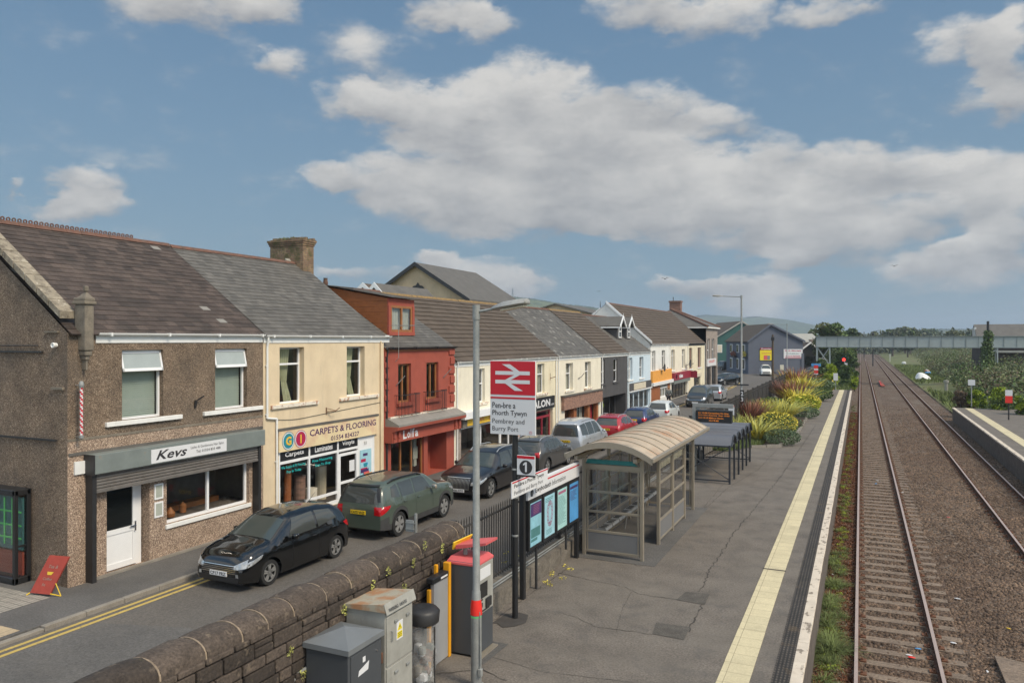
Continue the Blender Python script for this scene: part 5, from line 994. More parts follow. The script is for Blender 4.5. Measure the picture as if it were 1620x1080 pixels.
def gablehouse(name, label, cat, X, Y, w, d, ze, zr, wall, roofm, trim='upvcclean', z0=-1, rz=0, group='buildings behind the shops', over=.35, extra=None, skew=.5, loc_z=0):
    'gable end faces local -y, centre of the gable at X, Y'
    t = thing(name, label, cat, (X, Y, loc_z), group, rz=rz, local=True); ax = -w/2+w*skew
    mb = MB(); 
    for y in (0, d): mb.quad((-w/2, y, z0), (w/2, y, z0), (w/2, y, ze), (ax, y, zr), (-w/2, y, ze))
    for x in (-w/2, w/2): mb.quad((x, 0, z0), (x, d, z0), (x, d, ze), (x, 0, ze))
    mb.build('wall', M[wall], t)
    mb = MB(); sl_, sr_ = (zr-ze)/(ax+w/2), (zr-ze)/(w/2-ax); o = over
    mb.prism([(-w/2-o, -o, ze-o*sl_), (ax, -o, zr), (w/2+o, -o, ze-o*sr_), (w/2+o, -o, ze-o*sr_+.15), (ax, -o, zr+.17), (-w/2-o, -o, ze-o*sl_+.15)], (0, d+2*o, 0)); ro = mb.build('roof', M[roofm], t)
    if trim:
        mb = MB()
        for s, ex, q in ((-1, -w/2-o, sl_), (1, w/2+o, sr_)): mb.prism([(ex, -o-.06, ze-o*q-.12), (ex, -o-.06, ze-o*q+.2), (ax, -o-.06, zr+.22), (ax, -o-.06, zr-.12)], (0, .07, 0))
        mb.build('bargeboard', M[trim], ro)
    return t
x_, _, z_ = col(597, Y=42, y=452); gablehouse('white_gabled_house', 'white bargeboard gable showing above the red cafe roof', 'house', x_, 42, 5, 6, z_-2.6, z_, 'hallr', 'slate')
x_, _, z_ = col(584, Y=44, y=450); gablehouse('brown_roofed_annexe', 'small brown roof gable beside the white gable above the cafe', 'house', x_-1, 45, 3, 6, z_-1.2, z_, 'hallr', 'tilebr')
x_, _, z_ = col(951, Y=82, y=490); t_ = gablehouse('finial_gabled_house', 'slate roofed house with a white pointed gable and finial behind the dormers', 'house', x_, 82, 6.5, 8, z_-2.4, z_, 'whitew', 'slate'); mb = MB(); mb.tube((0, -.3, z_), (0, -.3, z_+1.0), .06, .02, 6); mb.build('finial', M['blackm'], t_)
x_, _, z_ = col(735, Y=64, y=480); gablehouse('slate_outhouse', 'small purple grey slate gable at the foot of the hall roof', 'house', x_-.5, 63, 3, 4, z_-1.2, z_+.2, 'hallr', 'slate', trim='blackm')
x_, _, z_ = col(892, Y=95, y=487); gablehouse('grey_slate_block', 'flat grey slate roofed block half hidden behind the terrace ridge', 'house', x_, 92, 14, 10, z_-1.5, z_+.3, 'hallr', 'slate', trim=None)
# --- green building, grey public house, sheds ---
rt = lambda d_, l_: (cos(TH)*l_-sin(TH)*d_, sin(TH)*l_+cos(TH)*d_)     # a point d_ metres along the view, l_ to the right
gx, gy = rt(172, (1173-810)/1200*172); gh = gablehouse('green_building', 'dark green rendered gabled building behind the grey public house', 'building', gx, gy, 15.5, 20, 4.8, 9.6, 'greenr', 'tilebr', trim='galvlt', rz=TH, group='buildings at the end of the street')
mb = MB(); mb.box(-5.5, -4.4, -.1, .02, 2.6, 4.4); mb.build('window', M['upvcclean'], gh); mb = MB(); mb.box(-5.4, -4.5, -.12, -.1, 2.7, 4.3); mb.build('pane', M['ivorys'], gh)
gx, gy = rt(190, (1143-810)/1200*190); gablehouse('cream_roofed_house', 'cream walled house with a brown roof left of the green building', 'house', gx, gy, 16, 14, 5.6, 8.1, 'cream3', 'tilebr', rz=TH, group='buildings at the end of the street', trim=None)
gx, gy = rt(129, (1227.5-810)/1200*129); pub = gablehouse('grey_public_house', 'blue grey gabled public house with yellow and white sign boards on its gable', 'pub', gx, gy, 9.2, 13.5, 5.3, 8.05, 'pubgrey', 'tilebr', trim='pubgrey', rz=TH, group='buildings at the end of the street', skew=.4, over=.3)
mb = MB(); mb.box(-2.75, -.5, -.1, 0, 2.0, 3.75); mb.mat(1).box(-2.7, -.55, -.12, -.1, 3.75, 4.15); s_ = mb.build('yellow_sign', [M['yellows'], M['maroon']], pub)
mb = MB(); letter(mb, 'Frontier', (-2.5, -.13, 3.82), (1, 0, 0), UP, 1.7, .26, bold=.02); mb.build('lettering', M['signw'], s_); mb = MB(); letter(mb, 'A MUST FOR', (-2.4, -.105, 3.1), (1, 0, 0), UP, 1.6, .2, bold=.02); mb.box(-2.1, -1.4, -.11, -.1, 2.1, 2.85); mb.build('sign_print', M['coral'], s_); mb = MB(); mb.box(-1.5, -1.05, -.112, -.1, 2.1, 2.8); mb.build('sign_print', M['shbox'], s_)
mb = MB(); mb.box(1.3, 4.5, -.1, 0, 2.3, 3.9); s_ = mb.build('white_sign', M['signw'], pub); mb = MB(); letter(mb, 'D. A. Morgans', (1.5, -.105, 3.45), (1, 0, 0), UP, 2.75, .33, bold=.04); letter(mb, '01554 834000', (1.6, -.105, 2.62), (1, 0, 0), UP, 2.5, .2, bold=.02); mb.box(1.5, 4.3, -.11, -.1, 2.38, 2.52); mb.build('lettering', M['crims'], s_); mb = MB(); letter(mb, 'FUNERAL', (1.8, -.105, 3.0), (1, 0, 0), UP, 2.1, .24); mb.build('lettering', M['teal'], s_)
mb = MB(); mb.box(-4.72, -4.3, -.14, .3, -1, 4.9); mb.box(4.3, 4.75, -.14, .3, -1, 3.2); mb.box(-4.72, 4.75, -.05, 0, -1, .35); mb.build('plinth_and_quoins', M['pubgrey'], pub)
for y in (2.0, 5.5, 9.5):
    for z, h in ((.3, 1.9), (3.2, 1.5)): mb = MB(); mb.box(-4.72, -4.6, y, y+1.3, z, z+h); w_ = mb.build('window', M['upvcclean'], pub); mb = MB(); mb.box(-4.75, -4.72, y+.12, y+1.18, z+.12, z+h-.12); mb.build('pane', M['glassd'], w_)
for y in (1.2, 7.4):
    npmesh('hanging_basket', *leaves(260, -5.1, y, 3.0, .45, .9, .5, .1), M['lf_yel' if y < 3 else 'lf_red'], pub); mb = MB(); mb.box(-5.2, -4.6, y-.9, y+.9, 2.4, 2.6); mb.build('bracket', M['blackm'], pub)
mb = MB(); fx, fy = rt(165, (1262-810)/1200*165)
sh2 = thing('rooflit_shed', 'shed with a wide pale sheet roof and three brown rooflights behind the trees', 'shed', (fx, fy, 0), 'buildings at the end of the street', rz=TH, local=True)
mb = MB(); mb.quad((-9, -3, 2.2), (7.5, -3, 2.2), (5.5, 6, 6.9), (-7.5, 6, 6.9)); mb.quad((-9, -3, 2.2), (-9, -3, -1), (7.5, -3, -1), (7.5, -3, 2.2)); mb.quad((-9, -3, 2.2), (-7.5, 6, 6.9), (-9, 15, 2.2), (-9, 15, -1), (-9, -3, -1)); mb.quad((7.5, -3, 2.2), (5.5, 6, 6.9), (7.5, 15, 2.2), (7.5, 15, -1), (7.5, -3, -1)); mb.quad((-7.5, 6, 6.9), (5.5, 6, 6.9), (7.5, 15, 2.2), (-9, 15, 2.2)); mb.build('shell', M['galvlt'], sh2)
for x in (-3.4, 1.0, 3.9): mb = MB(); mb.quad((x, 0-.1, 3.9), (x+1.3, -.1, 3.9), (x+.9, 3.2, 5.6), (x-.3, 3.2, 5.6)); mb.build('rooflight', M['tilebr'], sh2)
gx, gy = rt(140, (1281-810)/1200*140); bk = gablehouse('black_timber_house', 'black timber gabled house with white bargeboards beside the footbridge', 'house', gx, gy, 3.4, 9, 3.6, 4.9, 'black', 'tilebr', rz=TH, group='buildings at the end of the street'); mb = MB(); mb.box(-.8, .9, -.05, 0, .8, 2.4); mb.build('window', M['glassd'], bk)
# --- slate roofed house right of the footbridge ---
rx_, ry_, _ = col(1545, Y=150); rh = thing('brick_station_house', 'long slate roofed brick building beyond the footbridge on the right', 'building', (rx_+8, 150, 0))
mb = MB(); x0 = rx_; mb.box(x0, x0+40, 146, 156, -1, 5.0); mb.build('wall', M['brickshade'], rh); mb = MB(); mb.prism([(x0-.02, 146, 5), (x0-.02, 156, 5), (x0-.02, 151, 7.9)], (.2, 0, 0)); mb.build('gable', M['brickplain'], rh)
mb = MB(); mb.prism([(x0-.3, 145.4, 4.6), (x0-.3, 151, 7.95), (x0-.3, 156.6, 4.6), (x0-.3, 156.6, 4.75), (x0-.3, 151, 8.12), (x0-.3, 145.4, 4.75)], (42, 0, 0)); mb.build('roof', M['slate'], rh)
mb = MB(); mb.box(x0+1.5, x0+30, 145.3, 145.9, 3.4, 3.75); mb.build('fascia', M['galvlt'], rh)
mb = MB(); mb.box(x0-.35, x0-.1, 149.6, 150.2, 5.0, 7.6); mb.box(x0-.35, x0-.1, 151.6, 152.2, 5.0, 7.6); mb.build('gable_panel', M['upvc'], rh)
# ---------------- vehicles ----------------
def interp(pts, t):
    xs = [p[0] for p in pts]; ys = [p[1] for p in pts]; return float(np.interp(t, xs, ys))
def smoothprof(pts, n=161, k=5):
    t = np.linspace(0, 1, n); v = np.interp(t, [p[0] for p in pts], [p[1] for p in pts]); p = np.pad(v, k, mode='edge'); w = np.hanning(2*k+3)[1:-1]; w /= w.sum()
    s = np.convolve(p, w, mode='valid'); s[0], s[-1] = v[0], v[-1]; return lambda x: float(np.interp(x, t, s))
CAR = dict(
 hatch=dict(L=3.93, Wd=1.70, wb=2.49, fo=.80, top=[(0,.86),(.012,1.0),(.045,1.16),(.085,1.33),(.15,1.44),(.26,1.50),(.38,1.52),(.5,1.50),(.58,1.43),(.77,1.04),(.86,.98),(.94,.89),(.985,.76),(1,.58)],
   belt=[(0,.84),(.05,.97),(.15,.985),(.35,.93),(.7,.90),(.8,.89),(.94,.79),(1,.53)], r=.30, sill=.19, clad=0),
 suv=dict(L=4.34, Wd=1.81, wb=2.66, fo=.82, top=[(0,.92),(.01,1.08),(.03,1.36),(.06,1.56),(.12,1.64),(.3,1.68),(.5,1.65),(.62,1.575),(.755,1.19),(.82,1.15),(.95,1.08),(.985,.98),(1,.8)],
   belt=[(0,.9),(.04,1.06),(.2,1.1),(.4,1.08),(.72,1.07),(.9,1.03),(.97,.94),(1,.74)], r=.36, sill=.29, clad=.17),
 suv2=dict(L=4.63, Wd=1.90, wb=2.81, fo=.90, top=[(0,.9),(.02,1.05),(.07,1.35),(.13,1.55),(.22,1.62),(.4,1.655),(.5,1.62),(.59,1.52),(.745,1.08),(.82,1.03),(.94,.93),(.985,.8),(1,.6)],
   belt=[(0,.88),(.05,1.02),(.2,1.03),(.5,.98),(.75,.95),(.93,.84),(.98,.74),(1,.55)], r=.36, sill=.24, clad=0),
 cross=dict(L=4.19, Wd=1.80, wb=2.59, fo=.84, top=[(0,.9),(.02,1.04),(.07,1.28),(.13,1.43),(.22,1.5),(.38,1.54),(.5,1.5),(.59,1.42),(.77,1.02),(.84,.97),(.94,.86),(.985,.7),(1,.54)],
   belt=[(0,.88),(.05,1.03),(.18,1.04),(.4,.96),(.75,.9),(.93,.78),(1,.5)], r=.33, sill=.22, clad=.06),
 mpv=dict(L=4.4, Wd=1.85, wb=2.78, fo=.89, top=[(0,.95),(.006,1.1),(.02,1.5),(.04,1.72),(.09,1.8),(.3,1.84),(.55,1.82),(.66,1.72),(.8,1.22),(.85,1.15),(.94,1.02),(.985,.86),(1,.6)],
   belt=[(0,.93),(.03,1.08),(.3,1.06),(.6,1.04),(.8,1.02),(.93,.92),(1,.56)], r=.33, sill=.22, clad=.05),
 van=dict(L=4.1, Wd=1.72, wb=2.7, fo=.8, top=[(0,1.0),(.006,1.2),(.02,1.6),(.05,1.78),(.3,1.8),(.6,1.79),(.68,1.7),(.82,1.15),(.87,1.08),(.95,.95),(.99,.8),(1,.6)],
   belt=[(0,.98),(.03,1.05),(.3,1.05),(.82,1.0),(.94,.88),(1,.56)], r=.3, sill=.2, clad=0))
def car(name, kind, pos, rz, pm, label, cat, detail=1, plate=None, rear_plate=None, rails=0, roofcol=None, group='cars parked in the street', rim='alloy', spokes=5, grille='bars', mirror=None, cladm='plastic'):
    P = CAR[kind]; L, Wd, wb, fo, rr = P['L'], P['Wd'], P['wb'], P['fo'], P['r']; ZT = smoothprof(P['top'], k=3); ZB = smoothprof(P['belt'], k=4)
    t = thing(name, label, cat, pos, group, rz=rz, local=True)
    xf, xr_ = L/2-fo, L/2-fo-wb; Ra = rr+.065
    wid = smoothprof([(0,.86),(.02,.93),(.06,.965),(.16,1.0),(.84,1.0),(.93,.965),(.97,.91),(.99,.85),(1,.76)], k=2)
    nx = 110 if detail else 46
    xs = sorted(set([round(x, 3) for x in (-L/2+L*(.5-.5*cos(pi*i/nx)) for i in range(nx+1))]+[round(c+Ra*cos(a), 3) for c in (xf, xr_) for a in np.linspace(0, pi, 19)]))
    def zbot(x):
        for c in (xf, xr_):
            if abs(x-c) < Ra-1e-4: return max(P['sill'], rr+math.sqrt(Ra*Ra-(x-c)**2))
        e = min(1, (L/2-abs(x))/.35); return P['sill']+.05*(1-e)
    nl, nu = 7, 9
    V, F, mi = [], [], []
    def section(x):
        tt = (x+L/2)/L; w = Wd/2*wid(tt); zs = ZB(tt); zt = max(ZT(tt), zs+.012); zb = min(zbot(x), zs-.03); pts = []
        for i in range(nl):
            f = i/(nl-1)
            if i == 1 and P['clad']: z = zb+max(.03, min(P['clad'], .5*(zs-zb)))
            else: z = zb+(zs-zb)*f
            g = (z-.2)/(zs-.2); yy = w*(.955+.045*sin(pi*min(1, max(0, g*.85+.1)))) ; yy -= .02*(g > .93)
            pts.append((yy, z))
        h = zt-zs; n = 2.4+2.6*min(1, h/.4); tum = .34
        for i in range(1, nu+1):
            a = pi/2*(i/nu)**.9; z = zs+h*sin(a)**(2/n); y = (pts[nl-1][0]-.015)*max(0, cos(a))**(2/n)*(1-tum*(z-zs)) if i < nu else 0
            pts.append((y, z))
        return pts
    S_ = [section(x) for x in xs]; k = nl+nu
    for x, s in zip(xs, S_):
        for y, z in s: V.append((x, y, z))
        for y, z in s[:-1]: V.append((x, -y, z))
    m = 2*k-1
    def id_(i, j, side): return i*m+(j if side > 0 or j == k-1 else k+j)
    for i in range(len(xs)-1):
        for j in range(k-1):
            c = 1 if (P['clad'] and j == 0) else 0
            if cladm and P['clad'] > .1 and j <= 2 and (xs[i] < -L/2+.3 or xs[i] > L/2-.3) : c = 1
            F.append((id_(i, j, 1), id_(i+1, j, 1), id_(i+1, j+1, 1), id_(i, j+1, 1))); mi.append(c)
            F.append((id_(i, j+1, -1), id_(i+1, j+1, -1), id_(i+1, j, -1), id_(i, j, -1))); mi.append(c)
    for i in (0, len(xs)-1):
        poly = [id_(i, j, 1) for j in range(k)]+[id_(i, j, -1) for j in range(k-2, -1, -1)]; F.append(tuple(poly)); mi.append(0)
    bvh = BVHTree.FromPolygons(V, F)
    mb = MB(); mb.v, mb.f, mb.m = V, F, mi; mb.build('body', [pm, M[cladm]], t, smooth=38)
    mb = MB(); mb.box(-L/2+.12, L/2-.12, -Wd/2+.24, Wd/2-.24, P['sill']-.03, .75); mb.box(-L/2+.1, xr_-Ra, -Wd/2+.1, Wd/2-.1, P['sill'], .5); mb.box(xr_+Ra, xf-Ra, -Wd/2+.08, Wd/2-.08, P['sill']-.02, .4); mb.box(xf+Ra, L/2-.14, -Wd/2+.2, Wd/2-.2, P['sill'], .5); mb.build('underbody', M['black'], t)
    def cast(p, d):
        h = bvh.ray_cast(Vector(p), Vector(d)); return (h[0], h[1]) if h[0] is not None else (None, None)
    def patch(corners, axis, off, mb, nu_=8, nv_=6, side=1):
        'bilinear quad of (a, b) pairs projected on the body; axis side: (x, z), top: (x, y), front/rear: (y, z)'
        A_, B_, C_, D_ = [Vector((*c, 0)) for c in corners]; G = []
        for i in range(nu_+1):
            row = []
            for j in range(nv_+1):
                u, v = i/nu_, j/nv_; q = A_*(1-u)*(1-v)+B_*u*(1-v)+C_*u*v+D_*(1-u)*v
                if axis == 'side': p, d = (q.x, 3*side, q.y), (0, -side, 0)
                elif axis == 'top': p, d = (q.x, q.y, 4), (0, 0, -1)
                elif axis == 'front': p, d = (L, q.x, q.y), (-1, 0, 0)
                else: p, d = (-L, q.x, q.y), (1, 0, 0)
                h, nn = cast(p, d)
                if h is None: return mb
                dv = -Vector(d); row.append(h+(dv*.6+Vector(nn)*.4*(1 if nn.dot(dv) > 0 else -1))*off)
            G.append(row)
        b = len(mb.v); mb.v += [tuple(p) for r_ in G for p in r_]; n = nv_+1
        for i in range(nu_):
            for j in range(nv_): mb.f.append([b+i*n+j, b+(i+1)*n+j, b+(i+1)*n+j+1, b+i*n+j+1]); mb.m.append(mb.k)
        return mb
    X = lambda f: -L/2+L*f
    ztop = lambda f: ZT(f); zbelt = lambda f: ZB(f)
    # windows
    if kind == 'hatch': side = [[(.62,.06,.555,.84),(.36,.06,.365,.88)], [(.34,.06,.345,.88),(.15,.16,.20,.74)]]; ws = (.60, .765); rw = (.03, .10)
    elif kind == 'suv': side = [[(.62,.05,.555,.84),(.405,.05,.41,.86)], [(.39,.05,.395,.86),(.235,.05,.225,.84)], [(.215,.06,.205,.82),(.12,.2,.14,.72)]]; ws = (.625, .76); rw = (.02, .075)
    elif kind == 'van': side = [[(.66,.05,.62,.85),(.5,.05,.5,.86)]]; ws = (.685, .81); rw = (.01, .04)
    elif kind == 'mpv': side = [[(.68,.05,.61,.84),(.46,.05,.465,.87)], [(.445,.05,.445,.87),(.25,.05,.25,.87)], [(.235,.05,.235,.87),(.055,.1,.07,.8)]]; ws = (.665, .79); rw = (.012, .04)
    else: side = [[(.62,.05,.555,.82),(.4,.05,.405,.87)], [(.385,.05,.39,.87),(.24,.06,.235,.84)], [(.225,.08,.22,.8),(.12,.25,.16,.65)]]; ws = (.6, .75) if kind == 'suv2' else (.6, .765); rw = (.035, .12)
    zz = lambda f, g: ZB(f)+.02+(ZT(f)-ZB(f)-.05)*g
    def zat(f, g): return ZB(f)+.02+(1.0*(max(q_[1] for q_ in P['top'])-.065)-ZB(f)-.02)*g
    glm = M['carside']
    for s in (1, -1):
        for q in side:
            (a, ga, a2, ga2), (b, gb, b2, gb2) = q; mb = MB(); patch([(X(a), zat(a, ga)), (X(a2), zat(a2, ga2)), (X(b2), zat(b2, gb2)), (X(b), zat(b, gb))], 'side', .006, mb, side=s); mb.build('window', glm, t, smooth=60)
    w2 = Wd/2
    mb = MB(); patch([(X(ws[1]), -w2*.80), (X(ws[1]), w2*.80), (X(ws[0]), w2*.64), (X(ws[0]), -w2*.64)], 'top', .006, mb, 12, 10); mb.build('windscreen', M['carglass'], t, smooth=60)
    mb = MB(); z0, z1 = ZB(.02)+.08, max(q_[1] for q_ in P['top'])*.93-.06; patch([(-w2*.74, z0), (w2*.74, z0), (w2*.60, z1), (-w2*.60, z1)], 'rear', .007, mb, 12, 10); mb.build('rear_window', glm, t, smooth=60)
    mb = MB(); z1 += .02; mb.k = 0; xsp = X(rw[1])-.02; patch([(-w2*.62, z1), (w2*.62, z1), (w2*.60, z1+.035), (-w2*.60, z1+.035)], 'rear', .06, mb, 8, 3); mb.build('spoiler', M['black'] if kind == 'suv' else pm, t)
    if detail:
        mb = MB(); 
        for s in (1, -1):
            for f in ((.60, .78) if 0 else ([.345, .60, .13] if kind == 'hatch' else [.40, .63, .225] if kind == 'suv' else [.395, .62, .2])):
                for zlo, zhi in ((P['sill']+.06+(P['clad'] if P['clad'] else 0), ZB(f)-.01),):
                    if abs(X(f)-xr_) < Ra: zlo = rr+Ra+.03
                    if abs(X(f)-xf) < Ra: zlo = rr+Ra+.03
                    patch([(X(f)-.005, zlo), (X(f)-.005, zhi), (X(f)+.005, zhi), (X(f)+.005, zlo)], 'side', .0035, mb, 10, 1, side=s)
            patch([(X(.345 if kind == 'hatch' else .4)-.9, P['sill']+.05), (X(.6), P['sill']+.05), (X(.6), P['sill']+.058), (X(.345)-.7, P['sill']+.058)], 'side', .004, mb, 10, 1, side=s) if 0 else None
        if kind == 'hatch': 
            for s in (1, -1): patch([(X(.97), s*w2*.52), (X(.97), s*w2*.53), (X(.80), s*w2*.80), (X(.80), s*w2*.79)], 'top', .0035, mb, 12, 1); mb.build('bonnet_seam', M['black'], t); mb = MB()
        else:
            for s in (1, -1): patch([(X(.965), s*w2*.62), (X(.965), s*w2*.63), (X(.79), s*w2*.84), (X(.79), s*w2*.83)], 'top', .0035, mb, 12, 1); mb.build('bonnet_seam', M['black'], t); mb = MB()
        for s in (1, -1):
            for f in ([.40, .20] if kind == 'hatch' else [.44, .26]):
                h, n_ = cast((X(f), 3*s, ZB(f)-.1), (0, -s, 0)); mb = MB(); mb.bbox(X(f)-.08, X(f)+.08, h.y, h.y+s*.035, h.z-.016, h.z+.016, .008); mb.build('door_handle', pm, t)
            mb = MB(); f0 = side[0][0][0]-.015; h, n_ = cast((X(f0), 3*s, ZB(f0)+.06), (0, -s, 0)); ym = h.y+s*.1
            mb.bbox(X(f0)-.03, X(f0)+.09, ym-.02*s, ym+s*.15, ZB(f0)+.02, ZB(f0)+.16, .04); mb.mat(1).bbox(X(f0)-.036, X(f0)-.02, ym, ym+s*.13, ZB(f0)+.035, ZB(f0)+.145, .006); mb.mat(0).box(X(f0), X(f0)+.05, h.y-s*.03, ym, ZB(f0)+.02, ZB(f0)+.05)
            mb.build('door_mirror', [mirror or pm, M['chrome']], t, smooth=50)
    # lamps
    for s in (1, -1):
        mb = MB(); zf = ZB(.93)
        patch([(L/2-.50, zf-.08), (L/2-.56, zf+.0), (L/2-.12, zf-.11), (L/2-.12, zf-.22)], 'side', .006, mb, 8, 4, side=s); patch([(s*w2*.88, zf-.22), (s*w2*.86, zf-.04), (s*w2*.55, zf-.17), (s*w2*.55, zf-.27)], 'front', .008, mb, 6, 4); mb.build('headlight', M['lampglass'], t, smooth=60)
        mb = MB(); zr2 = ZB(.03)
        if kind == 'suv': patch([(-L/2+.02, zr2-.26), (-L/2+.02, zr2-.02), (-L/2+.42, zr2-.02), (-L/2+.34, zr2-.10)], 'side', .007, mb, 6, 4, side=s); patch([(s*w2*.86, zr2-.27), (s*w2*.86, zr2-.03), (s*w2*.62, zr2-.02), (s*w2*.62, zr2-.26)], 'rear', .008, mb)
        elif kind in ('mpv', 'van'): patch([(-L/2+.02, zr2-.15), (-L/2+.02, zr2+.4), (-L/2+.12, zr2+.42), (-L/2+.16, zr2-.12)], 'side', .007, mb, 6, 4, side=s); patch([(s*w2*.88, zr2-.15), (s*w2*.84, zr2+.4), (s*w2*.78, zr2+.4), (s*w2*.76, zr2-.15)], 'rear', .008, mb)
        else: patch([(-L/2+.03, zr2-.20), (-L/2+.03, zr2+.02), (-L/2+.34, zr2-.01), (-L/2+.24, zr2-.1)], 'side', .007, mb, 6, 4, side=s); patch([(s*w2*.87, zr2-.2), (s*w2*.84, zr2+.02), (s*w2*.62, zr2-.0), (s*w2*.66, zr2-.17)], 'rear', .008, mb)
        mb.build('tail_light', M['tailred'], t, smooth=60)
    if kind == 'suv':
        for ax_, nm in (('front', 'front_bumper'), ('rear', 'rear_bumper')):
            mb = MB(); patch([(-w2*.9, .29), (w2*.9, .29), (w2*.92, .54), (-w2*.92, .54)], ax_, .012, mb, 16, 5); mb.build(nm, M[cladm], t, smooth=60)
        [patch([(s_*w2*.80, 1.12), (s_*w2*.7, 1.12), (s_*w2*.56, 1.5), (s_*w2*.68, 1.5)], 'rear', .009, q_) and q_.build('rear_pillar', M['black'], t, smooth=60) for s_, q_ in ((1, MB()), (-1, MB()))]
    # grille, bumper openings
    zf = ZB(.965)
    mb = MB(); 
    if kind == 'suv2': patch([(-.46, .42), (.46, .42), (.52, .80), (-.52, .80)], 'front', .006, mb, 10, 8)
    else: patch([(-w2*.62, zf-.26), (w2*.62, zf-.26), (w2*.66, zf-.07), (-w2*.66, zf-.07)], 'front', .006, mb, 10, 6)
    patch([(-w2*.7, P['sill']+.05), (w2*.7, P['sill']+.05), (w2*.74, P['sill']+.17), (-w2*.74, P['sill']+.17)], 'front', .006, mb, 10, 4); g_ = mb.build('grille', M['black'], t, smooth=60)
    if detail:
        mb = MB()
        if kind == 'suv2':
            for i in range(17): y = -.44+i*.055; patch([(y, .44), (y+.012, .44), (y+.013, .78), (y, .78)], 'front', .016, mb, 1, 5)
            for a, b in (((-.47, .80), (.47, .82)), ((-.45, .41), (.45, .43))): patch([(a[0], a[1]), (b[0], a[1]), (b[0], b[1]), (a[0], b[1])], 'front', .02, mb, 8, 1)
        else:
            for i in range(5): z = zf-.245+i*.042; patch([(-w2*.6, z), (w2*.6, z), (w2*.61, z+.012), (-w2*.61, z+.012)], 'front', .016, mb, 10, 1)
        mb.build('grille_bars', M['chrome'] if kind != 'suv2' else M['alloy'], g_)
        for s in (1, -1):
            mb = MB(); patch([(s*w2*.62, .36), (s*w2*.72, .36), (s*w2*.70, .44), (s*w2*.62, .44)], 'front', .01, mb, 3, 3); mb.build('fog_light', M['lampglass'], t)
    for pl, ax_, pmat in ((plate, 1, 'signw'), (rear_plate, -1, 'platey')):
        if not pl: continue
        z = (P['sill']+.22 if kind != 'suv2' else .36) if ax_ > 0 else {'suv': .80, 'mpv': .86}.get(kind, .8)
        h, n_ = cast((L*ax_, 0, z), (-ax_, 0, 0)); x = h.x+ax_*.02; mb = MB(); mb.bbox(x-.02*ax_, x+.004*ax_, -.26, .26, z-.056, z+.056, .004); po = mb.build('number_plate', M[pmat], t)
        if len(pl) > 3: mb = MB(); letter(mb, pl, (x+.006*ax_, -.235*ax_, z-.04), (0, ax_, 0), UP, .47, .08, bold=.02); mb.build('lettering', M['signtxt'], po)
    if rails:
        for s in (1, -1):
            mb = MB(); y = s*w2*(.66 if kind == 'suv' else .60); pts = []
            for f in np.linspace(.14, .56, 9):
                h, n_ = cast((X(f), y, 4), (0, 0, -1)); pts.append((h.x, h.y, h.z+(.05 if .15 < f < .55 else .0)))
            mb.path(pts, .028 if rails == 1 else .018, 6); mb.build('roof_rail', M['black'] if rails == 1 else M['alloy'], t)
        if rails == 1:
            mb = MB(); f = .33; h, n_ = cast((X(f), 0, 4), (0, 0, -1)); mb.bbox(X(f)-.03, X(f)+.03, -w2*.62, w2*.62, h.z+.02, h.z+.06, .01) if 0 else None
    if roofcol:
        mb = MB(); patch([(X(.53), -w2*.6), (X(.53), w2*.6), (X(.17), w2*.58), (X(.17), -w2*.58)], 'top', .004, mb, 10, 8); mb.build('roof_panel', roofcol, t, smooth=60)
    if detail: mb = MB(); f = .2 if kind != 'suv' else .16; h, n_ = cast((X(f), .1, 4), (0, 0, -1)); mb.tube((h.x, 0, h.z-.01), (h.x-.28, 0, h.z+.2), .008, .004, 5); mb.build('aerial', M['black'], t)
    # wheels
    for xw in (xf, xr_):
        for s in (1, -1):
            yo = s*(w2-.035); wdt = .2; mb = MB(); rt_ = rr; ri = rr*.71
            mb.lathe([(ri, -wdt/2), (rt_*.96, -wdt/2), (rt_, -wdt/2+.03), (rt_, wdt/2-.03), (rt_*.96, wdt/2), (ri, wdt/2)], (xw, yo-s*wdt/2, rr), 28 if detail else 14, axis='y')
            wh = thing('x', None, None) if 0 else None
            wo = mb.build('wheel', M['rubber'], t, smooth=40)
            mb = MB(); yf = yo-s*.012; n = spokes; c = (xw, yf, rr)
            mb.lathe([(ri, 0), (ri*.9, 0), (ri*.88, -s*.03)], c, 24, axis='y'); mb.lathe([(0, s*.0), (ri*.2, 0), (ri*.24, -s*.03)], c, 12, axis='y')
            for i in range(n):
                a = 2*pi*i/n+.3
                for da in ((-.17, .17) if kind != 'suv' else (-.0,)):
                    w0, w1 = (ri*.10, ri*.085) if kind != 'suv' else (ri*.15, ri*.30); d0 = Vector((cos(a+da*.4), 0, sin(a+da*.4))); d1 = Vector((cos(a+da), 0, sin(a+da))); o0 = Vector((-d1.z, 0, d1.x)); cc = Vector(c)
                    q = [cc+d0*ri*.15+o0*w0, cc+d1*ri*.92+o0*w1, cc+d1*ri*.92-o0*w1, cc+d0*ri*.15-o0*w0]; mb.prism([tuple(p) for p in q], (0, -s*.025, 0))
            ro = mb.build('rim', M[rim], wo, smooth=30)
            mb = MB(); mb.lathe([(0, 0), (ri*.98, 0)], (xw, yf-s*.07, rr), 20, axis='y'); mb.build('brake_disc', M['alloyd'], wo)
    return t
M['carside'] = glass('car_side_glass', (.05, .056, .054)); M['carglass'] = glass('car_windscreen', (.05, .06, .055)); M['lampglass'] = Mt('headlamp', (.45, .46, .46), .12, metal=.5, var=.3, vs=14); M['tailred'] = Mt('tail_lamp_red', (.42, .008, .012), .15, var=.1, vs=10, coat=.5); M['platey'] = Mt('number_plate_yellow', (.75, .5, .01), .4, var=.02)  # side and rear glass: sky reflection lightened into the base colour
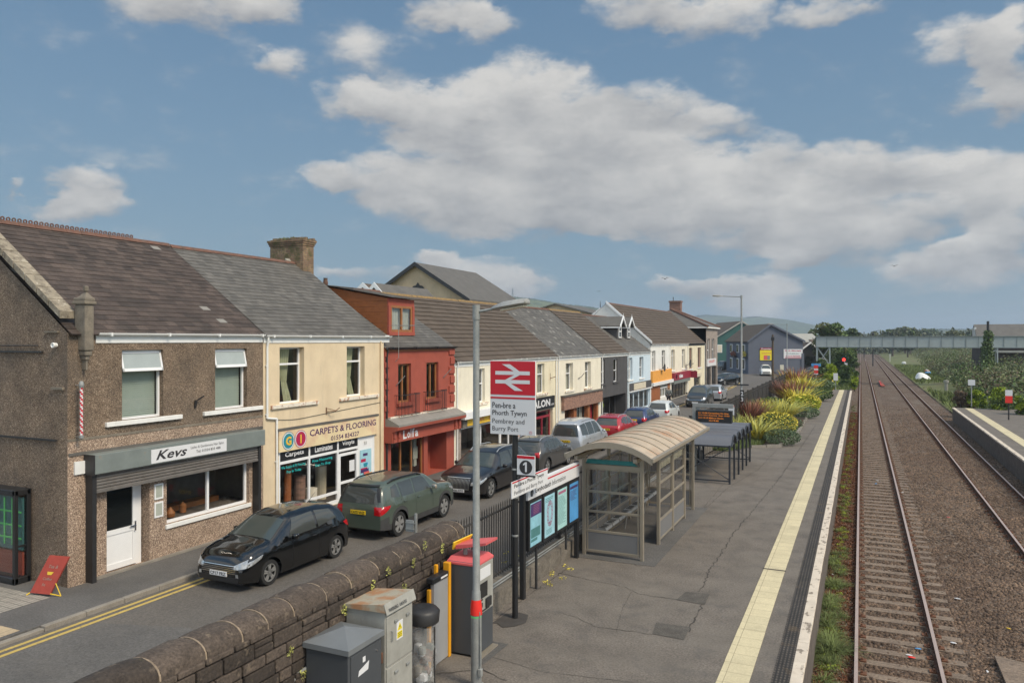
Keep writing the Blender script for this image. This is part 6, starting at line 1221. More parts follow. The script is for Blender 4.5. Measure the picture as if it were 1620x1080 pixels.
pblack = paint('car_black', (.004, .004, .004), 0, .12); pgreen = paint('car_green', (.068, .088, .068)); pgrey = paint('car_grey', (.075, .072, .068), .3); psilv = paint('car_silver', (.48, .5, .52), .4); pred = paint('car_red', (.36, .012, .018)); pblue = paint('car_blue', (.035, .05, .13), .3); pwhite = paint('car_white', (.62, .64, .62)); pdark = paint('car_graphite', (.04, .042, .042), .3); pvan = paint('van_white', (.72, .71, .66))
Zr = -.35
car('parked_car', 'hatch', (-13.52, 15.1, Zr), -pi/2, pblack, 'glossy black five door hatchback parked in front of the barber shop', 'car', plate='CP17 FRZ', rear_plate=None)
car('parked_car', 'suv', (-13.28, 20.35, Zr), pi/2, pgreen, 'dark green off-roader with black roof rails and a yellow rear plate', 'car', rear_plate='CA75 VHZ', rails=1, mirror=M['champ'], rim='alloy')
car('parked_car', 'suv2', (-13.25, 26.45, Zr), -pi/2, paint('car_black_brown', (.009, .007, .007)), 'black estate style off-roader with a tall upright grille facing the camera', 'car', plate='OE66 RTO', rails=2)
car('parked_car', 'cross', (-13.22, 31.95, Zr), pi/2, pgrey, 'dark grey crossover parked behind the numbered platform sign', 'car', rear_plate='---', rails=2)
car('parked_car', 'mpv', (-13.1, 36.9, Zr), pi/2, psilv, 'silver people carrier with roof rails, behind the shelter', 'car', rear_plate='WA21', rails=2)
car('parked_car', 'cross', (-13.0, 42.9, Zr), pi/2, pred, 'bright red hatchback with silver roof rails', 'car', rear_plate='CN70', rails=2)
car('parked_car', 'hatch', (-12.95, 48.3, Zr), pi/2, pblue, 'dark blue hatchback between the red and the white cars', 'car', rear_plate='---')
car('parked_car', 'hatch', (-12.9, 54.2, Zr), pi/2, pwhite, 'pale silver white hatchback parked ahead of the blue car', 'car')
car('parked_car', 'mpv', (-12.9, 67.8, Zr), -pi/2, pdark, 'dark green grey people carrier facing the camera outside the maroon signed shop', 'car', plate='---')
car('parked_car', 'hatch', (-12.8, 75.4, Zr), pi/2, psilv, 'silver hatchback behind the dark people carrier at the bend', 'car')
car('parked_car', 'cross', (-16.0, 101.5, Zr), -pi/2-.5, pblack, 'black car half hidden by the stone corner building', 'car', detail=0)
x, y = rt(146, (1144-810)/1200*146)
car('parked_car', 'mpv', (x, y, Zr), TH+pi/2+.1, pdark, 'dark pickup like vehicle parked in front of the green building', 'car', detail=0)
x, y = rt(124, (1211-810)/1200*124)
car('parked_van', 'van', (x, y, Zr), TH-pi/2-.25, pvan, 'small white van parked against the grey public house', 'van', detail=0)
x, y = rt(112, (1285-810)/1200*112)
car('parked_car', 'mpv', (x, y, Zr), TH+pi/2, pdark, 'grey van like vehicle beyond the flower bed near the footbridge tower', 'car', detail=0)
# ---------------- platform furniture ----------------
def lamp(name, label, x, y, z0, h, r0, r1, arm, lant, hc=1.1, base=True, group='street lamps', mats=('galv', 'galv')):
    t = thing(name, label, 'lamp post', (x, y, z0), group)
    mb = MB(); mb.lathe([(r0, 0), (r0, hc), (r1*1.15, hc+.25), (r1, hc+.27), (r1*.85, h), (0, h+.02)], (x, y, z0), 18); 
    if base: mb.lathe([(r0*1.5, 0), (r0*1.5, .03), (r0, .04)], (x, y, z0), 18)
    mb.build('pole', M[mats[0]], t, smooth=40)
    a = Vector((x, y, z0+h-.06)); d = Vector(arm); mb = MB(); mb.tube(a, a+d, r1*.45, r1*.35, 8); mb.tube((x, y, z0+h-.18), (x, y, z0+h+.05), r1*1.05, n=12); mb.build('arm', M[mats[0]], t, smooth=40)
    e = a+d; u = d.normalized(); L = lant; n = Vector((-u.y, u.x, 0)); mb = MB(); vs_ = []
    sec = [(0, .04, .035), (.12, .09, .06), (.35, .13, .085), (.8, .14, .085), (.97, .11, .07), (1, .07, .03)]
    for f, w, hh in sec:
        c = e+u*f*L
        for a_ in range(10):
            q = 2*pi*a_/10; vs_.append(tuple(c+n*w*cos(q)*1.15+Vector((0, 0, 1))*(hh*sin(q) if sin(q) > 0 else hh*.35*sin(q)))) 
    fs = [(i*10+j, (i+1)*10+j, (i+1)*10+(j+1) % 10, i*10+(j+1) % 10) for i in range(5) for j in range(10)]+[tuple(range(10))[::-1], tuple(range(50, 60))]
    mb.add(vs_, fs); lo = mb.build('lantern', M['lampgrey'], t, smooth=50)
    mb = MB(); c0, c1 = e+u*L*.3-Vector((0, 0, .035)), e+u*L*.92-Vector((0, 0, .03)); mb.prism([tuple(c0+n*.09), tuple(c1+n*.08), tuple(c1-n*.08), tuple(c0-n*.09)], (0, 0, -.022)); mb.build('lamp_glass', M['ivorys'], lo)
    return t
M['lampgrey'] = Mt('lantern_grey', (.3, .3, .285), .5, var=.15, vs=6, dirt=[((.42, .42, .38), 8, .5, .65, .6)])
lp = lamp('street_lamp', 'galvanised lamp post with a red collar standing nearest on the platform', -5.5, 10.62, 0, 5.95, .085, .058, (.28, 0, .04), .62, hc=1.25, mats=('galv', 'galv'))
mb = MB(); mb.lathe([(.088, 0), (.088, .06)], (-5.5, 10.62, 1.15), 18); mb.mat(1).lathe([(.086, 0), (.086, .02)], (-5.5, 10.62, 1.1), 18); mb.mat(0).lathe([(.095, .12), (.093, .24), (.066, .42)], (-5.5, 10.62, 1.02), 18); mb.build('collar', [M['redc'], M['greens']], lp, smooth=60)
mb = MB(); mb.path([(-5.42, 10.58, 1.2), (-5.40, 10.57, .35), (-5.40, 10.56, .3)], .012, 5); mb.bbox(-5.43, -5.37, 10.53, 10.6, .2, .32, .01); mb.build('cable', M['galv'], lp)
lamp('street_lamp', 'tall grey street lamp with a long arm over the road beside the flower bed', -7.39, 53.6, -.35, 8.8, .11, .07, (-1.25, 0, .08), .7)
mb = MB(); o = [q for q in bpy.data.objects if q.get('label', '').startswith('tall grey')][0]; mb.bbox(-7.9, -6.9, 53.5, 53.56, 2.35, 2.45, .01); mb.build('crossbar', M['blackm'], o)
mb = MB(); mb.bbox(-7.55, -7.2, 53.42, 53.47, .45, .8, .02); mb.build('red_notice', M['redc'], o)
lamp('street_lamp', 'thin grey lamp post in front of the white sign on the public house', -8.83, 106.2, -.35, 7.9, .09, .06, (-1.7, 0, .08), .8)
t = thing('utility_pole', 'dark wooden utility pole standing in front of the grey public house gable', 'pole', (-9.7, 97, -.35)); mb = MB(); mb.tube((-9.7, 97, -.4), (-9.7, 97, 6.1), .16, .12, 10); mb.build('pole', M['bark'], t, smooth=60); mb = MB(); mb.bbox(-9.9, -9.5, 96.8, 97.2, 5.4, 5.8, .03); mb.build('junction_box', M['blackm'], t)
# station name sign
SX, SY = -6.16, 13.55
t = thing('station_sign', 'tall station name sign, red emblem above white lettering, on a black post', 'station sign', (SX, SY, 0))
mb = MB(); mb.tube((SX, SY, 0), (SX, SY, 3.62), .058, n=16); mb.build('post', M['black'], t, smooth=50)
mb = MB()
for z in (2.9, 2.35, 1.6): mb.lathe([(.062, 0), (.066, .01), (.066, .03), (.062, .04)], (SX, SY, z), 14)
mb.lathe([(0, 0), (.05, .0), (.045, -.06), (0, -.07)], (SX, SY, 3.62), 12); mb.build('clamp', M['galv'], t)
W0, W1, Z0, Z1, zm = SX-.50, SX+.47, 3.60, 5.04, 4.30
mb = MB(); mb.bbox(W0, W1, SY-.09, SY-.05, Z0, Z1, .006); pn = mb.build('panel', M['signw'], t)
yf = SY-.0925
mb = MB(); mb.box(W0+.004, W1-.004, yf-.002, yf+.004, zm+.08, Z1-.004); mb.box(W0+.004, W1-.004, yf-.002, yf+.004, zm, zm+.035); rp = mb.build('red_panel', M['signred'], pn)
# double arrow emblem
mb = MB(); cx, cz, s = SX-.015, 4.72, .62; yy = yf-.004
def P(*pts): mb.quad(*[(cx+(x-32)/50*s*1.18, yy, cz+(20-y_)/40*s*.92) for x, y_ in pts])
P((0, 11.5), (64*1, 11.5), (64, 16.6), (0, 16.6)) if 0 else None
def bar(x0, x1, z0, z1): mb.quad((x0, yy, z0), (x1, yy, z0), (x1, yy, z1), (x0, yy, z1))
bw = .74; b = .072
bar(cx-bw/2, cx+bw/2, cz+.05, cz+.05+b); bar(cx-bw/2, cx+bw/2, cz-.05-b, cz-.05)
yy -= .001
mb.quad((cx-.225, yy, cz+.05+b+.135), (cx-.05, yy, cz+.05+b+.135), (cx+.2, yy, cz+.05+b*.55), (cx+.15, yy, cz+.05), (cx+.07, yy, cz+.05+.05))
mb.quad((cx+.05, yy, cz+.055), (cx+.17, yy, cz+.055), (cx-.05, yy, cz-.055), (cx-.17, yy, cz-.055))
mb.quad((cx+.225, yy, cz-.05-b-.135), (cx+.05, yy, cz-.05-b-.135), (cx-.2, yy, cz-.05-b*.55), (cx-.15, yy, cz-.05), (cx-.07, yy, cz-.05-.05))
mb.build('emblem', M['signw'], rp)
mb = MB(); XR = (1, 0, 0)
letter(mb, 'Pen-bre a', (W0+.05, yf-.003, 4.115), XR, UP, .50, .115, bold=.006); letter(mb, 'Phorth Tywyn', (W0+.05, yf-.003, 3.945), XR, UP, .74, .13, bold=.006); letter(mb, 'Pembrey and', (W0+.05, yf-.003, 3.785), XR, UP, .69, .125, bold=-.004); letter(mb, 'Burry Port', (W0+.05, yf-.003, 3.64), XR, UP, .56, .12, bold=-.004); mb.build('lettering', M['signtxt'], pn)
mb = MB(); mb.lathe([(.026, 0), (.03, 0), (.03, .003), (.026, .003)], (W1-.1, yf-.004, 3.66), 16, axis='y'); letter(mb, 'T', (W1-.11, yf-.004, 3.645), XR, UP, .02, .03); mb.build('operator_mark', M['signred'], pn)
t = thing('platform_number_sign', 'square white sign with a black disc numbered 1 on the black sign post', 'sign', (SX+.27, SY-.05, 2.82))
mb = MB(); mb.bbox(SX+.07, SX+.45, SY-.07, SY-.04, 2.83, 3.21, .004); pl = mb.build('plate', M['signw'], t); mb = MB(); mb.box(SX+.074, SX+.446, SY-.073, SY-.069, 3.15, 3.205); mb.build('red_strip', M['signred'], pl)
mb = MB(); mb.lathe([(0, 0), (.135, 0), (.135, .002)], (SX+.26, SY-.074, 2.985), 32, axis='y'); ds = mb.build('disc', M['signtxt'], pl); mb = MB(); mb.quad((SX+.245, SY-.077, 2.895), (SX+.285, SY-.077, 2.895), (SX+.285, SY-.077, 3.085), (SX+.25, SY-.077, 3.085), (SX+.205, SY-.077, 3.05), (SX+.205, SY-.077, 3.015), (SX+.245, SY-.077, 3.035)); mb.build('lettering', M['signw'], ds)
mb = MB(); mb.box(SX+.0, SX+.46, SY-.04, SY-.02, 3.1, 3.13); mb.box(SX, SX+.46, SY-.04, SY-.02, 2.84, 2.87); mb.box(SX+.07, SX+.45, SY-.075, SY-.03, 2.80, 2.83); mb.build('bracket', M['blackm'], t)
t = thing('name_board', 'narrow white bilingual station name board parallel to the track below the numbered sign', 'sign', (SX, 14.4, 2.4))
mb = MB(); mb.bbox(SX+.06, SX+.085, 13.22, 15.05, 2.4, 2.72, .004); pl = mb.build('plate', M['signw'], t); mb = MB(); mb.box(SX+.084, SX+.088, 13.23, 15.04, 2.69, 2.716); mb.build('red_strip', M['signred'], pl)
mb = MB(); letter(mb, 'Pen-bre a Phorth Tywyn', (SX+.0875, 13.32, 2.565), YR, UP, 1.5, .1, bold=.015); letter(mb, 'Pembrey and Burry Port', (SX+.0875, 13.32, 2.43), YR, UP, 1.45, .1); mb.build('lettering', M['signtxt'], pl)
# information board
IX = -6.47
t = thing('information_board', 'long information board with four lit blue and green posters under a white header', 'notice board', (IX, 16.3, 0))
for y in (14.62, 17.95): mb = MB(); mb.bbox(IX-.05, IX+.05, y-.06, y+.06, 0, 2.42, .008); mb.build('post', M['black'], t)
for y_, z_ in ((15.35, .0), (17.2, .4)): mb = MB(); mb.tube((IX, y_, z_), (IX, y_, .95), .03); mb.build('stay', M['blackm'], t)
mb = MB(); mb.bbox(IX+.02, IX+.10, 14.68, 17.88, 2.06, 2.42, .008); hd = mb.build('header', M['signw'], t); mb = MB(); mb.box(IX+.1, IX+.104, 15.0, 17.86, 2.335, 2.365); mb.build('red_strip', M['signred'], hd)
mb = MB(); mb.lathe([(0, 0), (.075, 0), (.075, .003)], (IX+.1, 14.88, 2.19), 24, axis='x'); mb.build('disc', M['signtxt'], hd); mb = MB(); letter(mb, 'i', (IX+.105, 14.868, 2.15), YR, UP, .022, .085, bold=.02); mb.build('lettering', M['signw'], hd)
mb = MB(); letter(mb, 'Gwybodaeth', (IX+.103, 15.05, 2.12), YR, UP, .92, .15, bold=.012); letter(mb, 'Information', (IX+.103, 16.05, 2.15), YR, UP, .85, .12, bold=-.004); mb.build('lettering', M['signtxt'], hd)
for i, pm_ in enumerate(('p1', 'p2', 'p3', 'p4')):
    y0 = 14.72+i*.80; y1 = y0+.74; mb = MB(); xx = IX+.1
    mb.bbox(IX+.02, xx, y0, y1, .98, 2.05, .008); cs = mb.build('poster_case', M['black'], t)
    mb = MB(); mb.box(xx, xx+.004, y0+.07, y1-.07, 1.05, 1.97); po = mb.build('poster', M[pm_], cs); mb = MB(); xp = xx+.005
    if i == 0: mb.box(xp, xp+.002, y0+.08, y1-.08, 1.68, 1.95); mb.build('poster_heading', M['purple'], po); mb = MB(); mb.box(xp, xp+.002, y0+.1, y1-.14, 1.22, 1.42); mb.box(xp, xp+.002, y0+.1, y1-.3, 1.14, 1.2); mb.build('poster_print', M['dteal'], po); mb = MB(); [mb.box(xp+.002, xp+.003, y0+.22, y1-.12-.1*R(), 1.9-k_*.035, 1.91-k_*.035) for k_ in range(6)]; mb.build('poster_text', M['pink'], po)
    if i == 1:
        for k_ in range(16): a = 2*pi*k_/16; mb.lathe([(.035, 0), (.05, 0), (.05, .002), (.035, .002)], (xp, (y0+y1)/2+.14*cos(a)+.02*R(), 1.55+.24*sin(a)), 10, axis='x')
        mb.build('poster_print', M['pink'], po); mb = MB(); [mb.box(xp, xp+.001, y0+.11, y1-.12-.2*R(), 1.9-k_*.035, 1.915-k_*.035) for k_ in range(3)]; [mb.box(xp, xp+.001, y0+.15, y1-.25, 1.2-k_*.03, 1.21-k_*.03) for k_ in range(4)]; mb.build('poster_text', M['dteal'], po)
    if i == 2: mb.box(xp, xp+.002, y0+.11, y1-.14, 1.86, 1.92); mb.build('poster_heading', M['pink'], po); mb = MB(); [mb.box(xp, xp+.001, y0+.1, y1-.12-.25*R(), 1.8-k_*.03, 1.808-k_*.03) for k_ in range(22)]; mb.build('poster_text', M['dteal'], po)
    if i == 3: mb.box(xp, xp+.002, y0+.09, y1-.12, 1.84, 1.9); [mb.box(xp, xp+.001, y0+.1, y1-.15-.25*R(), 1.78-k_*.03, 1.79-k_*.03) for k_ in range(8)]; mb.build('poster_text', M['purple'], po)
# ticket machine
t = thing('ticket_machine', 'dark grey ticket machine with a faded red sloping hood and pale screen front', 'ticket machine', (-6.2, 11.75, 0))
x0, x1, y0, y1 = -6.55, -5.98, 11.55, 12.2
mb = MB(); mb.bbox(x0, x1, y0, y1, .03, 1.62, .015); mb.build('body', M['cab'], t)
mb = MB(); mb.add([(x0-.01, y0-.01, 1.60), (x1+.01, y0-.01, 1.60), (x1+.01, y1+.01, 1.60), (x0-.01, y1+.01, 1.60), (x0+.03, y0+.08, 1.68), (x1-.05, y0+.08, 1.68), (x1-.05, y1-.08, 1.68), (x0+.03, y1-.08, 1.68)], [(0, 1, 5, 4), (1, 2, 6, 5), (2, 3, 7, 6), (3, 0, 4, 7), (4, 5, 6, 7)]); mb.bbox(x0-.01, x1+.01, y0-.01, y1+.01, 1.56, 1.60, .01)
mb.build('top', M['coral'], t)
mb = MB(); mb.prism([(x0+.12, y0+.08, 1.80), (x1+.14, y0+.08, 1.93), (x1+.14, y0+.08, 1.97), (x0+.12, y0+.08, 1.87)], (0, .46, 0)); hd = mb.build('hood', M['coral'], t)
mb = MB(); mb.prism([(x0+.06, y0+.1, 1.78), (x0+.08, y0+.1, 1.9), (x0+.22, y0+.54, 1.96), (x0+.12, y0+.54, 1.80)], (-.02, 0, .01)); mb.build('hood_side', M['yellowp'], hd)
for y_ in (y0+.2, y1-.15): mb = MB(); mb.tube((x0+.25, y_, 1.70), (x0+.25, y_, 1.85), .04); mb.build('hood_support', M['galv'], hd)
mb = MB(); mb.bbox(x1, x1+.02, y0+.06, y1-.04, .72, 1.56, .005); fp = mb.build('front_plate', M['galvlt'], t)
for (a, b, c, d, m_, nm) in ((.1, .5, 1.30, 1.5, 'signw', 'instruction_panel'), (.1, .38, .98, 1.24, 'lcd', 'screen'), (.1, .2, .82, .9, 'blackm', 'card_reader'), (.3, .5, .78, .94, 'blackm', 'keypad'), (.12, .46, .74, .77, 'blackm', 'ticket_tray'), (.14, .2, 1.0-.06, 1.0-.03, 'blackm', 'coin_slot')):
    mb = MB(); mb.bbox(x1+.018, x1+(.05 if nm == 'keypad' else .026), y0+a, y0+b, c, d, .003); mb.build(nm, M[m_], fp)
mb = MB(); mb.box(x1-.02, x1+.1, y0-.02, y1, .0, .03); mb.build('plinth', M['champ'], t)
# ticket reader / passenger panel: grey slab between orange posts
t = thing('ticket_validator', 'grey panel leaning between orange yellow posts beside the stone wall', 'barrier', (-6.5, 11.25, 0))
mb = MB(); mb.bbox(-6.52, -6.45, 10.93, 11.40, .02, 1.42, .01); mb.build('panel', M['panelg'], t)
mb = MB(); mb.bbox(-6.55, -6.43, 11.40, 11.48, 0, 1.62, .01); mb.build('post', M['orangep'], t); mb = MB(); mb.bbox(-6.56, -6.50, 10.87, 10.93, 0, 1.30, .01); mb.build('post', M['orangep'], t); mb = MB(); mb.bbox(-6.62, -6.56, 11.2, 11.26, 1.3, 1.62, .01); mb.build('post', M['orangep'], t)
mb = MB(); mb.bbox(-6.56, -6.42, 10.85, 11.38, 1.40, 1.50, .02); hd = mb.build('head', M['black'], t); mb = MB(); mb.box(-6.42, -6.415, 11.1, 11.32, 1.43, 1.46); mb.build('label_strip', M['signw'], hd)
# cabinets
t = thing('equipment_cabinet', 'dark grey cabinet with a shallow pyramid lid, nearest to the camera at the wall', 'cabinet', (-6.3, 8.3, 0))
x0, x1, y0, y1 = -6.66, -5.98, 7.97, 8.72
mb = MB(); mb.bbox(x0, x1, y0, y1, 0, 1.42, .01); mb.build('body', M['cab'], t)
mb = MB(); a = .03; mb.add([(x0-a, y0-a, 1.40), (x1+a, y0-a, 1.40), (x1+a, y1+a, 1.40), (x0-a, y1+a, 1.40), (x0-a, y0-a, 1.47), (x1+a, y0-a, 1.47), (x1+a, y1+a, 1.47), (x0-a, y1+a, 1.47), ((x0+x1)/2, (y0+y1)/2, 1.60)], [(0, 3, 2, 1), (0, 1, 5, 4), (1, 2, 6, 5), (2, 3, 7, 6), (3, 0, 4, 7), (4, 5, 8), (5, 6, 8), (6, 7, 8), (7, 4, 8)]); mb.build('lid', M['cabtop'], t)
mb = MB(); mb.bbox(x1, x1+.012, y0+.05, y1-.05, .08, 1.36, .004); dr = mb.build('door', M['cab'], t); mb = MB(); mb.box(x1+.012, x1+.014, y0+.3, y0+.36, 1.2, 1.27); mb.prism([(x1+.012, y0+.2, 1.05), (x1+.012, y0+.42, 1.07), (x1+.012, y0+.44, 1.18), (x1+.012, y0+.3, 1.14), (x1+.012, y0+.22, 1.12)], (.002, 0, 0)); mb.build('sticker', M['signw'], dr)
mb = MB(); mb.tube((x1+.01, y1-.14, 1.25), (x1+.03, y1-.14, 1.25), .012); mb.build('lock', M['chrome'], dr)
t = thing('relay_cabinet', 'weathered galvanised steel cabinet with a rusty top and yellow warning label', 'cabinet', (-6.3, 9.2, 0))
x0, x1, y0, y1 = -6.68, -6.02, 8.86, 9.56
mb = MB(); mb.bbox(x0, x1, y0, y1, 0, 1.66, .008); mb.build('body', M['galvlt'], t)
mb = MB(); mb.add([(x0-.03, y0-.03, 1.64), (x1+.03, y0-.03, 1.66), (x1+.03, y1+.03, 1.66), (x0-.03, y1+.03, 1.64), (x0-.03, y0-.03, 1.69), (x1+.0, y0-.03, 1.77), (x1+.0, y1+.03, 1.77), (x0-.03, y1+.03, 1.69)], [(0, 1, 2, 3), (4, 5, 6, 7), (0, 1, 5, 4), (1, 2, 6, 5), (2, 3, 7, 6), (3, 0, 4, 7)]); top = mb.build('top', M['rusttop'], t)
mb = MB(); mb.prism([(x1+.0, y0-.03, 1.775), (x1+.05, y0-.03, 1.63), (x1+.055, y0-.03, 1.63), (x1+.006, y0-.03, 1.78)], (0, y1-y0+.06, 0)); mb.build('drip_edge', M['galvlt'], top)
mb = MB(); letter(mb, 'WARNING : 0.415 KV', (x1+.057, y0+.03, 1.66), YR, (-.35, 0, .94), .46, .05, bold=.02); mb.build('lettering', M['signtxt'], top)
for a, b in ((.04, .86), (.89, 1.58)): mb = MB(); mb.bbox(x1, x1+.02, y0+.02, y1-.02, a, b, .006); dr = mb.build('door', M['galvlt'], t); mb = MB(); mb.path([(x1+.02, y0+.12, b-.35), (x1+.05, y0+.12, b-.35), (x1+.05, y0+.12, b-.22), (x1+.02, y0+.12, b-.22)], .008, 6); mb.build('handle', M['galv'], dr); mb = MB(); mb.bbox(x1+.02, x1+.045, y0+.2, y0+.28, b-.13, b-.09, .008); mb.build('latch', M['galv'], dr); mb = MB(); mb.bbox(x1+.02, x1+.045, y0+.5, y0+.58, b-.13, b-.09, .008); mb.build('latch', M['galv'], dr)
mb = MB(); mb.box(x1+.02, x1+.023, y0+.26, y0+.42, 1.18, 1.44); wl = mb.build('warning_label', M['signw'], t); mb = MB(); mb.prism([(x1+.023, y0+.275, 1.31), (x1+.023, y0+.405, 1.31), (x1+.023, y0+.34, 1.42)], (.002, 0, 0)); mb.box(x1+.023, x1+.025, y0+.275, y0+.405, 1.2, 1.29); mb.build('yellow_print', M['yellows'], wl); mb = MB(); mb.prism([(x1+.0255, y0+.345, 1.40), (x1+.0255, y0+.325, 1.355), (x1+.0255, y0+.34, 1.355), (x1+.0255, y0+.333, 1.32), (x1+.0255, y0+.355, 1.365), (x1+.0255, y0+.342, 1.365)], (.001, 0, 0)); [mb.box(x1+.0255, x1+.0265, y0+.29, y0+.39, 1.215+k_*.025, 1.222+k_*.025) for k_ in range(3)]; mb.build('black_print', M['signtxt'], wl)
mb = MB(); mb.bbox(x0-.0, x0+.04, y0-.04, y0, .7, .9, .01); mb.bbox(x1-.1, x1-.03, y0-.035, y0, .95, 1.1, .01); mb.build('hinge', M['rust'], t)
mb = MB(); mb.path([(-6.72, 8.05, .0), (-6.72, 7.9, .2), (-6.72, 7.75, .95), (-6.72, 7.86, 1.08), (-6.66, 8.0, 1.12)], .02, 6); mb.path([(-6.68, 7.5, 0), (-6.68, 7.5, 1.0)], .012, 5); mb.build('cable_conduit', M['galv'], t)
# bin
t = thing('litter_bin', 'black hooped litter bin with a clear plastic sack of rubbish', 'litter bin', (-6.25, 10.2, 0))
bx, by = -6.22, 10.2
mb = MB(); mb.lathe([(0, 1.26), (.1, 1.29), (.22, 1.27), (.265, 1.22), (.25, 1.06), (.22, 1.04)], (bx, by, 0), 26); mb.build('lid', M['blackm'], t, smooth=50)
M['sack'] = Mt('clear_sack', (.55, .55, .53), .25, var=.2, vs=12, alpha=.34)
mb = MB(); vs_ = []; fs = []
for j in range(13):
    for i in range(28): a = 2*pi*i/28; rj = .195+.02*sin(a*5+j)+.012*sin(a*9+j*1.7)-(.07*(j/12)**3)*0+(-.09 if j == 0 else 0); vs_.append((bx+rj*cos(a), by+rj*sin(a), .06+j*.08))
for j in range(12):
    for i in range(28): fs.append((j*28+i, j*28+(i+1) % 28, (j+1)*28+(i+1) % 28, (j+1)*28+i))
mb.add(vs_, fs); mb.build('sack', M['sack'], t, smooth=80)
for i in range(26):
    mb = MB() if i == 0 else mb; a = R()*6.28; r_ = R()*.13; z = .1+R()*.55; mb.mat(i % 4).bbox(bx+r_*cos(a)-.05, bx+r_*cos(a)+.05, by+r_*sin(a)-.05, by+r_*sin(a)+.04, z, z+.05+R()*.08, .01)
mb.build('rubbish', [M['signw'], M['oldwood'], M['shbox'], M['champ']], t)
mb = MB()
for a in (0, 2.1, 4.2): mb.tube((bx+.21*cos(a), by+.21*sin(a), 0), (bx+.21*cos(a), by+.21*sin(a), 1.0), .012, n=6)
mb.lathe([(.2, 0), (.22, 0), (.22, .04), (.2, .04)], (bx, by, .0), 20); mb.mat(0).lathe([(0, .01), (.2, .01)], (bx, by, 0), 20); mb.build('frame', M['blackm'], t)
# steel post with the backs of small plates in the road
t = thing('small_sign_post', 'back of a small bare metal sign between the cars and the stone wall', 'sign', (-7.6, 12.0, -.35))
x, y, _ = col(658, X=-7.7); zt = EYE+(537.7-818)/1200*(-sin(TH)*-1*0+(-x*-1*0)) if 0 else None
dep = lambda x, y: -x*sin(TH)+y*cos(TH)
D_ = dep(x, y); mb = MB(); mb.tube((x, y, -.35), (x, y, EYE-(812-537.7)*D_/1200), .03); mb.build('post', M['galv'], t); zc = EYE-(824-537.7)*D_/1200
mb = MB(); mb.bbox(x-.2, x-.02, y-.05, y-.03, zc-.2, zc+.02, .005); mb.bbox(x-.2, x+.03, y-.06, y-.05, zc-.16, zc-.14, .002); mb.bbox(x-.2, x+.03, y-.06, y-.05, zc-.04, zc-.02, .002); mb.build('plate', M['galv'], t)
# waiting shelter
t = thing('waiting_shelter', 'bronze framed glazed waiting shelter with a rusty curved roof on the platform', 'shelter', (-5.6, 21.2, 0))
sx0, sx1, sy0, sy1 = -6.40, -4.90, 18.32, 24.6
def post(x, y, h=2.55, r=.045): mb = MB(); mb.bbox(x-r, x+r, y-r, y+r, 0, h, .012); mb.build('post', M['champ'], t)
ypost = (18.34, 20.4, 22.5, 24.58)
for y in ypost: post(sx0, y)
for y in (18.34, 20.02, 21.65, 23.25, 24.58): post(sx1, y)
def panelside(x, y0, y1, rails=(.12, .62, 1.12, 1.62, 2.2), solid=True, axis='y', nm='side_screen', mull=()):
    mb = MB(); r = .022
    for z in rails:
        if axis == 'y': mb.bbox(x-r, x+r, y0, y1, z-.032, z+.032, .008)
        else: mb.bbox(y0, y1, x-r, x+r, z-.032, z+.032, .008)
    for m_ in (y0+.04, y1-.04, *mull):
        if axis == 'y': mb.box(x-r*.8, x+r*.8, m_-.02, m_+.02, rails[0], rails[-1])
        else: mb.box(m_-.02, m_+.02, x-r*.8, x+r*.8, rails[0], rails[-1])
    o = mb.build(nm, M['champ'], t); g = MB()
    z0 = rails[1] if solid else rails[0]
    if axis == 'y': g.quad((x, y0, z0), (x, y1, z0), (x, y1, rails[-1]), (x, y0, rails[-1]))
    else: g.quad((y0, x, z0), (y1, x, z0), (y1, x, rails[-1]), (y0, x, rails[-1]))
    g.build('glazing', M['glasss'], o)
    if solid:
        g = MB()
        if axis == 'y': g.box(x-.012, x+.012, y0, y1, rails[0], rails[1])
        else: g.box(y0, y1, x-.012, x+.012, rails[0], rails[1])
        g.build('lower_panel', M['champd'], o)
panelside(18.34, sx0+.05, sx1-.05, axis='x', nm='end_screen'); panelside(24.58, sx0+.05, sx1-.05, axis='x', nm='end_screen')
for a, b in zip(ypost, ypost[1:]): panelside(sx0, a+.05, b-.05, nm='back_screen', mull=((a+b)/2,))
panelside(sx1, 20.06, 21.62, nm='front_screen'); panelside(sx1, 21.69, 23.22, nm='front_screen')
mb = MB(); mb.bbox(sx0-.05, sx0+.05, 17.7, 24.7, 2.5, 2.6, .01); mb.bbox(sx1-.05, sx1+.05, 17.7, 24.7, 2.5, 2.6, .01)
for y in (18.34, 24.58): mb.bbox(sx0, sx1, y-.04, y+.04, 2.2, 2.32, .01)
mb.build('eaves_beam', M['champ'], t)
mb = MB(); mb.prism([(sx0+.05, 18.30, 2.33), (sx1-.1, 18.30, 2.33), (sx1-.25, 18.30, 2.44), (sx0+.1, 18.30, 2.44)], (0, .03, 0)); mb.build('teal_fascia', M['teal'], t)
mb = MB(); ra, rb_ = -6.62, -4.46; n = 14; y0, y1 = 17.58, 24.85
def arc(f): x = ra+(rb_-ra)*f; return x, 2.60+.34*(1-(2*f-1)**2)
vs_, fs = [], []; ny = 12
for j in range(ny+1):
    for i in range(n+1): x, z = arc(i/n); vs_.append((x, y0+(y1-y0)*j/ny, z+.03)) 
for j in range(ny):
    for i in range(n): k_ = j*(n+1)+i; fs.append((k_, k_+1, k_+n+2, k_+n+1))
mb.add(vs_, fs); mb.add([(x, y, z-.04) for x, y, z in vs_], [f[::-1] for f in fs]); ro = mb.build('roof', M['shroof'], t, smooth=60)
mb = MB()
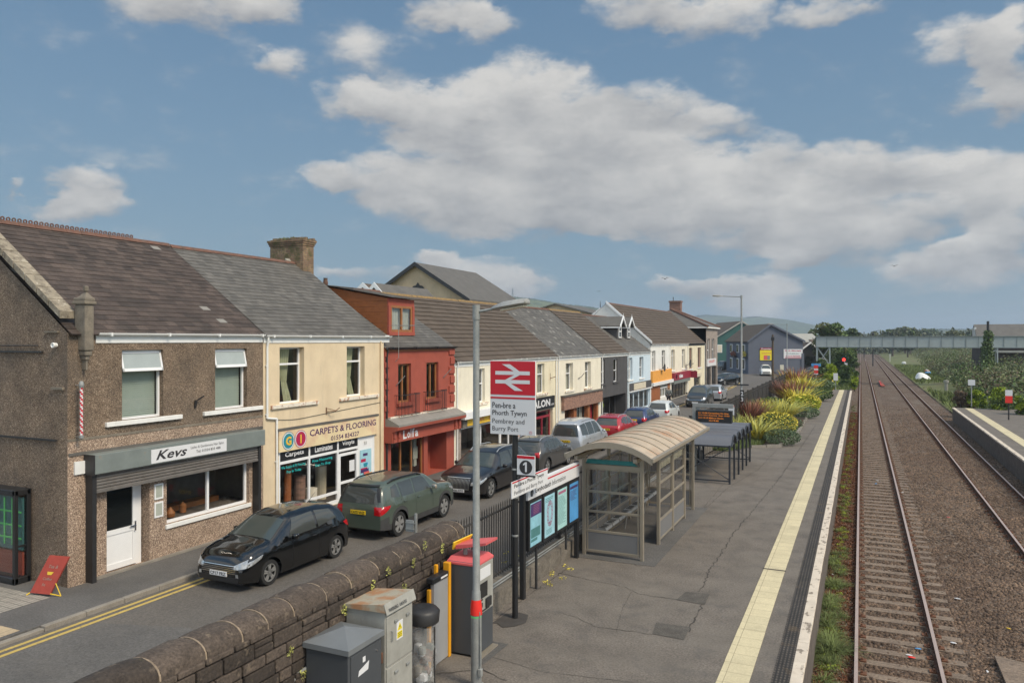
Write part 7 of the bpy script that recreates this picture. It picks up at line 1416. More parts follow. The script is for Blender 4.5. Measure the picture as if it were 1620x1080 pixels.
for yy in (y0, y1-.06):
    for i in range(n): (xa, za), (xb, zb_) = arc(i/n), arc((i+1)/n); mb.prism([(xa, yy, za-.10), (xb, yy, zb_-.10), (xb, yy, zb_+.045), (xa, yy, za+.045)], (0, .06, 0))
mb.bbox(ra-.05, ra+.03, y0, y1, 2.55, 2.66, .02); mb.bbox(rb_-.03, rb_+.05, y0, y1, 2.55, 2.66, .02); mb.build('roof_edge', M['champ'], ro)
for i in range(1, 11):
    mb = MB()
    yy = y0+(y1-y0)*i/11
    for q in range(n): (xa, za), (xb, zb_) = arc(q/n), arc((q+1)/n); mb.prism([(xa, yy, za+.028), (xb, yy, zb_+.028), (xb, yy, zb_+.05), (xa, yy, za+.05)], (0, .03, 0))
    mb.build('roof_rib', M['champ'], ro)
mb = MB()
for x0_, x1_, z in ((-6.25, -5.98, .52),): 
    for yy in np.arange(18.8, 24.0, .62): 
        mb.prism([(x0_, yy, z+.02), (x1_, yy, z+.06), (x1_+.02, yy, z+.0), (x1_, yy, z-.02), (x0_, yy, z-.02)], (0, .56, 0))
        for k_ in range(3): mb.mat(1).box(x0_+.06, x1_-.05, yy+.1+k_*.15, yy+.15+k_*.15, z+.05, z+.064); mb.mat(0)
for yy in (19.2, 21.3, 23.4): mb.tube((-6.2, yy, 0), (-6.12, yy, .5), .025)
mb.tube((-6.2, 18.8, .5), (-6.2, 24.1, .5), .025); mb.build('bench', [M['steelgrey'], M['plastic']], t)
mb = MB(); mb.box(-6.8, -4.5, 18.0, 25.0, .004, .008); mb.build('shelter_apron', M['asphpath'], base=(-5.6, 21, 0), kind='structure')
# cycle shelter: five barrel canopies
t = thing('cycle_shelter', 'dark blue grey cycle shelter of five barrel canopies behind the waiting shelter', 'cycle shelter', (-5.5, 32.4, 0))
cy = [29.5+i*1.16 for i in range(6)]
for y in cy:
    for x in (-6.55, -4.5): mb = MB(); mb.bbox(x-.035, x+.035, y-.035, y+.035, 0, 1.46, .006); mb.build('post', M['bikes'], t)
for i in range(5):
    a, b = cy[i], cy[i+1]; mb = MB(); vs_, fs = [], []; n = 12
    pr = [((a+.02)+(b-a)*f, 1.42+.38*sin(pi*min(1, f*1.0))**.8) for f in [k_/n for k_ in range(n+1)]]
    for x in (-6.6, -4.42):
        for y, z in pr: vs_.append((x, y, z))
        for y, z in pr: vs_.append((x, y, z-.015))
    m_ = n+1
    for k_ in range(n): fs += [(k_, k_+1, 2*m_+k_+1, 2*m_+k_), (m_+k_, m_+k_+1, 3*m_+k_+1, 3*m_+k_), (k_, k_+1, m_+k_+1, m_+k_), (2*m_+k_, 2*m_+k_+1, 3*m_+k_+1, 3*m_+k_)]
    mb.add(vs_, fs); mb.build('canopy', M['vault'], t, smooth=50)
    mb = MB(); 
    for k_ in range(n): mb.tube((-4.42, *pr[k_]), (-4.42, *pr[k_+1]), .028, n=6)
    mb.build('canopy_hoop', M['bikes'], t)
mb = MB()
for x in (-6.55, -4.5): mb.bbox(x-.025, x+.025, cy[0], cy[-1], 1.40, 1.46, .006); 
for y in (cy[0], cy[-1]): mb.bbox(-6.55, -4.5, y-.025, y+.025, 1.38, 1.44, .006); mb.tube((-6.55, y, .15), (-4.5, y, 1.38), .018); mb.tube((-4.5, y, .15), (-6.55, y, 1.38), .018); mb.bbox(-6.55, -4.5, y-.02, y+.02, .08, .13, .005)
for i in range(28): x = -6.5+i*.075; mb.tube((x, cy[-1]-.1, .1), (x, cy[-1]-.1, 1.4), .007, n=4)
for i in range(5): mb.tube((-6.55, cy[i], .3), (-6.55, cy[i+1], 1.35), .014); mb.tube((-6.55, cy[i], 1.35), (-6.55, cy[i+1], .3), .014)
mb.build('brace', M['bikes'], t)
# departures display
t = thing('departure_display', 'black departures display with amber text hanging from a grey gantry', 'display', (-6.2, 31.2, 0))
mb = MB(); mb.bbox(-6.32, -6.18, 31.6, 31.74, 0, 2.7, .01); mb.bbox(-6.32, -4.68, 31.6, 31.74, 2.68, 2.84, .01); mb.prism([(-6.18, 31.64, 2.45), (-6.18, 31.64, 2.7), (-5.95, 31.64, 2.7)], (0, .06, 0)); mb.build('gantry', M['galv'], t)
mb = MB(); mb.tube((-5.8, 31.67, 2.58), (-5.8, 31.67, 2.7), .03); mb.tube((-5.05, 31.67, 2.58), (-5.05, 31.67, 2.7), .03); mb.build('hanger', M['galv'], t)
mb = MB(); mb.bbox(-6.15, -4.72, 31.5, 31.8, 2.08, 2.58, .02); dp = mb.build('display_case', M['black'], t); mb = MB()
for k_, (s_, w_) in enumerate((('2 1 12:24 Carmarthen On time', 1.2), ('2 2 12:51 Swansea  Expt 13:02', 1.24), ('2 3 13:10 Milford Haven', 1.0))): letter(mb, s_, (-6.05, 31.497, 2.44-k_*.1), XR, UP, w_, .065, bold=.02)
letter(mb, '12:19:40', (-5.62, 31.497, 2.13), XR, UP, .38, .07, bold=.02); mb.build('lettering', M['amber'], dp)
mb = MB(); mb.bbox(-4.9, -4.6, 33.0, 33.03, 2.62, 2.98, .005); 
t2 = thing('small_white_sign', 'small white sign with a red top edge beside the departures gantry', 'sign', (-4.75, 33, 2.6)); x_, _, z_ = col(1157, Y=36, y=648); mb = MB(); mb.bbox(x_-.13, x_+.13, 35.98, 36.0, z_-.24, z_+.2, .005); mb.mat(1).box(x_-.13, x_+.13, 35.975, 35.98, z_+.14, z_+.2); mb.build('plate', [M['signw'], M['redc']], t2); mb = MB(); mb.tube((x_-.1, 36.02, 0), (x_-.1, 36.02, z_+.2), .03); mb.build('post', M['blackm'], t2)
# car stop marker
t = thing('car_stop_marker', 'tall narrow black marker with white numerals 2 and 3 beside the lamp post', 'sign', (-7.0, 50, 0)); x_, _, z_ = col(1174, Y=50, y=627)
mb = MB(); mb.bbox(x_-.12, x_+.12, 49.96, 50, z_-.42, z_+.42, .01); pl = mb.build('plate', M['black'], t); mb = MB(); letter(mb, '2', (x_-.07, 49.95, z_+.05), XR, UP, .15, .28, bold=.04); letter(mb, '3', (x_-.07, 49.95, z_-.32), XR, UP, .15, .28, bold=.04); mb.build('lettering', M['signw'], pl); mb = MB(); mb.tube((x_, 50.03, 0), (x_, 50.03, z_+.4), .035); mb.build('post', M['galv'], t)
# footbridge
FY = 123; zb0, zb1 = 4.42, 5.92
t = thing('footbridge', 'pale grey plate girder railway footbridge crossing the tracks', 'footbridge', (5, FY, 0))
mb = MB(); xl = col(1291, Y=FY)[0]
mb.box(xl, 46, FY-.02, FY+.02, zb0, zb1); mb.box(xl, 46, FY+1.9, FY+1.94, zb0, zb1); mb.box(xl, 46, FY, FY+1.92, zb0+.1, zb0+.2); gd = mb.build('girder', M['girder'] if 'girder' in M else M['galv'], t)
mb = MB(); mb.box(xl, 46, FY-.14, FY+.1, zb1-.02, zb1+.08); mb.box(xl, 46, FY-.14, FY+.1, zb0-.08, zb0+.03)
x = xl
while x < 46: mb.box(x-.035, x+.035, FY-.07, FY-.02, zb0+.03, zb1-.02); x += 1.5
mb.build('stiffener', M['girderd'], gd)
def tower(x0, x1, zt, zb, y0=FY, y1=FY+1.9):
    mb = MB()
    for x in (x0, x1):
        for y in (y0, y1): mb.box(x-.08, x+.08, y-.08, y+.08, zb, zt)
    h = (zt-zb)/2
    for k_ in range(2):
        for y in (y0, y1): mb.tube((x0, y, zb+k_*h), (x1, y, zb+(k_+1)*h), .05, n=5); mb.tube((x1, y, zb+k_*h), (x0, y, zb+(k_+1)*h), .05, n=5)
    return mb.build('lattice_tower', M['girder'], t)
tower(xl+.1, xl+1.9, zb0, -1.2)
tower(col(1557, Y=FY)[0], col(1578, Y=FY)[0], zb0, -.8)
t = thing('signal_post', 'short railway signal showing a bright red light beside the track', 'signal', (-2.4, 120, -1)); x_, _, z_ = col(1335, Y=112, y=570)
mb = MB(); mb.tube((x_+.1, 112, -1), (x_+.1, 112, z_), .06); mb.build('post', M['galv'], t); mb = MB(); mb.bbox(x_-.3, x_+.3, 112, 112.3, z_-.3, z_+.5, .03); hd = mb.build('head', M['black'], t); mb = MB(); mb.lathe([(0, -.01), (.2, 0), (.2, .03)], (x_, 111.96, z_+.1), 20, axis='y'); mb.build('red_lamp', M['redlamp'], hd); mb = MB(); mb.bbox(x_+.1, x_+.45, 111.9, 112, z_-.75, z_-.35, .01); mb.build('plate', M['signw'], t)
# small signs round the platform end
def smallsign(label, px, py, pyb, Y, w, h, mats, postm='galv', z0=0, cat='sign', txt=None):
    x_, _, z_ = col(px, Y=Y, y=py); t = thing('small_sign', label, cat, (x_, Y, z0))
    mb = MB(); mb.tube((x_, Y+.05, z0), (x_, Y+.05, z_+h/2), .045); mb.build('post', M[postm], t); z = z_-h/2
    for i, (m_, hh) in enumerate(mats): mb = MB(); mb.bbox(x_-w/2, x_+w/2, Y-.02, Y+.02, z, z+h*hh, .004); mb.build('plate', M[m_], t); z += h*hh
    return t
smallsign('red and white warning sign on a short post beside the blue sign, left platform end', 1291, 585, 0, 88, .42, 1.0, (('signw', .12), ('redc', .35), ('signw', .18), ('redc', .35)))
t = smallsign('blue and white double sign above the red warning sign at the left platform end', 1291, 577, 0, 88.3, .95, .3, (('p4', 1),)); 
smallsign('red and white no trespassing sign on a black post on the right hand platform', 1596, 627, 0, 61.2, .42, .88, (('redc', .55), ('signw', .45)), 'blackm')
smallsign('small square cream sign with a black figure before the public house', 1237, 581, 0, 96, .42, .62, (('cream3', 1),), z0=-.35)
smallsign('small plain white square sign above the brambles on the right', 1537, 605, 0, 72, .5, .45, (('signw', 1),), 'galv')
smallsign('white speed sign near the golden bush at the left platform end', 1322, 596, 0, 90, .45, .8, (('signw', 1),), z0=-.6)
x_, _, z_ = col(1317, Y=93, y=610); t = thing('yellow_bollard', 'bright yellow post at the end of the long platform', 'bollard', (x_, 93, -.6)); mb = MB(); mb.lathe([(.16, 0), (.14, .3), (.2, .35), (.12, .6), (.16, .9), (.06, 1.25), (0, 1.3)], (x_, 93, -.35), 10); mb.build('post', M['yellowp'], t); mb = MB(); mb.box(x_-.2, x_+.2, 92.9, 93, .2, .35); mb.build('plate', M['yellowp'], t)
x_, _, z_ = col(1269, Y=91, y=600); t = thing('green_cabinet', 'pale green trackside cabinet at the end of the flower bed', 'cabinet', (x_, 91, 0)); mb = MB(); mb.bbox(x_-.5, x_+.55, 91, 91.7, 0, 1.4, .03); mb.build('body', M['galvlt'], t); mb = MB(); mb.prism([(x_-.55, 90.95, 1.4), (x_+.6, 90.95, 1.4), (x_+.5, 90.95, 1.6), (x_-.45, 90.95, 1.6)], (0, .8, 0)); mb.build('lid', M['ivorys'], t)
x_, _, z_ = col(1497, Y=110, y=600); t = thing('concrete_post', 'squat pale concrete marker post in the grass right of the tracks', 'post', (x_, 110, -1)); mb = MB(); mb.lathe([(.2, 0), (.2, 1.0), (.3, 1.05), (.3, 1.35), (0, 1.4)], (x_, 110, -1), 10); mb.build('post', M['galvlt'], t)
for i, (px, pb, h, lb) in enumerate(((1408, 572, 2.2, 'thin white marker post close to the far bend of the track'), (1451, 566, 1.2, 'slim grey marker post further along the far track'))):
    p = at(px, pb, -.95); t = thing('marker_post', lb, 'post', p); mb = MB(); mb.tube(p, (p[0], p[1], p[2]+h), .07); mb.build('post', M['signw'], t); mb = MB(); mb.bbox(p[0]-.15, p[0]+.15, p[1]-.05, p[1], p[2]+h-.35, p[2]+h, .01); mb.build('plate', M['signw'], t)
x_, _, _ = col(1381, Y=205); t = thing('tall_post', 'dark slender post standing between the tracks under the footbridge', 'post', (x_, 205, -.9)); mb = MB(); mb.tube((x_, 205, -.9), (x_, 205, 7.5), .14, .1); mb.build('post', M['blackm'], t); mb = MB(); mb.bbox(x_-.2, x_+.2, 204.8, 205, 6.6, 7.1, .02); mb.build('box', M['blackm'], t)
x_, _, _ = col(1367, Y=300); t = thing('tall_post', 'faint slender mast far down the line above the footbridge', 'post', (x_, 300, -.9)); mb = MB(); mb.tube((x_, 300, -.9), (x_, 300, 8.4), .16, .1); mb.build('post', M['blackm'], t); mb = MB(); mb.tube((x_-.8, 300, 7.2), (x_+.8, 300, 7.2), .07); mb.build('crossarm', M['blackm'], t)
# orange marker in the six foot, hatch cover, litter
p = at(1397, 610, -.92); t = thing('orange_board', 'narrow orange red board lying between the two tracks', 'board', p); mb = MB(); mb.prism([(p[0]-.25, p[1], -1), (p[0]+.25, p[1], -.98), (p[0]-.05, p[1]+12, -.9), (p[0]-.3, p[1]+12, -.9)], (0, 0, .08)); mb.build('board', M['brickred'], t); mb = MB(); mb.box(p[0]-.3, p[0]-.2, p[1], p[1]+12, -.88, -.8); mb.build('edge', M['redc'], t)
p = at(1610, 1075, -1.0); t = thing('cover_board', 'rusty brown board lying on the ballast at the lower right corner', 'board', p); mb = MB(); mb.prism([at(1592, 1085, -1.04), (5.0, 15.2, -1.02), (5.0, 17.2, -1.02), at(1573, 1040, -1.04)], (0, 0, .06)); mb.build('board', M['sleeper'], t)
def litter(px, py, s, mat, label, kind='litter', z=RL-.13, flat=.4, rot=None):
    x, y, z = at(px, py, z); t = thing(kind, label, 'litter', (x, y, z), 'litter on the track'); a = R()*3 if rot is None else rot; v = []
    for j in range(3):
        for i in range(8): q = 2*pi*i/8; r_ = s*(.6, 1, .5)[j]*(.7+.5*R()); v.append((x+r_*cos(q)*cos(a)*1.6-r_*sin(q)*sin(a)*.6, y+r_*cos(q)*sin(a)*1.6+r_*sin(q)*cos(a)*.6, z+s*flat*j*.6+R()*s*.1))
    mb = MB(); mb.add(v, [(j*8+i, j*8+(i+1) % 8, (j+1)*8+(i+1) % 8, (j+1)*8+i) for j in range(2) for i in range(8)]+[tuple(range(16, 24))]); mb.build('wrapper', M[mat], t)
litter(1442, 1040, .055, 'redc', 'red and white crushed bottle on a sleeper of the near track', rot=0); litter(1438, 1036, .04, 'signw', 'white scrap beside the crushed red bottle', rot=0); litter(1453, 1026, .04, 'p4', 'small blue scrap on a sleeper of the near track', rot=0)
litter(1595, 994, .045, 'yellowp', 'small yellow scrap on the ballast right of the near track'); litter(1515, 947, .05, 'signw', 'white crumpled paper in the middle of the six foot ballast'); litter(1508, 1017, .05, 'signw', 'pale torn wrapper on the ballast right of the near track'); litter(1562, 1062, .04, 'signw', 'small white scrap near the brown board'); litter(1317, 908, .035, 'signw', 'white scrap in the weeds under the platform edge'); litter(1500, 818, .04, 'coral', 'pinkish scrap between the two tracks'); litter(1428, 779, .04, 'signw', 'white scrap on the far rail side'); litter(1388, 760, .05, 'signw', 'small white scrap between the rails, farther off'); litter(1386, 765, .05, 'p4', 'flat blue scrap between the rails, farther off')
# white sheeted heap and blue rubbish beyond the tracks
p = at(1460, 601, -.92); t = thing('sheeted_heap', 'white sheeted heap lying in the grass right of the tracks', 'heap', p); V, F = [], []; nx_, ny_ = 14, 8
for j in range(ny_+1):
    for i in range(nx_+1): u, v = i/nx_*2-1, j/ny_*2-1; r2 = max(0, 1-u*u-v*v*.9); V.append((p[0]+u*1.15, p[1]+v*1.2, p[2]+.15+.95*r2**.6*(1-.45*u)+R()*.1))
F = [(j*(nx_+1)+i, j*(nx_+1)+i+1, (j+1)*(nx_+1)+i+1, (j+1)*(nx_+1)+i) for j in range(ny_) for i in range(nx_)]; mb = MB(); mb.add(V, F); mb.build('sheet', M['upvc'], t, smooth=70)
for px, py, lb, m_ in ((1468, 593, 'blue and white bundle of rubbish behind the white heap', 'p4'), (1499, 592, 'turquoise drum lying in the grass beyond the white heap', 'turq'), (1430, 576, 'pale bundle of rubbish farther along the far track', 'signw'), (1466, 590, 'orange brown board propped behind the white heap', 'woodor')):
    p = at(px, py, -.92); t = thing('rubbish', lb, 'rubbish', p, 'rubbish beyond the tracks'); mb = MB(); mb.bbox(p[0]-.5, p[0]+.5, p[1]-.4, p[1]+.4, p[2], p[2]+.6, .18); mb.build('bundle', M[m_], t, smooth=60); mb = MB(); mb.bbox(p[0]-.2, p[0]+.3, p[1]-.3, p[1]+.2, p[2]+.5, p[2]+.7, .1); mb.build('bundle_top', M['signw'], t, smooth=60)
# left corner: advertising kiosk and A board
t = thing('phone_kiosk', 'black framed glass street kiosk with green lit lines beside the brown gable wall', 'kiosk', (-18.3, 11.0, -.25), local=False)
kx0, kx1, ky0, ky1, kz0, kz1 = -19.1, -17.85, 11.18, 11.57, -.25, 1.95
mb = MB(); q = .09
for x in (kx0, kx1-q):
    for y in (ky0, ky1-q): mb.bbox(x, x+q, y, y+q, kz0, kz1, .01)
mb.bbox(kx0, kx1, ky0, ky1, kz1-.14, kz1, .02); mb.bbox(kx0, kx1, ky0, ky1, kz0, kz0+.16, .02); mb.box(kx1-.05, kx1-.03, ky0+.1, ky1-.1, kz0+.85, kz0+.9); mb.build('frame', M['black'], t)
mb = MB(); mb.box(kx0+.04, kx1-.04, ky0+.05, ky0+.06, kz0+.1, kz1-.1); mb.box(kx1-.06, kx1-.05, ky0+.05, ky1-.05, kz0+.1, kz1-.1); mb.build('pane', M['glasss'], t)
mb = MB(); mb.box(kx0+.1, kx1-.1, ky1-.15, ky1-.1, kz0+.75, kz1-.2); mb.build('advert', M['dteal'], t); mb = MB(); mb.box(kx0+.1, kx1-.1, ky1-.15, ky1-.1, kz0+.1, kz0+.7); mb.build('lower_panel', M['brickred'], t)
mb = MB(); [mb.box(kx0+.15, kx1-.12, ky1-.17, ky1-.155, z, z+.035) for z in (kz0+1.3, kz0+1.62, kz0+1.0)]; [mb.box(x, x+.035, ky1-.18, ky1-.165, kz0+.85, kz1-.25) for x in (-18.3, -18.6, -18.9)]; mb.build('lit_lines', M['greens'], t)
t = thing('a_board', 'small red chalk board leaning by the corner of the barber shop', 'sign board', (-17.0, 11.0, -.25))
bx, by, bz = at(63, 942, -.25); M['ared'] = Mt('board_red', (.36, .05, .03), .6, var=.1, vs=8); mb = MB(); ux = Vector((.62, .12, 0)).normalized()*.27; lean = Vector((.22, .30, .78)); o_ = Vector((bx, by, bz+.05))
c0, c1 = o_-ux, o_+ux; mb.prism([tuple(c0), tuple(c1), tuple(c1+lean), tuple(c0+lean)], (-.01, .04, 0)); bo = mb.build('board', M['ared'], t)
mb = MB(); nrm = (c1-c0).cross(lean).normalized()
if nrm.y > 0: nrm = -nrm
letter(mb, 'Tea &', tuple(c0+(c1-c0)*.25+lean*.68+nrm*.006), (c1-c0).normalized(), lean.normalized(), .26, .07); letter(mb, 'Coffee', tuple(c0+(c1-c0)*.28+lean*.36+nrm*.006), (c1-c0).normalized(), lean.normalized(), .24, .06); letter(mb, 'In', tuple(c0+(c1-c0)*.4+lean*.2+nrm*.006), (c1-c0).normalized(), lean.normalized(), .08, .07); mb.build('lettering', M['champ'], bo)
mb = MB(); m0 = c0+(c1-c0)*.5+lean*.5+nrm*.008; r_ = (c1-c0).normalized(); u_ = lean.normalized(); mb.quad(*[tuple(m0+r_*a+u_*b) for a, b in ((-.06, .0), (.05, .0), (.08, .07), (-.09, .07))]); mb.build('teapot_drawing', M['yellowp'], bo)
mb = MB(); mb.path([tuple(c1+lean*.3), tuple(c1+Vector((.2, .12, -.04))), tuple(c1+lean*.02)], .012, 5); mb.path([tuple(c0), tuple(c0+Vector((-.03, -.06, -.04)))], .015, 5); mb.build('cord', M['yellowp'], t)
# yellow grit box etc. behind the ticket machine are not visible; people
def person(name, label, pos, rz, H, coat, legs, hair, skinc=(.5, .33, .25), lean=0, bag=None):
    t = thing(name, label, 'person', pos, None, rz=rz, local=True); s = H/1.75
    J = dict(pel=(0, 0, .93), wa=(0, .01, 1.08), ch=(lean*.4, .01, 1.30), nk=(lean*.7, .01, 1.46), hd0=(lean*.9, 0, 1.52), hd=(lean, -.01, 1.64), lh=(0, .09, .90), lk=(.06, .10, .49), la=(-.08, .10, .09), lt=(.08, .11, .03), rh=(0, -.09, .90), rk=(.02, -.10, .48), ra=(.10, -.10, .08), rt=(.25, -.11, .03),
      ls=(lean*.6, .19, 1.40), le=(lean*.5-.05, .24, 1.13), lw=(.06, .22, .90), lf=(.1, .21, .80), rs=(lean*.6, -.19, 1.40), re=(lean*.5-.05, -.24, 1.13), rw=(.08, -.22, .90), rf=(.12, -.21, .80))
    E = [('pel','wa'),('wa','ch'),('ch','nk'),('nk','hd0'),('hd0','hd'),('pel','lh'),('lh','lk'),('lk','la'),('la','lt'),('pel','rh'),('rh','rk'),('rk','ra'),('ra','rt'),('ch','ls'),('ls','le'),('le','lw'),('lw','lf'),('ch','rs'),('rs','re'),('re','rw'),('rw','rf')]
    rad = dict(pel=.135, wa=.12, ch=.145, nk=.06, hd0=.065, hd=.095, lh=.095, lk=.06, la=.045, lt=.04, rh=.095, rk=.06, ra=.045, rt=.04, ls=.07, le=.05, lw=.035, lf=.035, rs=.07, re=.05, rw=.035, rf=.035)
    def skin(sub, nm, grow, mat, lim=None, parent=t):
        ks = [k_ for k_ in J if lim is None or k_ in lim]; me = bpy.data.meshes.new(nm); me.from_pydata([Vector(J[k_])*s for k_ in ks], [(ks.index(a), ks.index(b)) for a, b in E if a in ks and b in ks], [])
        o = bpy.data.objects.new(nm, me); C.objects.link(o); md = o.modifiers.new('s', 'SKIN'); 
        for i, k_ in enumerate(ks): r_ = (rad[k_]+grow)*s; me.skin_vertices[0].data[i].radius = (r_, r_)
        me.skin_vertices[0].data[0].use_root = True; sb = o.modifiers.new('u', 'SUBSURF'); sb.levels = 2; sb.render_levels = 2
        dg = bpy.context.evaluated_depsgraph_get(); dg.update(); m2 = bpy.data.meshes.new_from_object(o.evaluated_get(dg)); o.modifiers.clear(); o.data = m2; m2.materials.clear(); m2.materials.append(mat); m2.polygons.foreach_set('use_smooth', [True]*len(m2.polygons)); o.parent = parent; ORG[o.name] = Vector(); return o
    bd = skin(0, 'body', 0, Mt('skin', skinc, .6, var=.05))
    skin(0, 'trousers', .012, Mt('trousers', legs, .9, var=.1), ('pel', 'lh', 'lk', 'la', 'rh', 'rk', 'ra'))
    skin(0, 'coat', .035, Mt('coat', coat, .85, var=.15, vs=8), ('pel', 'wa', 'ch', 'lh', 'rh', 'ls', 'le', 'lw', 'rs', 're', 'rw', 'nk'))
    mb = MB(); mb.lathe([(0, .13), (.07, .12), (.115, .06), (.12, -.01), (.09, -.05)], (J['hd'][0]*s-.012, 0, J['hd'][2]*s), 16); mb.build('hair', Mt('hair', hair, .8, var=.2, vs=20), t, smooth=80)
    mb = MB(); hx, hz = J['hd'][0]*s, J['hd'][2]*s; mb.bbox(hx+.095, hx+.125, -.012, .012, hz-.03, hz+.01, .006); [mb.bbox(hx+.088, hx+.104, y-.012, y+.012, hz+.005, hz+.02, .004) for y in (-.035, .035)]; mb.build('face', Mt('face_detail', tuple(c*.6 for c in skinc), .6), bd)
    if bag: mb = MB(); mb.bbox(-.28*s, -.1*s, -.17*s, .17*s, 1.0*s, 1.42*s, .05); mb.build('backpack', bag, t, smooth=50)
    return t
person('person', 'person with fair hair in a grey jacket walking away past the maroon signed shop', (-14.9, 64.5, -.25), pi/2+.2, 1.72, (.13, .14, .13), (.02, .02, .025), (.35, .17, .07))
x_, y_, _ = col(819, X=-14.6); person('person', 'person in a dark padded coat behind the large station sign', (x_, y_, -.25), pi/2, 1.75, (.02, .018, .028), (.02, .02, .02), (.02, .015, .01), lean=.28)
# gulls
for px, py, D_ in ((1052, 441, 120), (1415, 421, 150), (947, 461, 200)):
    x_, y_, z_ = col(px, Y=D_, y=py); t = thing('flying_bird', {1052: 'tiny dark bird above the low cloud near the far chimney', 1415: 'bird gliding in the sky above the railway', 947: 'faint bird in the sky over the pale gable'}[px], 'bird', (x_, y_, z_)); mb = MB(); mb.lathe([(0, -.22), (.05, -.12), (.07, 0), (.03, .16), (0, .24)], (x_, y_, z_), 8, axis='x'); mb.prism([(x_-.06, y_, z_), (x_-.3, y_-.1, z_+.2), (x_-.62, y_, z_+.12), (x_-.3, y_+.05, z_+.15)], (0, .02, .02)); mb.prism([(x_+.06, y_, z_), (x_+.3, y_-.1, z_+.2), (x_+.62, y_, z_+.12), (x_+.3, y_+.05, z_+.15)], (0, .02, .02)); mb.build('body', M['plastic'], t)
# ---------------- planting ----------------
def blades(n, c, r, h, w, lean=.5, rz=None, droop=.3, seg=3):
    'grass-like strap leaves rising from a clump'
    a = RNG.random(n)*2*pi; rr = r*np.sqrt(RNG.random(n))*.35; L = h*(.35+.8*RNG.random(n)); ln = lean*(.1+1.25*RNG.random(n)); V = []; 
    bx, by = c[0]+rr*np.cos(a), c[1]+rr*np.sin(a); px, py = -np.sin(a+.4), np.cos(a+.4); F = []
    for k in range(seg+1):
        f = k/seg; out = (ln*f+droop*f*f*RNG.random(n))*L; zz = c[2]+L*f*(1-.35*droop*f*f*2*ln); wd = w*(1-f**2*.9)/2*(.7+.6*RNG.random(n) if k == 0 else 1)
        V.append(np.stack([np.stack([bx+np.cos(a)*out-px*wd, by+np.sin(a)*out-py*wd, zz], -1), np.stack([bx+np.cos(a)*out+px*wd, by+np.sin(a)*out+py*wd, zz], -1)], 1))
    V = np.stack(V, 1); nv = 2*(seg+1); V = V.reshape(n*nv, 3); base = np.arange(n)[:, None, None]*nv
    q = np.array([[2*k, 2*k+1, 2*k+3, 2*k+2] for k in range(seg)]); return V, (base+q[None]).reshape(-1, 4)
def plant(kind, label, px, py, mat, h, r, mats2=None, cat='plant', group='plants in the flower bed', z=.05, n=260, w=.05, name='flax_plant', **k):
    x, y, z = at(px, py, z); t = thing(name, label, cat, (x, y, z), group)
    if kind == 'flax':
        V, F = blades(n, (x, y, z), r, h, w, **k); npmesh('leaves', V, F, M[mat], t, kind='stuff')
        if mats2: V, F = blades(n//2, (x, y, z), r, h*.95, w, **k); npmesh('variegated_leaves', V, F, M[mats2], t, kind='stuff')
    else:
        V, F = leaves(n, x, y, z+h*.5, r, r, h*.55, w, shell=.55); npmesh('leaves', V, F, M[mat], t, kind='stuff')
        if mats2:
            V, F = leaves(n//2, x, y, z+h*.62, r*1.02, r*1.02, h*.5, w, shell=.8); npmesh('tip_leaves', V, F, M[mats2], t, kind='stuff')
        mb = MB(); [mb.tube((x, y, z), (x+(R()-.5)*r, y+(R()-.5)*r, z+h*.7), .02, .008, 5) for _ in range(6)]; mb.build('stem', M['bark'], t)
    return t
plant('flax', 'bronze red spiky flax at the foot of the tall grey street lamp', 1186, 672, 'lf_red', 1.7, .8, 'lf_brown', n=300, lean=.55, w=.07)
plant('flax', 'yellow green striped flax at the corner behind the cycle shelter', 1198, 698, 'lf_yg', 1.5, .8, 'lf_yel', n=260, lean=.8, w=.06, droop=.6)
plant('bush', 'golden leaved evergreen shrub in the front of the flower bed', 1228, 690, 'lf_mid', 1.25, 1.15, 'lf_yel', n=2600, w=.05, name='golden_shrub')
plant('bush', 'grey green lavender mound at the front corner of the flower bed', 1237, 702, 'lf_lav', .75, .95, None, n=2600, w=.04, name='lavender_bush')
plant('bush', 'small dark mound beside the kerb stones just past the golden shrub', 1255, 676, 'lf_lav', .55, .6, 'lf_brown', n=900, w=.04, name='lavender_bush')
plant('flax', 'tall yellow striped flax behind the golden shrub', 1212, 668, 'lf_yg', 1.5, .9, 'lf_yel', n=300, lean=.6, w=.07)
plant('flax', 'arching yellow green flax in the middle of the flower bed', 1238, 664, 'lf_yg', 1.6, 1.1, 'lf_yel', n=320, lean=.8, w=.07, droop=.5)
plant('bush', 'dark green rounded shrub in front of the fence mid bed', 1221, 652, 'lf_mid', 1.1, 1.2, None, n=1500, w=.07, name='green_shrub')
plant('flax', 'purple bronze flax in the middle of the bed', 1250, 640, 'lf_red', 2.1, 1.2, 'lf_brown', n=420, lean=.7, w=.09)
plant('flax', 'yellow striped flax right of the purple bronze one', 1262, 645, 'lf_yel', 1.7, 1.1, 'lf_yg', n=300, lean=.8, w=.09)
plant('bush', 'yellow green shrub near the kerb in the middle of the bed', 1272, 651, 'lf_lime', 1.2, 1.2, 'lf_yel', n=1500, w=.08, name='golden_shrub')
plant('bush', 'low dark green mound near the kerb below the yellow green shrub', 1273, 660, 'lf_lav', .7, 1.0, None, n=1200, w=.06, name='lavender_bush')
plant('flax', 'large coppery orange flax at the far end of the bed', 1258, 620, 'lf_red', 2.5, 1.6, 'lf_yel', n=420, lean=.7, w=.12)
plant('flax', 'yellow striped flax at the far end of the bed', 1270, 625, 'lf_yel', 1.9, 1.4, 'lf_yg', n=300, lean=.9, w=.12)
plant('bush', 'dark green shrub by the kerb at the far end of the bed', 1288, 633, 'lf_mid', 1.2, 1.6, None, n=1500, w=.1, name='green_shrub')
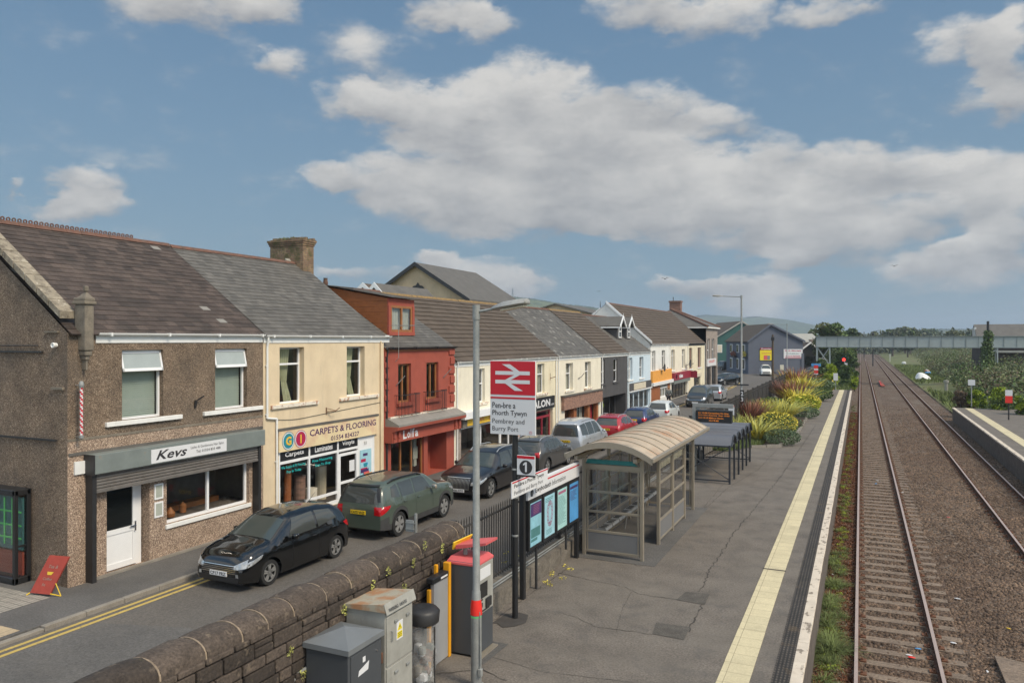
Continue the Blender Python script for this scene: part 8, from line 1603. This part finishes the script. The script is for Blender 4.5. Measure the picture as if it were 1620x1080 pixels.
plant('bush', 'second dark green shrub beyond the first at the far end of the bed', 1291, 622, 'lf_mid', 1.4, 1.8, 'lf_lav', n=1400, w=.11, name='green_shrub')
plant('flax', 'thin yellow green flax against the fence behind the cycle shelter', 1166, 688, 'lf_yg', 1.1, .6, 'lf_lime', n=160, lean=.4, w=.05)
plant('flax', 'thin striped flax between the departures display and the lamp', 1150, 675, 'lf_yg', 1.2, .6, 'lf_mid', n=160, lean=.4, w=.05)
def tuft(name, kind_label, cat, n, xr, yr, z, h, w, mat, parent=None, mask=None, lean=.5):
    X, Y = xr[0]+(xr[1]-xr[0])*RNG.random(n), yr[0]+(yr[1]-yr[0])*RNG.random(n)
    if mask is not None: k = mask(X, Y); X, Y = X[k], Y[k]; n = len(X)
    a = RNG.random(n)*6.28; L = h*(.5+.8*RNG.random(n)); l = lean*L*RNG.random(n); px, py = -np.sin(a)*w/2, np.cos(a)*w/2
    V = np.stack([np.stack([X-px, Y-py, 0*X+z], -1), np.stack([X+px, Y+py, 0*X+z], -1), np.stack([X+np.cos(a)*l+px*.3, Y+np.sin(a)*l+py*.3, z+L], -1), np.stack([X+np.cos(a)*l-px*.3, Y+np.sin(a)*l-py*.3, z+L], -1)], 1).reshape(-1, 3)
    return npmesh(name, V, np.arange(n*4).reshape(n, 4), M[mat], None, base=(xr[0], yr[0], z), kind='stuff', label=kind_label, cat=cat)
tuft('bed_grass', 'short green grass at the near corner of the flower bed', 'grass', 9000, (-6.8, -4.6), (38.0, 42.5), .02, .22, .02, 'grass', mask=lambda X, Y: Y > 36+(X+6.9)*2.2)
VV = []
for i in range(110):
    y = 14.5+R()**1.5*70; near = 16.5 < y < 26; k = (1 if near else .45)*(.5+R()); x = -.60+(R()-.5)*.30*(1 if near else 1.4)
    VV.append(blades(int(50+110*k), (x, y, RL-.17), .05+.16*k, .10+.22*k*R(), .011, lean=.9+R()*.8, droop=.8)[0])
for i in range(24): y = 17+R()*8.5; VV.append(blades(110, (-.69+(R()-.5)*.12, y, RL-.17), .16+.1*R(), .14+.16*R(), .012, lean=1.0+.6*R(), droop=.9)[0])
V = np.concatenate(VV); n_ = len(V)//8; q = np.array([[0, 1, 3, 2], [2, 3, 5, 4], [4, 5, 7, 6]]); F = (np.arange(n_)[:, None, None]*8+q[None]).reshape(-1, 4)
npmesh('platform_edge_grass', V, F, M['grass'], None, base=(-.8, 16, RL), kind='stuff', label='patchy long grass and weeds growing below the platform edge beside the near track', cat='grass')
VV = [leaves(60, -.58+(R()-.5)*.3, 14.5+R()*50, RL-.12, .10, .12, .05, .014)[0] for i in range(120)]; V = np.concatenate(VV); npmesh('platform_edge_weeds', V, np.arange(len(V)).reshape(-1, 4), M['lf_lime'], None, base=(-.8, 16, RL), kind='stuff', label='small broad leaved weeds dotted between the platform edge and the near rail', cat='weeds')
tuft('red_moss', 'rusty red moss and dead stems beside the near rail', 'moss', 42000, (-.82, -.12), (14, 75), RL-.165, .05, .035, 'rsoil', lean=1.5)
tuft('trackside_grass', 'green grass on the verge right of the far track', 'grass', 70000, (7.6, 30), (68, 210), -1.0, .5, .12, 'grass', mask=lambda X, Y: (np.sin(X*.35+Y*.06)+np.sin(Y*.09+1)+RNG.random(len(X))*1.4) > .3, lean=.9)
tuft('verge_grass', 'bright grass left of the near track beyond the platform end', 'grass', 26000, (-5.6, -1.3), (91, 230), -1.0, .7, .10, 'grass', lean=.8)
tuft('far_platform_grass', 'rough grass behind the right hand platform', 'grass', 16000, (12.3, 24), (58, 84), -.5, .6, .06, 'grass', lean=.8)
VV = []
for i in range(12): p = at(860+i*4+R()*30 if i < 7 else 800+R()*100, 925-i*5, .01); VV.append(leaves(26, p[0]-.1*R(), p[1], .02, .09, .13, .015, .016)[0])
V = np.concatenate(VV); npmesh('fallen_leaves', V, np.arange(len(V)).reshape(-1, 4), M['lf_yel'], None, base=(-6.4, 15, 0), kind='stuff', label='withered yellow leaves along the foot of the low wall', cat='leaves')
# --- trees and bushes ---
def tree(name, label, cat, x, y, z0, h, w, mats, n=2600, s=.25, clumps=9, trunk=True, group=None, low=.25, spread=1.0, d=None):
    t = thing(name, label, cat, (x, y, z0), group); d = d or w
    if trunk:
        mb = MB(); mb.tube((x, y, z0), (x, y, z0+h*.55), w*.05+.05, w*.03+.02, 7)
        for i in range(5): a = R()*6.28; mb.tube((x, y, z0+h*(.2+.1*i/2)), (x+cos(a)*w*.3, y+sin(a)*d*.3, z0+h*(.45+.1*i/2)), w*.02+.02, .02, 5)
        mb.build('trunk', M['bark'], t)
    for mi, m_ in enumerate(mats):
        VV = []
        for c in range(clumps):
            a = R()*6.28; q = R()**.5; zc = low+(1-low)*(.15+.75*R()); rr_ = w*.5*(1-abs(zc-.5)*.8)
            cx, cy, cz = x+cos(a)*q*rr_*.75*spread, y+sin(a)*q*d*.5*.75, z0+h*zc; cr = w*(.16+.14*R()); cz = min(cz, z0+h-cr*.7)
            VV.append(leaves(n//(clumps*len(mats)), cx, cy, cz, cr, cr, cr*.75, s, shell=.5)[0])
        V = np.concatenate(VV); npmesh('crown', V, np.arange(len(V)).reshape(-1, 4), M[m_], t, kind='stuff')
    return t
def treeat(name, label, cat, px, Y, ytop, wpx, mats, z0=-1, **k):
    x, _, z = col(px, Y=Y, y=ytop); return tree(name, label, cat, x, Y, z0, z-z0, wpx*dep(x, Y)/1200, mats, **k)
GT = 'trees beyond the footbridge'
treeat('leafy_tree', 'light green leafy tree behind the left end of the footbridge', 'tree', 1312, 145, 511, 46, ('lf_mid', 'lf_olive'), group=GT, n=5000, s=.28, clumps=16)
treeat('leafy_tree', 'darker rounded tree right behind the light green tree', 'tree', 1343, 190, 519, 34, ('lf_mid', 'lf_dark'), group=GT, n=3000, s=.35)
treeat('leafy_tree', 'round grey green tree left of the light green tree', 'tree', 1283, 200, 516, 18, ('lf_far', 'lf_mid'), group=GT, n=1500, s=.4)
for i, (px, Y, yt, w, lb) in enumerate(((1400, 420, 522, 40, 'pale distant tree just right of the line over the footbridge'), (1412, 330, 521, 30, 'dark rounded distant tree over the tracks'), (1440, 360, 518, 34, 'dense distant tree left of centre above the girder'), (1436, 300, 521, 24, 'small dark distant tree above the girder'), (1432, 380, 517, 26, 'second dense distant tree above the girder'),
      (1470, 500, 520, 40, 'low distant tree at the middle of the girder'), (1508, 340, 523, 34, 'dark distant tree left of the slate roof'), (1542, 400, 520, 28, 'distant tree beside the brick gable'), (1424, 440, 517, 22, 'brownish crowned distant tree'), (1380, 480, 524, 20, 'low far tree on the line of the track'), (1355, 300, 524, 20, 'dark low tree left of the far track'))):
    treeat('distant_tree', lb, 'tree', px, Y, yt, w, ('lf_far', 'lf_dark' if i % 2 else 'lf_olive'), group=GT, n=1700, s=.6, clumps=10)
# far woodland masses
V = []
for i in range(2600):
    px = 1350+R()*270; Yd = 380+R()*500; x, _, _ = col(px, Y=Yd, y=540); hh = (5+5*R())*(1.15 if px > 1440 else .85)*(Yd/620)**.3; V.append((x, Yd, -1+hh*R(), 1.4+1.6*R()))
VV = [leaves(14, x, y, z, r_*1.4, r_*1.4, r_, .9)[0] for x, y, z, r_ in V]; V = np.concatenate(VV); npmesh('far_woodland', V, np.arange(len(V)).reshape(-1, 4), M['lf_far'], None, base=(40, 500, 0), kind='stuff', label='belt of far woodland above the footbridge girder', cat='woodland')
# hedge left of the track
treeat('golden_bush', 'bright golden green bush at the left end of the platform', 'bush', 1313, 100, 573, 26, ('lf_lime', 'lf_lime'), z0=-.8, n=3500, s=.13, trunk=True, clumps=12, low=.1)
for px, Y, yt, w, m_, lb in ((1302, 112, 566, 26, 'lf_dark', 'dark bush behind the red warning sign'), (1330, 125, 556, 30, 'lf_mid', 'tall green hedge bush behind the signal'), (1345, 150, 553, 24, 'lf_mid', 'green hedge bush under the footbridge'), (1320, 140, 552, 36, 'lf_dark', 'dark hedge mass under the left footbridge span'), (1347, 190, 549, 18, 'lf_olive', 'hedge bush beyond the footbridge left of the track'), (1338, 108, 575, 20, 'lf_mid', 'green bush beside the signal post'), (1352, 105, 585, 12, 'lf_lime', 'low bright bush close to the near track')):
    treeat('hedge_bush', lb, 'bush', px, Y, yt, w, (m_, 'lf_mid'), z0=-1, n=3000, s=.18, clumps=12, low=.0, group='bushes along the left of the line')
# scrub right of the track
scr = []
for i in range(860):
    px = 1400+R()*230; Yd = 78+(R()**1.4)*300; x, _, _ = col(px, Y=Yd, y=540)
    if x < 10.5+max(0, (Yd-80))*.035 or x < 12.6 and Yd < 76: continue
    edge = min(1, (x-10-max(0, (Yd-80))*.035)/7); hh = (1.5+2.0*R())*(.4+.75*edge); scr.append((x, Yd, hh))
for i in range(260):
    Yd = 86+R()*120; x = 11.5+(Yd-86)*.03+R()**1.3*16; scr.append((x, Yd, .7+1.5*R()))
for i in range(70):
    px = 1490+R()*150; Yd = 80+R()*28; x, _, _ = col(px, Y=Yd, y=540)
    if x > 12: scr.append((x, Yd, 2.6+1.2*R()))
for m_, ks in (('lf_olive', (0, 4, 5)), ('lf_brown', (1,)), ('lf_grey', (2, 6)), ('lf_mid', (3, 7))):
    VV = [leaves(230, x, y, -.75+hh*.5, (1.1+hh*.45)*(1+max(0, y-140)/260), 1.1+hh*.45, hh*.62, .13 if m_ != 'lf_brown' else .11, shell=.4)[0] for j, (x, y, hh) in enumerate(scr) if j % 8 in ks]
    V = np.concatenate(VV); npmesh('scrub', V, np.arange(len(V)).reshape(-1, 4), M[m_], None, base=(20, 100, -1), kind='stuff', label={'lf_olive': 'olive green bramble scrub right of the tracks', 'lf_brown': 'bare brown bramble stems right of the tracks', 'lf_grey': 'grey green willow scrub beyond the tracks', 'lf_mid': 'mid green undergrowth among the brambles'}[m_], cat='scrub')
for px, Y, yt, w, lb in ((1541, 74, 612, 30, 'dark hedge stump smothered in bright ivy at the right platform end'), (1583, 70, 612, 30, 'ivy covered hedge stump left of the trespass sign'), (1618, 66, 624, 28, 'ivy covered hedge stump at the right picture edge'), (1556, 73, 625, 10, 'thin ivy covered stem between the two hedge stumps')):
    treeat('ivy_stump', lb, 'bush', px, Y, yt, w, ('lf_lime', 'lf_mid'), z0=-.6, n=2400, s=.09, clumps=12, low=.05, group='ivy stumps behind the right platform')
treeat('brown_hedge', 'brown clipped dead hedge at the tip of the right hand platform', 'bush', 1521, 74, 616, 22, ('lf_brown', 'lf_brown'), z0=-.6, n=2600, s=.08, clumps=12, low=.0)
x_, _, z_ = col(1563, Y=116, y=508); t = thing('ivy_pole', 'black pole wrapped in a cone of green ivy in front of the footbridge', 'pole', (x_, 116, -1)); mb = MB(); mb.tube((x_, 116, -1), (x_, 116, z_), .17, .15, 8); mb.build('pole', M['black'], t)
VV = [leaves(150, x_+(R()-.5)*.3, 116, -.5+i*.33, .55+.8*(1-i/24)**1.5, .55+.8*(1-i/24)**1.5, .35, .13)[0]*1.0 for i in range(22)]; V = np.concatenate(VV); npmesh('ivy', V, np.arange(len(V)).reshape(-1, 4), M['lf_mid'], t, kind='stuff')
# --- hills ---
def hill(name, prof, D, depth):
    'prof: (px, py) skyline seen at distance D along the view'
    xs = np.interp(np.linspace(0, 1, 140), np.linspace(0, 1, len(prof)), [p[0] for p in prof]); ys = np.interp(xs, [p[0] for p in prof], [p[1] for p in prof]); V, F = [], []; n = 26
    for i, (px, py) in enumerate(zip(xs, ys)):
        H = (537.7-py)/1200*D+5.45
        for j in range(n+1):
            f = j/n; dd = D-depth*(1-f) if f <= 1 else D; z = H*sin(f*pi/2)**1.2+(RNG.random()-.5)*H*.02; s = (dd/D)*.0+1; xr = (px-810)/1200*D
            V.append((cos(TH)*xr-sin(TH)*dd, sin(TH)*xr+cos(TH)*dd, z-2 if j else -3))
        V.append((cos(TH)*xr-sin(TH)*(D+depth), sin(TH)*xr+cos(TH)*(D+depth), -3))
    m_ = n+2
    for i in range(len(xs)-1):
        for j in range(m_-1): F.append((i*m_+j, (i+1)*m_+j, (i+1)*m_+j+1, i*m_+j+1))
    ho = npmesh(name, V, F, M['hill'], None, base=(0, D, 0), kind='structure', smooth=True)
    VV = []
    for i in range(0, len(xs)*8):
        k = R()*(len(xs)-1); px = np.interp(k, range(len(xs)), xs); py = np.interp(k, range(len(xs)), ys); H = (537.7-py)/1200*D+3.45; xr = (px-810)/1200*D; r_ = D*.0016*(.4+R()); VV.append(leaves(12, cos(TH)*xr-sin(TH)*D, sin(TH)*xr+cos(TH)*D, H+r_*.1, r_*1.6, r_, r_*.8, r_*.5)[0])
    V = np.concatenate(VV); npmesh('hill_woodland', V, np.arange(len(V)).reshape(-1, 4), M['lf_dark'], ho, kind='stuff')
hill('hill', [(560, 520), (640, 500), (700, 482), (760, 470), (800, 468), (822, 471), (845, 473), (867, 477), (890, 481), (911, 483), (940, 487), (970, 492), (1010, 497), (1060, 506), (1120, 520), (1180, 534)], 1500, 500)
hill('far_hill', [(960, 515), (1020, 507), (1060, 502), (1100, 501), (1115, 499), (1134, 500), (1157, 502), (1175, 503.5), (1194, 501.5), (1206, 502.5), (1216, 504), (1240, 510), (1268, 517), (1294, 523), (1330, 529), (1400, 535)], 2900, 800)
hill('low_ridge', [(1340, 536), (1390, 531), (1420, 526), (1450, 523), (1480, 521), (1515, 521), (1530, 522), (1545, 520), (1580, 521), (1640, 523), (1760, 530)], 1900, 500)
for px, D_, yt, lb in ((811, 1450, 456, 'faint lattice pylon on the hill skyline behind the hall'), (962, 1450, 482, 'faint thin mast on the hill skyline right of the pylon')):
    xr = (px-810)/1200*D_; x_, y_ = cos(TH)*xr-sin(TH)*D_, sin(TH)*xr+cos(TH)*D_; z1 = EYE+(537.7-yt)/1200*D_; t = thing('pylon', lb, 'pylon', (x_, y_, 70)); mb = MB(); zb_ = 60
    for a, b in ((-1, -1), (1, -1), (1, 1), (-1, 1)): mb.tube((x_+a*2.4, y_+b*2.4, zb_), (x_+a*.4, y_+b*.4, z1), .28, n=4)
    for zz_ in (.6, .78, .92): mb.tube((x_-5*cos(TH), y_-5*sin(TH), zb_+(z1-zb_)*zz_), (x_+5*cos(TH), y_+5*sin(TH), zb_+(z1-zb_)*zz_), .25, n=4)
    for k in range(7): za, zc = zb_+(z1-zb_)*k/7, zb_+(z1-zb_)*(k+1)/7; wa, wc = 2.4-2*k/7, 2.4-2*(k+1)/7; mb.tube((x_-wa, y_, za), (x_+wc, y_, zc), .15, n=4); mb.tube((x_+wa, y_, za), (x_-wc, y_, zc), .15, n=4)
    mb.build('lattice', M['galv'], t)
# ---------------- haze ----------------
mb = MB(); mb.box(-3600, 3600, -400, 4800, -4.2, 125); hz = MB(); hz.box(-3600, 3600, -400, 4800, -4.2, 125)
m = bpy.data.materials.new('haze'); m.use_nodes = True; m.node_tree.nodes.clear(); o_ = m.node_tree.nodes.new('ShaderNodeOutputMaterial'); v_ = m.node_tree.nodes.new('ShaderNodeVolumePrincipled'); v_.inputs['Color'].default_value = (.72, .85, 1, 1); v_.inputs['Density'].default_value = .00030; v_.inputs['Anisotropy'].default_value = .2
m.node_tree.links.new(v_.outputs[0], o_.inputs['Volume'])
hz.build('haze', m, base=(0, 0, 0), kind='stuff', label='thin blue grey air between the street and the far hills', cat='haze')
